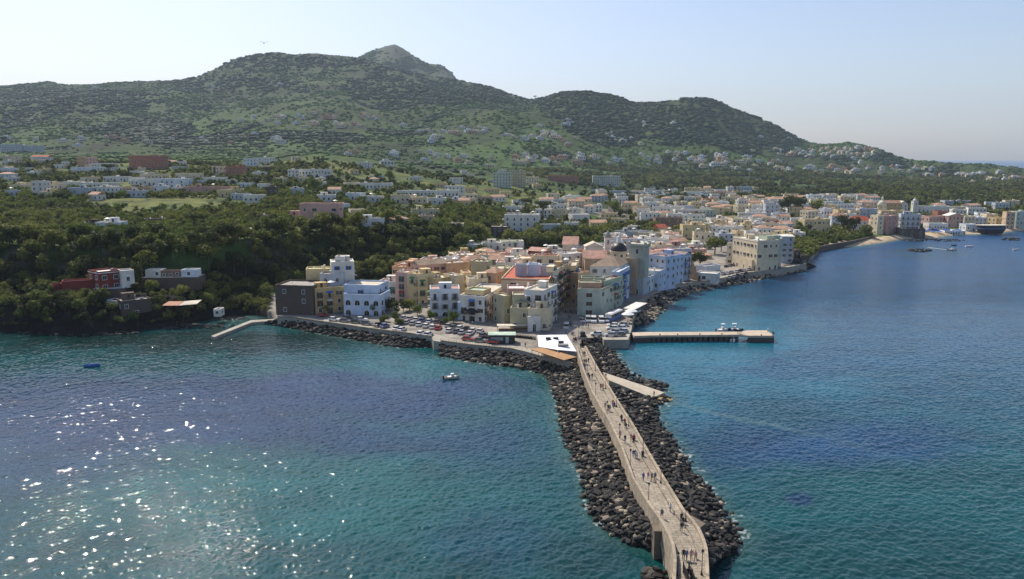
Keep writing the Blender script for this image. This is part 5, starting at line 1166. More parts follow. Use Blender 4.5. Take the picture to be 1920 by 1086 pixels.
# trees that stand out in the photo: (kind, px, base py, scale, label, zb)
spec = [('bright_tree',703,592,.8,'small bright green tree at the corner of the arched waterfront house',3),('bright_tree',783,594,.75,'small bright green tree before the yellow corner block',3),('bright_tree',808,603,.62,'bright sapling at the left end of the bluish balcony block',3),
 ('bright_tree',850,607,.72,'bright green tree before the bluish balcony block',3),('bright_tree',836,611,.5,'low bright bush beside the parked white cars',3),('broadleaf_tree',652,587,.55,'small tree by the arches of the bluish waterfront house',3),('broadleaf_tree',610,588,.6,'small tree before the ochre house',3),
 ('dark_tree',727,586,.8,'dark bushy tree left in the garden beside the car park',3),('dark_tree_b',742,590,.9,'dark bushy tree in the middle of the garden beside the car park',3),('dark_tree',756,588,.8,'dark bushy tree right in the garden beside the car park',3),('broadleaf_tree',768,585,.8,'tall mid green tree at the right end of the car park garden',3),
 ('shrub',719,603,1.3,'round dark shrub at the front of the car park garden',3),('broadleaf_tree_b',741,606,.7,'reddish green tree at the front of the car park garden',3),('shrub',752,609,1.2,'round shrub at the right front of the car park garden',3),
 ('bright_tree',1026,621,.35,'little green bush in front of the cream corner house',3),
 ('bright_tree',592,362,1.9,'big bright green tree in front of the wide white hotel',None),('bright_tree',708,341,1.6,'bright green tree left of a pair on the slope',None),('bright_tree',731,342,1.9,'larger bright green tree right of a pair on the slope',None),
 ('bright_tree',762,351,.9,'small round yellow green tree beside the long terraced villa',None),('palm',432,300,2.6,'tall palm standing alone above the plateau',None),('bright_tree',1152,404,2.1,'round light green tree beside the bright yellow house',None),
 ('umbrella_pine',1018,412,1.7,'big umbrella pine right beside the white arched villa',None),('umbrella_pine',985,402,1.5,'umbrella pine just behind the white arched villa',None),('umbrella_pine',365,440,1.15,'umbrella pine on the left bluff edge',None),('umbrella_pine',505,340,1.6,'umbrella pine left of the wide white hotel',None),('umbrella_pine',205,335,1.6,'umbrella pine in the middle of the plateau villas',None),
 ('umbrella_pine',1378,368,2.2,'wide umbrella pine standing in the upper town roofs',None),('umbrella_pine',1390,386,1.7,'umbrella pine below the widest one in the upper town',None),
 ('dark_tree',1478,404,3.0,'massive dark tree left of the pair beside the shaded balcony block',None),('dark_tree_b',1500,404,3.0,'massive dark tree right of the pair beside the shaded balcony block',None),('bright_tree',1531,404,2.4,'big bright green tree beside the massive dark trees',None),
 ('dark_tree',1580,436,2.2,'dark leafy tree before the white house with the orange tile roof',None),('dark_tree_b',1600,438,2.2,'dark leafy tree before the bright red roof',None),('broadleaf_tree',1622,445,1.5,'green tree at the beach end of the garden wall',None),('bright_tree',1500,432,1.1,'light green tree at the left corner of the yellow mansion',None),('dark_tree',1515,436,1.0,'dark garden tree in front of the yellow mansion',None),
 ('broadleaf_tree',1340,477,1.7,'dense green tree left of the grand palace',None),('dark_tree',1352,472,1.4,'darker tree touching the palace wall',None),('dark_tree',1312,503,1.4,'dark garden tree behind the white restaurant pavilion',None),('broadleaf_tree',1297,500,1.1,'garden tree at the end of the blue row',None),
 ('cypress',254,540,1.2,'tall dark cypress left of the pair between the cliff houses',12),('cypress',265,540,1.15,'tall dark cypress right of the pair between the cliff houses',12),('broadleaf_tree',287,552,.9,'round pale tree below the cypresses on the cliff',9.5),('shrub',150,548,1.2,'pale shrub beside the red cliff house wall',11),
 ('cypress',242,332,1.2,'single cypress on the plateau',None),('cypress',403,331,1.2,'cypress beside the dark red plateau building',None),('umbrella_pine',1598,268,2.6,'lone umbrella pine on the skyline of the small hill',None),('umbrella_pine',1578,268,3.4,'broad umbrella pine clump on the skyline of the small hill',None),('umbrella_pine',1668,288,3.4,'low flat pine near the end of the small hill',None),('umbrella_pine',1022,180,3.0,'lone pine on the saddle between the mountains',None),('umbrella_pine',1003,187,1.8,'small pine on the saddle between the mountains',None),
 ('broadleaf_tree',1620,270,4.0,'dark tree beside the skyline tower of the small hill',None),('dark_tree',915,437,1.3,'dark tree below the white arched villa',None),('bright_tree',908,428,1.0,'yellowish tree left of the white arched villa',None)]
for k, px_, py_, s, lb, zb in spec:
    g = T(px_, py_) if zb is None else W(px_, py_, zb)
    if g is not None: tree(k, g, s, lb, 'trees that stand out')
# the nearest trees of the bluff and gardens as single things
r_ = random.Random(77); cand = []
def zone_k(px, py): 
    return r_.choice(['broadleaf_tree','broadleaf_tree_b','dark_tree','dark_tree_b','broadleaf_tree','shrub','shrub_b'])
LBZ = [(lambda x, y, D: y > 470 and x < 500, 'on the dark cliff above the left shore'), (lambda x, y, D: x >= 500 and D < 425, 'on the steep dark slope behind the old town'), (lambda x, y, D: x < 330 and D < 500, 'in the scrub of the left bluff'), (lambda x, y, D: D < 500, 'on the bluff near the pink villa'), (lambda x, y, D: True, 'in the gardens behind the old town')]
n_s = 0
def in_field(x, y, D, px, py): return 205 < px < 385 and 372 < py < 396
SC = []
for i in range(60000):
    D = 268+(r_.random()**.75)*352; a = r_.uniform(GA[60], apx(1230)); x = a*D
    if D > 305 and r_.random() < 0: continue
    z = ground(x, D); px_, py_ = P(x, D, z)
    if px_ > 1000 and (D < 470 or D > 600): continue
    j = int(np.searchsorted(GA, a)); j = min(j, NA-1)
    if px_ > 505 and (D < LD[3][j]-16 or px_ < 560 and D < 340): continue
    if px_ <= 505 and D < LD[0][j]+1.5: continue
    if in_field(x, D, D, px_, py_): continue
    k = zone_k(px_, py_)
    if D > LD[4][j]+8 and r_.random() < .22: k = 'bright_tree'
    s = r_.uniform(.55, 1.25)*(1.0 if D < 430 else 1.05)*(1.25 if D < LD[4][j]+10 else .8)
    if px_ < 505 and D < LD[3][j]:
        s *= .62
        if z < .6: continue
    if D > LD[4][j]+14:
        s *= .8
        if vnoise(np.array(x/30), np.array(D/40), 5) < .42 and r_.random() < .8: k = r_.choice(['shrub','shrub_b']); s *= 1.1
    if not clear(x, D, 1.2*s): continue
    rr = (1.5 if D < LD[4][j]+10 else 2.35)*s; key = (int(x//8), int(D//8)); ok = True
    for (qx, qy, qr) in SC[-1:]: pass
    cell = GRID.setdefault(key, []) if 'GRID' in globals() else None
    if cell is None: GRID = {}; cell = GRID.setdefault(key, [])
    for di in (-1, 0, 1):
        for dj in (-1, 0, 1):
            for (qx, qy, qr) in GRID.get((key[0]+di, key[1]+dj), ()):
                if (qx-x)**2+(qy-D)**2 < ((qr+rr)*.78)**2: ok = False; break
            if not ok: break
        if not ok: break
    if not ok: continue
    cell.append((x, D, rr)); cand.append((x, D, z, s, k, px_, py_))
cand = [c for c in cand if -300 < c[5] < 1300]
inview = sorted([c for c in cand if 0 < c[5] < 1920], key=lambda c: -c[3]/c[1])
single = inview[:300-len(spec)]; ids = set(id(c) for c in single)
for c in single:
    x, D, z, s, k, px_, py_ = c; nm = k[:-2] if k.endswith('_b') else k
    zn = next(t for f, t in LBZ if f(px_, py_, D)); tree(k, Vector((x, D, z-.2)), s, f'{NAMES[nm][0]} {zn}', f'{NAMES[nm][0]}s {zn}')
print('near trees', len(cand))
def merged(name, items, mats, label=None):
    V, F, o_ = [], [], 0
    for v, f, x, y, z, s, rz in items:
        c_, s_ = math.cos(rz)*s, math.sin(rz)*s
        vv = np.empty_like(v); vv[:, 0] = v[:, 0]*c_-v[:, 1]*s_+x; vv[:, 1] = v[:, 0]*s_+v[:, 1]*c_+y; vv[:, 2] = v[:, 2]*s+z
        V.append(vv.astype(np.float32)); F.append(f+o_); o_ += len(v)
    if not V: return
    o = link(bpy.data.objects.new(name, mesh_np(name, np.concatenate(V), np.concatenate(F), mats))); tag(o, kind='stuff'); return o
for nm, kk in (('bright_scrub', ('bright_tree',)), ('scrub', ('broadleaf_tree','broadleaf_tree_b','shrub')), ('dark_scrub', ('dark_tree','dark_tree_b','shrub_b'))):
    it = []
    for c in cand:
        if id(c) in ids or c[4] not in kk: continue
        v, f = TK[c[4]][2], TK[c[4]][3]
        n = int(len(f)*(.6 if c[1] < 400 else .33)); v = v[:n*4]*(1 if c[1] < 400 else 1.0); f = f[:n]
        if c[1] > 400: vq = v.reshape(-1, 4, 3); mc = vq.mean(1, keepdims=True); v = (mc+(vq-mc)*1.35).reshape(-1, 3)
        it.append((v, f, c[0], c[1], c[2]-.3, c[3], r_.uniform(0, 6.28)))
    merged('woodland', it, {'scrub': LEAF, 'bright_scrub': LEAFB}.get(nm, LEAFD))
# crowns for the middle distance and the mountain: many small leaf clumps, fewer and larger with distance
def far_crown(seed, n, leaf): 
    v, f = leaf_crown(seed, n, 3.2, 2.6, leaf, 6); v[:, 2] += 2.2; return v.astype(np.float32), f
FC1 = [far_crown(50+k, 90, .95) for k in range(8)]
def ico_blob(seed):
    bm = bmesh.new(); bmesh.ops.create_icosphere(bm, subdivisions=1, radius=1); r = random.Random(seed)
    for v in bm.verts:
        q = r.uniform(.7, 1.2); v.co = Vector((v.co.x*q*3.6, v.co.y*q*3.6, v.co.z*q*1.5+.9))
    v = np.array([v.co[:] for v in bm.verts], np.float32); f = np.array([[w_.index for w_ in q.verts] for q in bm.faces]); bm.free(); return v, f
FC2 = [ico_blob(k) for k in range(8)]
rg = np.random.default_rng(3)
def scatter(n, D0, D1, a0, a1, dens, srange, crowns, name, mat, pw=1.0, foot=True, skip=None, dk=0):
    A_ = rg.uniform(a0, a1, n); U = rg.random(n); D_ = np.sqrt(D0**2+(D1**2-D0**2)*U) if pw == 1 else D0*(D1/D0)**U
    X_ = A_*D_; nz = fbm(X_/70, D_/95, 4, 77); nz2 = fbm(X_/330, D_/420, 3, 78); it = []
    kp = rg.random(n) < np.clip(dens+nz*1.5+nz2*1.0, .04, 1); S_ = rg.uniform(*srange, n)
    ZZ = groundv(X_, D_)
    if dk: kp &= (darkness(X_, D_, ZZ)*dk > 0)
    for x, D, s, nn, z in zip(X_[kp], D_[kp], S_[kp], nz[kp], ZZ[kp]):
        if z < .8 or (foot and not clear(x, D, 1.6*s)) or (skip and skip(x, D, z)): continue
        v, f = crowns[rg.integers(len(crowns))]; it.append((v, f, x, D, z-.3, s*(1+.25*nn), rg.uniform(0, 6.28)))
    o = merged('woodland', it, mat)
    if o and crowns is FC2: o.data.polygons.foreach_set('use_smooth', np.ones(len(o.data.polygons), bool))
    return o
def sk_mid(x, D, z):
    px_, py_ = P(x, D, z)
    if in_field(x, D, D, px_, py_): return True
    if 1000 < px_ < 1560 and D < 560: return True
    if px_ > 1540 and D < np.interp(x/D, cA, cD)+34: return True
    return False
lo, hi = GA[40], GA[-40]
scatter(8000, 540, 1000, lo, apx(1180), .42, (.5, 1.15), FC1, 'mid', LEAF, skip=sk_mid)
scatter(5200, 540, 1000, lo, apx(1180), .30, (.55, 1.25), FC1, 'mid dark', LEAFD, skip=sk_mid)
scatter(900, 455, 640, apx(1485), apx(1660), 1.0, (.5, 1.1), FC1, 'headland garden', LEAF, skip=lambda x, D, z: D < np.interp(x/D, cA, cD)+np.interp(P(x, D, z)[0], [1500, 1530, 1660], [12, 8, 40]))
scatter(600, 455, 640, apx(1485), apx(1660), 1.0, (.4, .8), FC1, 'headland garden', LEAFB, skip=lambda x, D, z: D < np.interp(x/D, cA, cD)+np.interp(P(x, D, z)[0], [1500, 1530, 1660], [12, 8, 40]))
scatter(5200, 470, 1000, apx(1120), hi, .42, (.7, 1.4), FC1, 'town trees', LEAF, skip=sk_mid)
scatter(4200, 470, 1000, apx(1120), hi, .3, (.8, 1.5), FC1, 'town trees dark', LEAFD, skip=sk_mid)
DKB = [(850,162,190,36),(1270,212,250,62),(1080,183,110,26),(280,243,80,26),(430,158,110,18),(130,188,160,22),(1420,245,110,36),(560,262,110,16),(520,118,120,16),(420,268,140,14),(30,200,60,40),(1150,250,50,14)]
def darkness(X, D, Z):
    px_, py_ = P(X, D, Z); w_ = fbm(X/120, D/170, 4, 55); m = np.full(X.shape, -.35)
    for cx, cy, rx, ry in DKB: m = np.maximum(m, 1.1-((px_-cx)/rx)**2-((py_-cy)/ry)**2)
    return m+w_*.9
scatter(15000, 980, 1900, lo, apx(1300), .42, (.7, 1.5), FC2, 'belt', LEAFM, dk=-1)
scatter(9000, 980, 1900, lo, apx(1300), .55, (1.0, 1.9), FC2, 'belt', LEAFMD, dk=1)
scatter(3000, 900, 1900, apx(1020), apx(1240), .5, (.9, 1.6), FC1, 'edge', LEAFD)
scatter(3000, 1000, 1900, apx(980), apx(1240), .5, (.9, 1.6), FC1, 'edge', LEAF)
scatter(9000, 860, 2100, apx(1230), hi, 1.0, (1.0, 1.8), FC1, 'pine wood', LEAFD)
scatter(9000, 860, 2100, apx(1215), hi, .7, (1.0, 1.8), FC1, 'green wood', LEAF)
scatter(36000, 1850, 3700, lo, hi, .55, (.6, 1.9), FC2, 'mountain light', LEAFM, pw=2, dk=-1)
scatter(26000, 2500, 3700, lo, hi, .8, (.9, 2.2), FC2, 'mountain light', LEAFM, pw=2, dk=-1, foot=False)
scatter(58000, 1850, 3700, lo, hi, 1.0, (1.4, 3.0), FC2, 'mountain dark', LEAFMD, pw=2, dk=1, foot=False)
scatter(5000, 4500, 5100, apx(640), apx(900), .3, (1.6, 2.8), FC2, 'peak', LEAFM, foot=False)
# vineyard rows in the pale field
it = []
for k in range(22):
    for j in range(60):
        px_ = 225+j*2.4+k*1.2; py_ = 375+k*.95; g = T(px_, py_)
        if g is not None and clear(g.x, g.y, .5): it.append((TK['shrub'][2][:160], TK['shrub'][3][:40], g.x, g.y, g.z-.3, .55, j*.7))
o = merged('vineyard', it, LEAFB)
# ---------------------------------------------------------------- cars
CARC = dict(white=(.78,.78,.78), silver=(.45,.46,.48), black=(.015,.015,.018), grey=(.12,.125,.13), red=(.42,.03,.02), blue=(.03,.08,.28), beige=(.40,.36,.28))
TYRE = plain('tyre', (.02,.02,.02), .8, .1); RIM = plain('rim', (.4,.4,.42), .4, .1); LAMP = plain('lamp_lens', (.7,.7,.68), .2, .05); TAIL = plain('tail_lamp', (.4,.02,.02), .3, .05)
def carpaint(c):
    m = plain('car_paint_'+c, CARC[c], .28, .05, .5, spec=.6); m.node_tree.nodes['Principled BSDF'].inputs['Coat Weight'].default_value = .6; return m
def body_mesh(kindc, c):
    prof = dict(car=([(-2.0,.35),(-2.08,.6),(-2.0,.85),(-1.55,.93),(1.05,.93),(1.85,.80),(2.05,.62),(2.0,.35)], [(-1.75,.93),(-1.35,1.42),(.15,1.45),(.98,.93)], .82, .66),
      van=([(-2.4,.35),(-2.45,1.0),(-2.4,1.15),(1.9,1.15),(2.4,.95),(2.5,.6),(2.45,.35)], [(-2.4,1.15),(-2.3,1.95),(1.0,1.98),(1.85,1.15)], .95, .84))[kindc]
    b, g, hw, hg = prof; bm = bmesh.new()
    def ext(pts, w0, w1, mi, roof=None):
        n = len(pts); L_ = [bm.verts.new((x, -w0, z)) for x, z in pts]; R_ = [bm.verts.new((x, w0, z)) for x, z in pts]
        if w1 != w0:
            zt = max(z for _, z in pts)
            for v in L_+R_:
                if v.co.z > zt-.1: v.co.y *= w1/w0
        fs = [bm.faces.new(L_), bm.faces.new(R_[::-1])]
        for i in range(n): fs.append(bm.faces.new((L_[(i+1) % n], L_[i], R_[i], R_[(i+1) % n])))
        for f_ in fs: f_.material_index = mi
    ext(b, hw, hw, 0); bmesh.ops.bevel(bm, geom=[e for e in bm.edges], offset=.06, segments=1, affect='EDGES')
    me = bpy.data.meshes.new('body'); bm.to_mesh(me); bm.free(); me.materials.append(carpaint(c))
    bm = bmesh.new(); ext(g, hw-.06, hg, 0); gm = bpy.data.meshes.new('windows'); bm.to_mesh(gm); bm.free(); gm.materials.append(GLASS)
    m = MB(); z = g[1][1]; m.box(g[1][0]-.04, g[2][0]+.06, -hg+.02, hg-.02, z-.03, z+.035)
    for x in ((g[0][0]+g[1][0])/2*.0+(g[1][0]+g[2][0])/2,): 
        for s in (-1, 1): m.add([(x-.05, s*(hw-.05), g[0][1]), (x+.05, s*(hw-.05), g[0][1]), (x+.05, s*(hg+.01), z), (x-.05, s*(hg+.01), z)], [(0, 1, 2, 3)])
    rm = m.mesh('roof', carpaint(c)); return me, gm, rm, b
m = MB(); m.tube((0, -.1, 0), (0, .1, 0), .31, n=12); WHEEL = m.mesh('wheel', TYRE); m = MB(); m.tube((0, -.115, 0), (0, .115, 0), .19, n=8); RIMM = m.mesh('rim', RIM)
m = MB(); m.box(-.03, .03, -.16, .16, -.07, .07); HL = m.mesh('headlight', LAMP); m = MB(); m.box(-.03, .03, -.13, .13, -.1, .1); TL = m.mesh('tail_light', TAIL)
CP_ = {}
def make_car(k, c):
    me, gm, rm, b = body_mesh(k, c); o = empty('parked_car' if k == 'car' else 'parked_van', (0, 0, 0))
    for n_, m_ in (('body', me), ('windows', gm), ('roof', rm)): link(bpy.data.objects.new(n_, m_), o)
    hw = .82 if k == 'car' else .95; wx = 1.25 if k == 'car' else 1.5
    for x in (-wx, wx):
        for y in (-hw+.06, hw-.06): q = inst('wheel', WHEEL, o, (x, y, .31)); inst('rim', RIMM, q)
    fx = b[-2][0]-.05; rx_ = b[1][0]+.02
    for y in (-hw*.7, hw*.7): inst('headlight', HL, o, (fx, y, .66)); inst('tail_light', TL, o, (rx_, y, .7))
    return o
nused = {}
CARS = []
def car(x, y, z, rz, k, c, where, group):
    key = (k, c)
    if key not in CP_: o = CP_[key] = make_car(k, c)
    else: o = copy_tree(CP_[key])
    o.location = (x, y, z); o.rotation_euler = (0, 0, rz); o.scale = (1.05, 1.05, 1.05)
    tag(o, 'x', 'car' if k == 'car' else 'van', group); CARS.append((o, k, c, where)); return o
rc = random.Random(12); PAL = ['white']*6+['silver']*4+['black']*3+['grey']*3+['red','blue','beige']
def row(x0, y0, x1, y1, n, head, where, z=3.0, group=None, kinds=('car',), pal=PAL, jit=.08, drop=.08):
    a, b = W(x0, y0, z), W(x1, y1, z)
    for i in range(n):
        if rc.random() < drop: continue
        p = a.lerp(b, (i+.5)/n); car(p.x+rc.uniform(-.3, .3), p.y+rc.uniform(-.4, .4), z, head+rc.uniform(-jit, jit), rc.choice(kinds), rc.choice(pal), where, group or 'cars parked by the water')
row(705,611,808,631,9,R(62),'in the angled row along the sea wall'); row(745,604,830,619,7,R(80),'in the second row of the car park'); row(752,598,838,609,7,R(80),'in the rear row of the car park')
row(835,613,905,625,6,R(78),'in the middle of the car park'); row(838,622,925,634,7,R(70),'in the front right cluster of the car park'); row(868,637,935,646,3,R(-12),'at the low wall right of the steps',jit=.1)
row(592,592,618,596,1,R(-10),'before the ochre house',pal=['white','red','grey']); row(618,601,700,610,4,R(-18),'along the promenade below the arched house'); row(640,597,690,603,2,R(-10),'under the arched waterfront house')
row(1084,604,1145,604,5,R(-90),'in front of the pale green corner house',kinds=('van','car'),pal=['white','white','silver'],group='cars on the bridge square',drop=0)
row(1141,613,1176,611,2,R(178),'at the quay edge of the bridge square',kinds=('car',),pal=['silver','white'],drop=0,group='cars on the bridge square'); row(1142,619,1170,617,2,R(182),'in the crowd of cars beside the pier',kinds=('van','car'),pal=['white'],drop=0,group='cars on the bridge square')
row(1146,625,1172,623,2,R(175),'in the crowd of cars beside the pier',pal=['silver','white'],drop=0,group='cars on the bridge square'); row(1136,631,1168,630,2,R(185),'on the slab above the pier root',pal=['grey','silver'],drop=0,group='cars on the bridge square')
row(1110,630,1126,629.5,1,R(180),'behind the boulders right of the bridge',pal=['white'],drop=0,group='cars on the bridge square'); row(1088,630,1096,630,1,R(95),'alone at the head of the bridge',pal=['black'],drop=0,group='cars on the bridge square'); row(1060,618,1066,610,2,R(80),'at the mouth of the main street',kinds=('car','van'),pal=['black','white'],drop=0,group='cars on the bridge square')
g2 = 'cars in the shore lot'
row(1352,516,1408,506,7,R(65),'in the long row of the shore lot',group=g2); row(1364,523,1402,514,5,R(65),'in the front row of the shore lot',group=g2); row(1358,502,1395,496,6,R(70),'in the rear row of the shore lot',group=g2)
row(1356,493,1376,490,1,R(5),'near the peach annex in the shore lot',group=g2); row(1425,507,1462,505,4,R(10),'below the green palace front',group=g2,pal=PAL+['blue','blue'])
row(1300,529,1340,525,2,R(15),'beside the white restaurant pavilion',group=g2)
gr = {}
for o, k, c, wh in CARS: gr.setdefault((k, c, wh), []).append(o)
ON = ['leftmost', 'second from left', 'third from left', 'fourth from left', 'fifth from left', 'sixth from left', 'seventh from left']
for (k, c, wh), l in gr.items():
    l.sort(key=lambda o: o.location.x/o.location.y)
    for i, o in enumerate(l): o['label'] = f'{c} {k} {wh}'+('' if len(l) == 1 else f', {ON[min(i, 6)]}')
# blue and white tourist bus in the shade
bus = empty('bus', W(1151, 599, 3), R(60)); tag(bus, 'long blue and white bus parked in the shade of the greenish houses', 'bus')
m = MB(); m.box(-5.5, 5.5, -1.25, 1.25, .4, 1.5); m.box(-5.5, 5.5, -1.25, 1.25, 2.5, 2.9, 1); m.box(-5, 5, -.9, .9, 2.9, 3.1, 1); m.build('body', [plain('bus_blue', (.12,.22,.55), .4, .1), WHITEP], bus)
m = MB(); m.box(-5.45, 5.45, -1.2, 1.2, 1.5, 2.5)
m.build('windows', GLASS, bus)
m = MB()
for i in range(8): m.box(-5.46+i*1.55, -5.36+i*1.55, -1.24, 1.24, 1.5, 2.5)
m.build('pillars', WHITEP, bus)
for x in (-3.6, 3.6):
    for y in (-1.15, 1.15): q = inst('wheel', WHEEL, bus, (x, y, .42), sc=(1.35, 1.2, 1.35)); inst('rim', RIMM, q)
# scooters beside the kiosk
m = MB(); m.box(-.55, .0, -.14, .14, .35, .78); m.box(-.1, .45, -.13, .13, .22, .36); m.tube((.45, 0, .3), (.62, 0, 1.0), .05); m.box(.3, .5, -.16, .16, .35, .9); m.box(.54, .62, -.32, .32, .95, 1.0); SB = m.mesh('body', IRON)
m = MB(); m.box(-.6, .0, -.13, .13, .78, .9); SS = m.mesh('seat', plain('seat_black', (.03,.03,.03), .6, .1))
m = MB(); m.tube((0, -.05, 0), (0, .05, 0), .22, n=10); SW = m.mesh('wheel', TYRE)
p0, p1 = W(966, 633, 3), W(1003, 637, 3)
for i in range(13):
    o = empty('scooter', p0.lerp(p1, i/12), R(75)+rc.uniform(-.15, .15)); link(bpy.data.objects.new('body', SB), o); link(bpy.data.objects.new('seat', SS), o); inst('wheel', SW, o, (-.45, 0, .22)); inst('wheel', SW, o, (.58, 0, .22))
    tag(o, 'black scooter in the tight row between the dark kiosk and the white membrane roof', 'scooter', 'scooters parked behind the dark kiosk')

# ---------------------------------------------------------------- people: one skinned body per pose, copied
CL = dict(dark=(.03,.03,.04), white=(.72,.70,.68), blue=(.06,.12,.30), red=(.35,.05,.05), tan=(.38,.28,.18), grey=(.22,.22,.24), green=(.08,.14,.08), pink=(.55,.30,.30))
SKIN = plain('skin', (.45,.27,.19), .6, .1); HAIR = plain('hair_dark', (.035,.022,.015), .7, .1)
def cloth(c): return plain('cloth_'+c, CL[c], .9, .12, 4)
def person_mesh(seed):
    r = random.Random(seed); st = r.choice([.10, .22, .30, .05]); sw = st*.9; bend = r.uniform(-.02, .05)
    J = {}; E = []; RR = {}
    def j(n, p, q): J[n] = p; RR[n] = q
    j('pelvis', (0, 0, .95), .145); j('waist', (0, bend*.3, 1.10), .13); j('chest', (0, bend, 1.30), .155); j('sh', (0, bend, 1.43), .10); j('neck', (0, bend+.01, 1.51), .055); j('head', (0, bend+.03, 1.60), .085); j('top', (0, bend+.025, 1.69), .075)
    E += [('pelvis','waist'),('waist','chest'),('chest','sh'),('sh','neck'),('neck','head'),('head','top')]
    for s, sx in (('l', -1), ('r', 1)):
        f = st*sx
        j('hip'+s, (sx*.10, 0, .90), .105); j('knee'+s, (sx*.11, f*.5-.03*(f < 0)+.03, .50), .068); j('ankle'+s, (sx*.11, f, .09), .045); j('toe'+s, (sx*.12, f+.15, .045), .04)
        E += [('pelvis','hip'+s),('hip'+s,'knee'+s),('knee'+s,'ankle'+s),('ankle'+s,'toe'+s)]
        j('shd'+s, (sx*.19, bend, 1.41), .068); j('elb'+s, (sx*.24, bend-f*.4-.03, 1.13), .048); j('wri'+s, (sx*.24, bend-f*.9+.05, .90), .034); j('hand'+s, (sx*.235, bend-f*1.0+.09, .80), .032)
        E += [('sh','shd'+s),('shd'+s,'elb'+s),('elb'+s,'wri'+s),('wri'+s,'hand'+s)]
    ks = list(J); me = bpy.data.meshes.new('p'); me.from_pydata([J[k] for k in ks], [(ks.index(a), ks.index(b)) for a, b in E], [])
    o = bpy.data.objects.new('p', me); link(o); sk = o.modifiers.new('s', 'SKIN'); me.skin_vertices
    if not me.skin_vertices: me.attributes
    for i, k in enumerate(ks): me.skin_vertices[0].data[i].radius = (RR[k]*(1.25 if k in ('chest', 'pelvis', 'waist', 'sh') else 1), RR[k]*(.85 if k in ('chest', 'waist', 'sh') else 1)); me.skin_vertices[0].data[i].use_root = (k == 'pelvis')
    ss = o.modifiers.new('u', 'SUBSURF'); ss.levels = ss.render_levels = 1
    dg = bpy.context.evaluated_depsgraph_get(); dg.update(); ev = bpy.data.meshes.new_from_object(o.evaluated_get(dg)); bpy.data.objects.remove(o)
    ev.name = 'person'; return ev
combos = [('dark','dark'),('dark','tan'),('white','dark'),('dark','blue'),('red','dark'),('white','blue'),('blue','grey'),('grey','dark'),('pink','tan'),('dark','grey')]
PM = []
for i, (a, b) in enumerate(combos):
    me = person_mesh(i); me.materials.clear()
    for m_ in (cloth(a), cloth(b), SKIN, HAIR, TYRE): me.materials.append(m_)
    short = i % 3 == 1
    for p in me.polygons:
        c = p.center; z = c.z; ax = abs(c.x)
        if z < .085: q = 4
        elif z > 1.63 or (z > 1.53 and c.y < .015): q = 3
        elif z > 1.49: q = 2
        elif ax > .205 and z < .86: q = 2
        elif ax > .205 and z < 1.12 and short: q = 2
        elif z > .93 or ax > .205: q = 0
        elif short and z < .5: q = 2
        else: q = 1
        p.material_index = q
    me.polygons.foreach_set('use_smooth', [True]*len(me.polygons)); PM.append((me, a, b, short))
BP = [(615,372),(632,372),(627,455),(645,455),(683,440),(605,490),(633,505),(668,590),(680,612),(707,605),(795,712),(817,712),(840,905),(872,930),(887,930),(915,880),(925,890),(943,895),(965,900),(1005,1030),(1048,1075),
      (518,228),(530,232),(546,236),(560,214),(575,222),(590,205),(512,236),(540,222),(505,165),(520,160),(498,160),(630,290),(645,250)]
BP = [(980+x/5.43, 600+y/5.43) for x, y in BP]
BP += [(1040+x/3.55, 780+y/3.55) for x, y in [(445,40),(473,90),(435,150),(468,178),(507,168),(520,175),(543,178),(563,172),(523,275),(535,275),(545,288),(590,278),(613,282),(627,285),(590,432),(622,425),(645,432),(668,432),(768,640),(713,682),(855,735),(843,772),(873,708),(857,957),(878,958),(908,963),(936,968),(908,1082),(885,1078)]]
PPL = []; rp = random.Random(31)
for x, y in BP:
    z = DZ+.004 if y > 650 else 3.004; g = W(x, y, z)
    if y > 650:
        el, er = at_y(bl, g.y), at_y(br, g.y); g.x = min(max(g.x, el.x+.75), er.x-1.5)
    PPL.append((g, 'on the bridge' if y > 650 else 'at the town end of the bridge', 0 if rp.random() < .5 else math.pi))
for x, y, wh in [(1383,626,'on the pier'),(1386,626,'on the pier'),(1389,626,'on the pier'),(1440,623,'near the far end of the pier'),(1449,630,'at the tip of the pier'),(1450,631,'at the tip of the pier')]: PPL.append((W(x, y, 2.304), wh, rp.uniform(0, 6)))
PPL.append((W(1226, 744, .75), 'at the foot of the slipway', 2.))
for x, y in [(1061,628),(1056,600),(1066,596),(1070,588),(1063,606),(1075,580),(1068,601),(1060,590),(1078,572),(1099,614),(1103,616),(897,622),(886,610),(700,615),(1010,640),(985,652)]: PPL.append((W(x, y, 3.004), 'in the streets by the square', rp.uniform(0, 6)))
gr = {}
for i, (g, wh, hd) in enumerate(PPL):
    me, a, b, short = PM[rp.randrange(10)]
    o = bpy.data.objects.new('person', me); link(o); o.location = g; s = rp.uniform(.93, 1.06); o.scale = (s, s, s); o.rotation_euler = (0, 0, hd+rp.uniform(-.4, .4))
    gr.setdefault((f'person in {a} top and {b} '+('shorts' if short else 'trousers')+f' {wh}'), []).append(o); tag(o, None, 'person', 'people '+wh)
ON2 = ['nearest', 'second nearest', 'third nearest', 'fourth nearest', 'fifth nearest', 'sixth nearest', 'seventh nearest', 'eighth nearest', 'ninth nearest', 'tenth nearest']
for lb, l in gr.items():
    l.sort(key=lambda o: o.location.y)
    for i, o in enumerate(l): o['label'] = lb if len(l) == 1 else f'{lb}, {ON2[min(i, 9)]}'
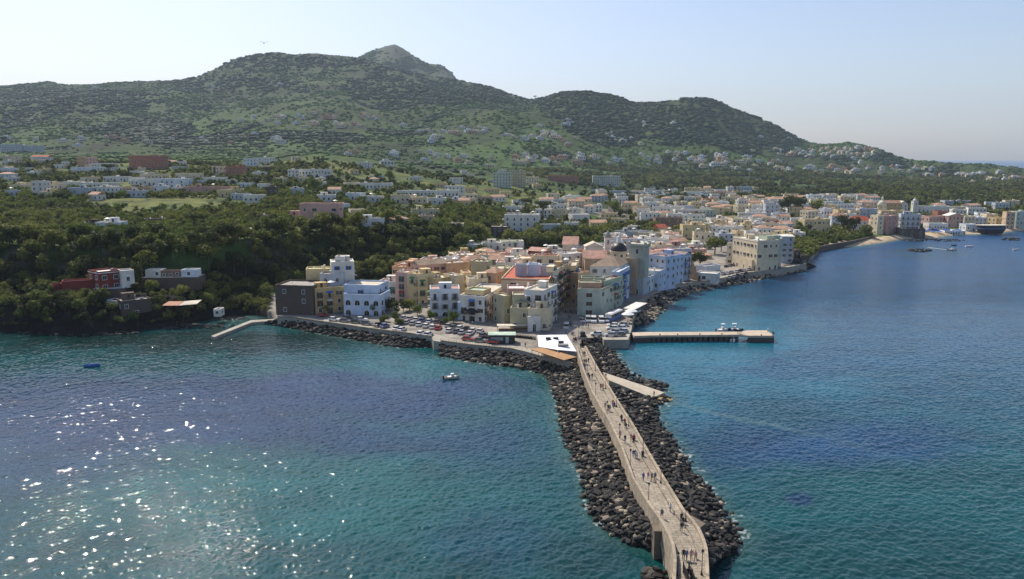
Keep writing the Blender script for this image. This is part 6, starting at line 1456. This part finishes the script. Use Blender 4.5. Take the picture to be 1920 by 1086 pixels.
# ---------------------------------------------------------------- street lamps on the bridge
LT = [((608,390),(608,468)),((685,505),(685,592)),((775,670),(775,792)),((885,860),(885,992)),((880,580),(880,716)),((785,470),(785,535)),((990,820),(990,900)),((570,92),(570,180))]
LT = [(980+b[0]/5.43, 600+b[1]/5.43, (b[0] in (880, 785, 990))) for a, b in LT]
LT += [(1040+x/3.55, 780+y/3.55, rt) for x, y, rt in [(449,168,0),(547,348,0),(672,586,0),(826,1075,0),(520,82,1),(619,255,1),(743,462,1),(893,716,1),(999,1080,1)]]
m = MB(); m.lathe([(.17, 0), (.17, .25), (.09, .35), (.07, .9), (.05, 1.0), (.045, 3.1), (.09, 3.15)], n=10); POST = m.mesh('post', IRON)
m = MB(); m.lathe([(.10, 3.15), (.2, 3.55), (.2, 3.56)], n=6); LG = m.mesh('lamp_glass', plain('lamp_glass', (.55,.50,.38), .3, .1))
m = MB(); m.lathe([(.25, 3.56), (.12, 3.76), (.03, 3.86)], n=6); LC = m.mesh('cap', IRON)
LL = []
for x, y, rt in LT:
    g = W(x, y, DZ if y > 645 else 3.0)
    if y > 645:
        el, er = at_y(bl, g.y), at_y(br, g.y); g.x = el.x+.62 if not rt else er.x-1.0
        if rt: g.z = DZ+.45
    o = empty('street_lamp', g); link(bpy.data.objects.new('post', POST), o); link(bpy.data.objects.new('lamp_glass', LG), o); link(bpy.data.objects.new('cap', LC), o); LL.append((o, rt, y))
for rt, nm in ((0, 'left'), (1, 'right')):
    l = sorted([q for q in LL if bool(q[1]) == bool(rt)], key=lambda q: -q[2])
    for i, q in enumerate(l): tag(q[0], f'black lantern street lamp on the {nm} side of the bridge, {ON2[min(i, 9)]} to the viewer', 'street lamp', 'lamps along the bridge')
# dark gate leaves beside the nearest left lamp
g = W(1277, 1060, DZ)
o = empty('gate', (at_y(bl, g.y).x+.95, g.y-2, DZ)); tag(o, 'pair of tall dark metal gate leaves folded back along the left bridge parapet', 'gate')
for k, dx in enumerate((0, .75)):
    m = MB(); m.box(dx-.04, dx+.04, -9.0, 0.0, .1, 1.5); m.box(dx-.07, dx+.07, -.12, 0.02, 0, 1.7)
    m.build('gate_leaf', IRON, o)
# railings on the left quay
for (pa, pb, lb) in [((826,640.5),(960,655.5),'thin metal railing on the low wall before the dark kiosk')]:
    a, b = W(*pa, QZ+.5), W(*pb, QZ+.5); m = MB(); n = 26
    for i in range(n+1): p = a.lerp(b, i/n); m.tube((p.x, p.y+.2, p.z), (p.x, p.y+.2, p.z+.9), .03, n=4)
    for h in (.5, .9): m.tube((a.x, a.y+.2, a.z+h), (b.x, b.y+.2, b.z+h), .025, n=4)
    tag(m.build('railing', IRON), lb, 'railing')
# ---------------------------------------------------------------- cafe roofs and kiosk at the head of the bridge
o = empty('membrane_pavilion', W(1040, 640, 3)); tag(o, 'big white membrane roof over the cafe at the head of the bridge', 'pavilion'); bo2 = o.location
A = [W(1007.6,629,6.0), W(1036,628,7.1), W(1062,627.5,6.2), W(1081,659,5.6), W(1046,656,6.3), W(1010,650,5.6)]
nC = 10; m = MB(); cen = sum(A, Vector())/6+Vector((0, 0, .5)); V_ = [cen]+A; V2 = [v-Vector((0, 0, .08)) for v in V_]
m.add([rel(v, bo2) for v in V_+V2], [(0, 1+i, 1+(i+1) % 6) for i in range(6)]+[(7, 8+(i+1) % 6, 8+i) for i in range(6)]+[(1+i, 8+i, 8+(i+1) % 6, 1+(i+1) % 6) for i in range(6)])
m.build('membrane', plain('membrane_white', (.86,.87,.88), .5, .05), o)
for v in A: m = MB(); q = rel(v, bo2); m.tube((q.x, q.y, 0), q, .09, n=8); m.build('mast', WHITEP, o)
m = MB(); a, b = rel(W(1046,646,6.85), bo2), rel(W(1066,648,6.6), bo2); m.box(a.x, b.x, a.y-.6, a.y+.9, 3.35, 3.9); m.build('roof_hatch', plain('weathered_board', (.30,.29,.28), .8, .3), o)
for xx, yy in ((1028,634),(1042,634),(1052,641)):
    q = rel(W(xx, yy, 6.9), bo2); m = MB(); m.box(q.x-.8, q.x+.8, q.y-.5, q.y+.5, 3.5, 4.1); m.build('vent', IRON, o)
o = empty('pergola', W(1030, 672, 3)); tag(o, 'long wooden slatted pergola over the cafe terrace beside the bridge', 'pergola'); q0 = o.location
WOOD = plain('wood_slats', (.50,.29,.14), .8, .25, 1.5); c4 = [rel(W(a_, b_, 5.6), q0) for a_, b_ in ((995,655),(1017,651.5),(1081,669),(1056,675))]
m = MB(); n = 34
for i in range(n):
    t = i/(n-1); p, q = c4[0].lerp(c4[3], t), c4[1].lerp(c4[2], t); d = (c4[3]-c4[0]).normalized()*.16
    m.add([p-d, p+d, q+d, q-d, p-d-Vector((0, 0, .1)), p+d-Vector((0, 0, .1)), q+d-Vector((0, 0, .1)), q-d-Vector((0, 0, .1))], [(0, 1, 2, 3), (7, 6, 5, 4), (0, 4, 5, 1), (2, 6, 7, 3)])
m.build('slats', WOOD, o); m = MB()
for t in (.02, .5, .98): p, q = c4[0].lerp(c4[3], t) if t < .9 else c4[0].lerp(c4[3], t), c4[1].lerp(c4[2], t)
for u in (.06, .94):
    a, b = c4[0].lerp(c4[1], u), c4[3].lerp(c4[2], u); m.tube(a-Vector((0, 0, .2)), b-Vector((0, 0, .2)), .1, n=4)
m.build('beams', WOOD, o)
for u in (.06, .94):
    for t in (0.02, .33, .66, .98):
        a = c4[0].lerp(c4[3], t).lerp(c4[1].lerp(c4[2], t), u); m = MB(); m.tube((a.x, a.y, 0), (a.x, a.y, a.z-.2), .07, n=6); m.build('post', WOOD, o)
k = empty('kiosk', W(941, 644.5, 3)); tag(k, 'dark green box kiosk with a flat pale roof on the quay', 'kiosk')
m = MB(); m.box(-4.2, 4.2, 0, 4, 0, 2.7); m.build('wall', plain('kiosk_dark', (.035,.045,.04), .6, .2), k); m = MB(); m.box(-4.5, 4.5, -.3, 4.3, 2.7, 2.95); m.build('roof', roofm('green'), k)
m = MB(); m.box(1.2, 2.2, -.06, -.003, .1, 2.2); m.build('door', plain('kiosk_door', (.35,.42,.42), .5, .1), k); m = MB(); m.box(-3.6, .4, -.05, -.003, 1.0, 2.1); m.build('shutter', SH['grey'], k)
t = empty('market_canopy', W(962, 624, 3)); tag(t, 'low market stall with a beige canopy behind the dark kiosk', 'stall')
m = MB(); m.box(-5.5, 5.5, 0, 3, 2.3, 2.42); m.build('canopy', roofm('cream'), t); m = MB(); m.box(-5, 5, .6, 2.4, 0, 1.0); m.build('counter', wallm('brown'), t)
for x in (-5.3, 0, 5.3):
    for y in (.1, 2.9): m = MB(); m.tube((x, y, 0), (x, y, 2.3), .05); m.build('post', IRON, t)
pq = empty('shore_pavilion', W(1192, 588, 3), R(62)); tag(pq, 'long flat white roofed shore pavilion beside the bus', 'pavilion')
m = MB(); m.box(-8, 6.5, -2.4, 2.2, 3.0, 3.25); m.build('roof', roofm('white'), pq); m = MB(); m.box(-7.5, 6.2, -.2, 2.0, 0, 3.0); m.build('wall', wallm('white'), pq); m = MB(); m.box(-7, 6, -.28, -.203, .6, 2.5); m.build('glazing', GLASS, pq)
for x in (-7.7, -4, 0, 4, 6.2): m = MB(); m.tube((x, -2.2, 0), (x, -2.2, 3.0), .06); m.build('post', IRON, pq)
def parasol(x, y, z, c, label, group=None, s=1.2):
    o = empty('parasol', W(x, y, z)); o.scale = (s, s, s); m_ = ('pole', 'p')
    if 'pole_me' not in WMESH: m = MB(); m.tube((0, 0, 0), (0, 0, 2.5), .04); WMESH['pole_me'] = m.mesh('pole', IRON)
    if 'can'+c not in WMESH: m = MB(); m.lathe([(1.6, 2.0), (1.55, 2.12), (.8, 2.45), (.02, 2.7)], n=8); WMESH['can'+c] = m.mesh('canopy', plain('parasol_'+c, dict(white=(.8,.8,.78), blue=(.04,.13,.50), dark=(.03,.03,.03))[c], .8, .1))
    inst('pole', WMESH['pole_me'], o); inst('canopy', WMESH['can'+c], o); tag(o, label, 'parasol', group); return o
parasol(1177,605,3,'white','pale parasol nearest the quay edge on the bridge square',s=1.5); parasol(1183,599,3,'white','pale parasol behind another one beside the shore pavilion',s=1.5); parasol(885,605,3,'dark','large dark parasol before the low sky blue wing',s=2.0)
for i in range(16): parasol(1737+i*4.2+rc.uniform(-1, 1), 438+rc.uniform(-2.5, 2.5), .9, 'blue', 'blue parasol in the rows on the beach below the pink hotel', 'blue beach parasols', 1.15)
# ---------------------------------------------------------------- boats
def hull(L_, w_, h_, name, mat, parent, inner=None):
    n = 9; prof = []
    for i in range(n):
        t = i/(n-1); x = -L_/2+L_*t; q = max(.03, math.sin(min(1, (1-t)*1.6+.0)*math.pi/2))*(.82+.18*math.sin(t*math.pi)); sh_ = h_*(1+.35*t**2); prof.append((x, q*w_/2, sh_))
    v = []; f = []
    for x, y, z in prof: v += [(x, -y, z), (x, -y*.72, .02), (x, 0, -.18), (x, y*.72, .02), (x, y, z), (x, y*.86, z), (x, y*.7, z*.45), (x, -y*.7, z*.45), (x, -y*.86, z)]
    for i in range(n-1):
        for k in range(9): a = i*9+k; b = i*9+(k+1) % 9; f.append((a, b, b+9, a+9))
    f.append(tuple(range(8, -1, -1))); f.append(tuple((n-1)*9+k for k in range(9)))
    return MB().add(v, f).build(name, mat, parent)
def boat(px_, py_, L_, col, label, rz, kind_='row', z=.0):
    o = empty('boat', W(px_, py_, z), rz); hull(L_, L_*.34, L_*.11+.15, 'hull', col, o)
    if kind_ == 'row':
        for x in (-L_*.2, L_*.1): m = MB(); m.box(x-.12, x+.12, -L_*.12, L_*.12, .38, .44); m.build('thwart', WOOD, o)
    else:
        m = MB(); m.box(-L_*.25, L_*.28, -L_*.12, L_*.12, .3, L_*.11+.2); m.build('deck', WHITEP, o)
        m = MB(); m.box(-L_*.05, L_*.14, -L_*.09, L_*.09, L_*.11+.2, L_*.11+1.0); m.build('console', WHITEP, o); m = MB(); m.add([(L_*.145, -L_*.09, L_*.11+.6), (L_*.145, L_*.09, L_*.11+.6), (L_*.10, L_*.08, L_*.11+1.4), (L_*.10, -L_*.08, L_*.11+1.4), (L_*.155, -L_*.09, L_*.11+.6), (L_*.155, L_*.09, L_*.11+.6), (L_*.11, L_*.08, L_*.11+1.4), (L_*.11, -L_*.08, L_*.11+1.4)], [(0,1,2,3),(7,6,5,4)]); m.build('windscreen', GLASS, o)
        m = MB(); m.box(-L_/2-.3, -L_/2+.1, -.2, .2, 0, 1.0); m.build('outboard', IRON, o)
    if kind_ == 'top':
        m = MB(); m.box(-L_*.1, L_*.2, -L_*.11, L_*.11, 2.6, 2.7)
        for x in (-L_*.08, L_*.18):
            for y in (-L_*.1, L_*.1): m.tube((x, y, .7), (x, y, 2.6), .03)
        m.build('sunshade', WHITEP, o)
    tag(o, label, 'boat'); return o
bb = plain('boat_blue', (.03,.15,.45), .4, .1); br_ = plain('boat_red', (.42,.06,.03), .5, .1); bd = plain('boat_dark', (.03,.035,.05), .5, .1); bg_ = plain('boat_cream', (.60,.55,.42), .5, .1)
boat(847,710,4.6,bg_,'cream open motor boat moored alone in the left bay',R(15),'motor'); boat(173,687.5,4.6,bb,'small blue boat lying alone at the far left of the bay',R(5)); boat(818,650,5.2,br_,'long red rowing boat tied under the quay steps',R(-2))
boat(1374,639,5.2,WHITEP,'white motor boat tied in front of the pier',R(70),'motor'); boat(1354,621,5.0,WHITEP,'white motor boat with a sunshade left of the pair behind the pier',R(20),'top'); boat(1378,620.5,5.2,bd,'dark hulled boat with a sunshade right of the pair behind the pier',R(170),'top')
boat(1785,469.5,5.5,bg_,'speeding boat drawing a white wake in the right bay',R(-20),'motor'); boat(1818,463,6,WHITEP,'white boat with a dark side anchored beyond the speeding boat',R(4)); boat(1789,461,4,bd,'tiny dark boat behind the wake',R(10)); boat(1905,469,4.5,WHITEP,'white boat near the right edge of the view',R(5)); boat(1693,507-1,2.0,bd,'tiny dark buoy boat in the open right bay',R(5)) if False else None
a = W(1783,469.5,.02); b = W(1768,466.5,.02); m = MB(); m.add([(a.x, a.y-.3, .03), (b.x-6, b.y+6, .03), (b.x-6, b.y+10, .03), (a.x, a.y+.8, .03)], [(0, 3, 2, 1)]); tag(m.build('wake', plain('foam', (.75,.78,.8), .8, .2)), kind='structure')
# boat-shaped restaurant on the beach
g = W(1860, 438, .6); o = empty('boat_restaurant', g, R(4)); tag(o, 'dark boat-shaped restaurant building with a flat cream roof on the beach', 'restaurant'); s_ = g.y/F_PX
w_ = 25*s_
v = []; NP_ = 10
def outline(k, z):
    pts = [(-w_*k, 0), (-w_*k*.9, -3.0*k), (-w_*k*.5, -4.4*k), (w_*k*.5, -4.4*k), (w_*k*.9, -3.0*k), (w_*k, 0), (w_*k, 5), (-w_*k, 5)]; return [(x, y, z) for x, y in pts]
m = MB(); L3 = outline(.74, 0)+outline(.98, 4.0)+outline(.96, 4.01); n8 = 8
m.add(L3, [(i, (i+1) % n8, n8+(i+1) % n8, n8+i) for i in range(n8)]); m.build('hull', plain('hull_navy', (.02,.025,.05), .6, .2), o)
m = MB(); L3 = outline(.92, 4.0)+outline(.92, 6.6); m.add(L3, [(i, (i+1) % n8, n8+(i+1) % n8, n8+i) for i in range(n8)]); m.build('glazing', GLASS, o)
m = MB(); L3 = outline(1.0, 4.0)+outline(1.0, 4.5); m.add(L3, [(i, (i+1) % n8, n8+(i+1) % n8, n8+i) for i in range(n8)]); m.build('gunwale', plain('blue_trim', (.10,.20,.45), .6, .2), o)
m = MB(); L3 = outline(1.04, 6.6)+outline(1.04, 7.1); m.add(L3, [(i, (i+1) % n8, n8+(i+1) % n8, n8+i) for i in range(n8)]+[tuple(range(8, 16)), tuple(range(7, -1, -1))]); m.build('roof', roofm('cream'), o)
# garden wall above the beach, headland rock
pts = [W(a_, b_, 1.0) for a_, b_ in ((1515,474),(1560,465),(1600,458),(1640,449))]; mb, _ = strip(pts, -1, 3.6, 1.2)
tag(mb.build('garden_wall', wallm('stone')), 'long dark garden wall between the headland and the beach', 'wall')
bm = bmesh.new(); r_h = random.Random(8)
for i in range(90):
    t = r_h.random(); w2_ = (1-t)*9+1.5; bm.verts.new((t*24+r_h.uniform(-2, 2), r_h.uniform(-1, 1)*w2_, r_h.uniform(0, 1)*5.2*(1-t)**.7))
ROCKH = MATS['boulder_dark']
for kx, (cx_, cy_, sx_) in enumerate([(1490,503,1.0),(1478,507,.7),(1505,500,.75)]):
    bm2 = bmesh.new(); r_h = random.Random(8+kx)
    for i in range(60):
        t = r_h.uniform(-1, 1); w2_ = 4.5*(1-abs(t)*.6); bm2.verts.new((t*10*sx_, r_h.uniform(-1, 1)*w2_, r_h.uniform(-.5, 1)*5.0*(1-abs(t))**.6))
    bmesh.ops.convex_hull(bm2, input=bm2.verts)
    for v_ in [v_ for v_ in bm2.verts if not v_.link_faces]: bm2.verts.remove(v_)
    me = bpy.data.meshes.new('headland_rock'); bm2.to_mesh(me); bm2.free(); me.materials.append(ROCKH); q = link(bpy.data.objects.new('headland_rock', me)); q.location = W(cx_, cy_, 0); tag(q, ['largest black rock under the headland palace', 'black rock left of the largest one under the palace', 'outermost black rock of the headland'][kx], 'rock', 'headland rocks')
bm.free()
# gull in the air, contrail
gl = empty('seagull', atD(495, 81, 120), R(20)); tag(gl, 'pale gull gliding in the sky over the left mountain shoulder', 'bird')
bm = bmesh.new(); vs = [(-.75,.05,.16),(-.4,.0,.22),(-.12,.02,.05),(.12,.02,.05),(.4,.0,.22),(.75,.05,.16),(.38,.22,.2),(.1,.2,.04),(-.1,.2,.04),(-.38,.22,.2),(0,-.3,0),(0,.32,0),(.06,0,-.07),(-.06,0,-.07),(0,-.22,.06)]
V_ = [bm.verts.new(v) for v in vs]
for f_ in [(0,1,9),(1,2,8,9),(3,4,6,7),(4,5,6),(2,14,3,7,8),(10,12,3,14),(10,14,2,13),(12,11,7,3),(13,2,8,11),(10,13,12),(12,13,11),(7,11,8)]: bm.faces.new([V_[i] for i in f_])
me = bpy.data.meshes.new('body'); bm.to_mesh(me); bm.free(); me.materials.append(plain('feather_grey', (.45,.44,.42), .8, .1)); q = link(bpy.data.objects.new('body', me), gl)
# ---------------------------------------------------------------- keep the 300 houses that show largest as things, the rest as one object
allh = []
for o in ALLH: allh.append((o['wd']*max(2, 62)/o.location.y, o))
keep_n = 296
named = [o for _, o in allh if not o['label'].startswith('?')]
auto_ = sorted([(s, i) for i, (s, o) in enumerate(allh) if o['label'].startswith('?')], reverse=True)
order = [allh[i][1] for _, i in auto_]
room = max(0, keep_n-sum(1 for o in named if o['category'] == 'house'))
drop = order[room:]
far_objs = [o for o in COL.objects if o.name.startswith('far_house')]
V, F, MI, mats_ = [], [], [], []
MD = {}
def mdata(me):
    if me.name not in MD:
        v = np.empty(len(me.vertices)*3, np.float32); me.vertices.foreach_get('co', v); MD[me.name] = (v.reshape(-1, 3), [(list(p.vertices), p.material_index) for p in me.polygons])
    return MD[me.name]
def collect(o):
    if o.type == 'MESH':
        b = len(V); vv, ff = mdata(o.data); M = np.array(o.matrix_world); V.extend((vv @ M[:3, :3].T+M[:3, 3]).tolist())
        ms = []
        for m_ in o.data.materials:
            if m_ not in mats_: mats_.append(m_)
            ms.append(mats_.index(m_))
        for vs_, mi_ in ff: F.append([b+i for i in vs_]); MI.append(ms[mi_] if ms else 0)
    for c in KIDS.get(o.name, ()): collect(c)
DEAD = []
def kill(o):
    for c in KIDS.get(o.name, ()): kill(c)
    DEAD.append(o)
bpy.context.view_layer.update()
for o in drop+far_objs: collect(o)
dset = set(o.name for o in drop)
ALLH = [o for o in ALLH if o.name not in dset]
for o in drop+far_objs: kill(o)
bpy.data.batch_remove(DEAD)
if V:
    me = bpy.data.meshes.new('distant_houses'); me.from_pydata(V, [], F)
    for m_ in mats_: me.materials.append(m_)
    me.polygons.foreach_set('material_index', MI); me.update()
    tag(link(bpy.data.objects.new('distant_houses', me)), kind='stuff')
print('kept', len(ALLH), 'merged', len(drop)+len(far_objs))
# ---------------------------------------------------------------- labels of the houses that have none yet, told apart by nearest landmark
LM = [(o['px'], o['py'], o['label']) for o in ALLH if not o['label'].startswith('?')]
SHORT = [(600,402,'the pink villa'),(550,562,'the dark stone house'),(642,490,'the white turret house'),(678,552,'the arched waterfront house'),(790,512,'the yellow corner block'),(834,560,'the bluish balcony block'),(985,530,'the big cream block'),(1105,560,'the pale green corner house'),
 (1162,465,'the black dome'),(1200,500,'the battlemented tower'),(1265,500,'the blue row'),(1068,452,'the tall white hall'),(1133,497,'the pyramid tile roof'),(1420,470,'the headland palace'),(1302,432,'the yellow palace'),(1242,395,'the teal netted house'),(1530,422,'the yellow mansion'),(1612,420,'the red-roofed building'),
 (1585,390,'the three-storey hotel'),(1680,390,'the ochre church'),(1692,420,'the dark pink hotel'),(1770,412,'the grand pink hotel'),(1860,432,'the boat-shaped restaurant'),(1445,392,'the shaded balcony block'),(1060,335,'the brick hotel under the mountain'),(1138,340,'the pale balconied hotel'),
 (965,335,'the pale stepped hotel'),(976,415,'the white arched villa'),(925,460,'the rear white row'),(590,327,'the wide white hotel'),(703,349,'the long glazed house'),(780,362,'the long terraced villa'),(441,320,'the dark red plateau building'),(275,303,'the brick red hotel'),(320,343,'the arched terrace house'),(388,355,'the dusty pink garden building'),
 (200,425,'the lone bungalow'),(200,520,'the red cliff house'),(40,277,'the long grey hotel'),(73,300,'the long red roof'),(170,305,'the pink plateau house'),(1255,418,'the unfinished palace'),(1187,455,'the long red house'),(1300,360,'the far yellow block'),(90,355,'the left plateau rows')]
def direc(dx, dy):
    if abs(dx) > 1.3*abs(dy): return 'right of' if dx > 0 else 'left of'
    return 'below' if dy > 0 else 'above'
gr = {}
for o in ALLH:
    if o['label'].startswith('?'):
        x, y = o['px'], o['py']; s = min(SHORT, key=lambda q: (q[0]-x)**2+((q[1]-y)*1.8)**2)
        lab = f"{o['label'][1:]} {direc(x-s[0], y-s[1])} {s[2]}"; gr.setdefault(lab, []).append((abs(x-s[0])+abs(y-s[1]), o))
ORD = ['nearest', 'second nearest', 'third nearest', 'fourth nearest', 'fifth nearest', 'sixth nearest', 'seventh nearest', 'eighth nearest', 'ninth nearest', 'tenth nearest']
for lab, l in gr.items():
    l.sort(key=lambda q: q[0])
    for i, (_, o) in enumerate(l):
        o['label'] = lab if len(l) == 1 else f'{lab}, {ORD[min(i, 9)]} of that look'
for o in ALLH:
    if 'group' not in o.keys():
        o['group'] = 'houses of the old town' if o.location.y < 430 else ('houses of the upper town' if o.location.x > 60 else 'houses of the plateau and slopes')
    for k in ('px', 'py', 'wd'): del o[k]
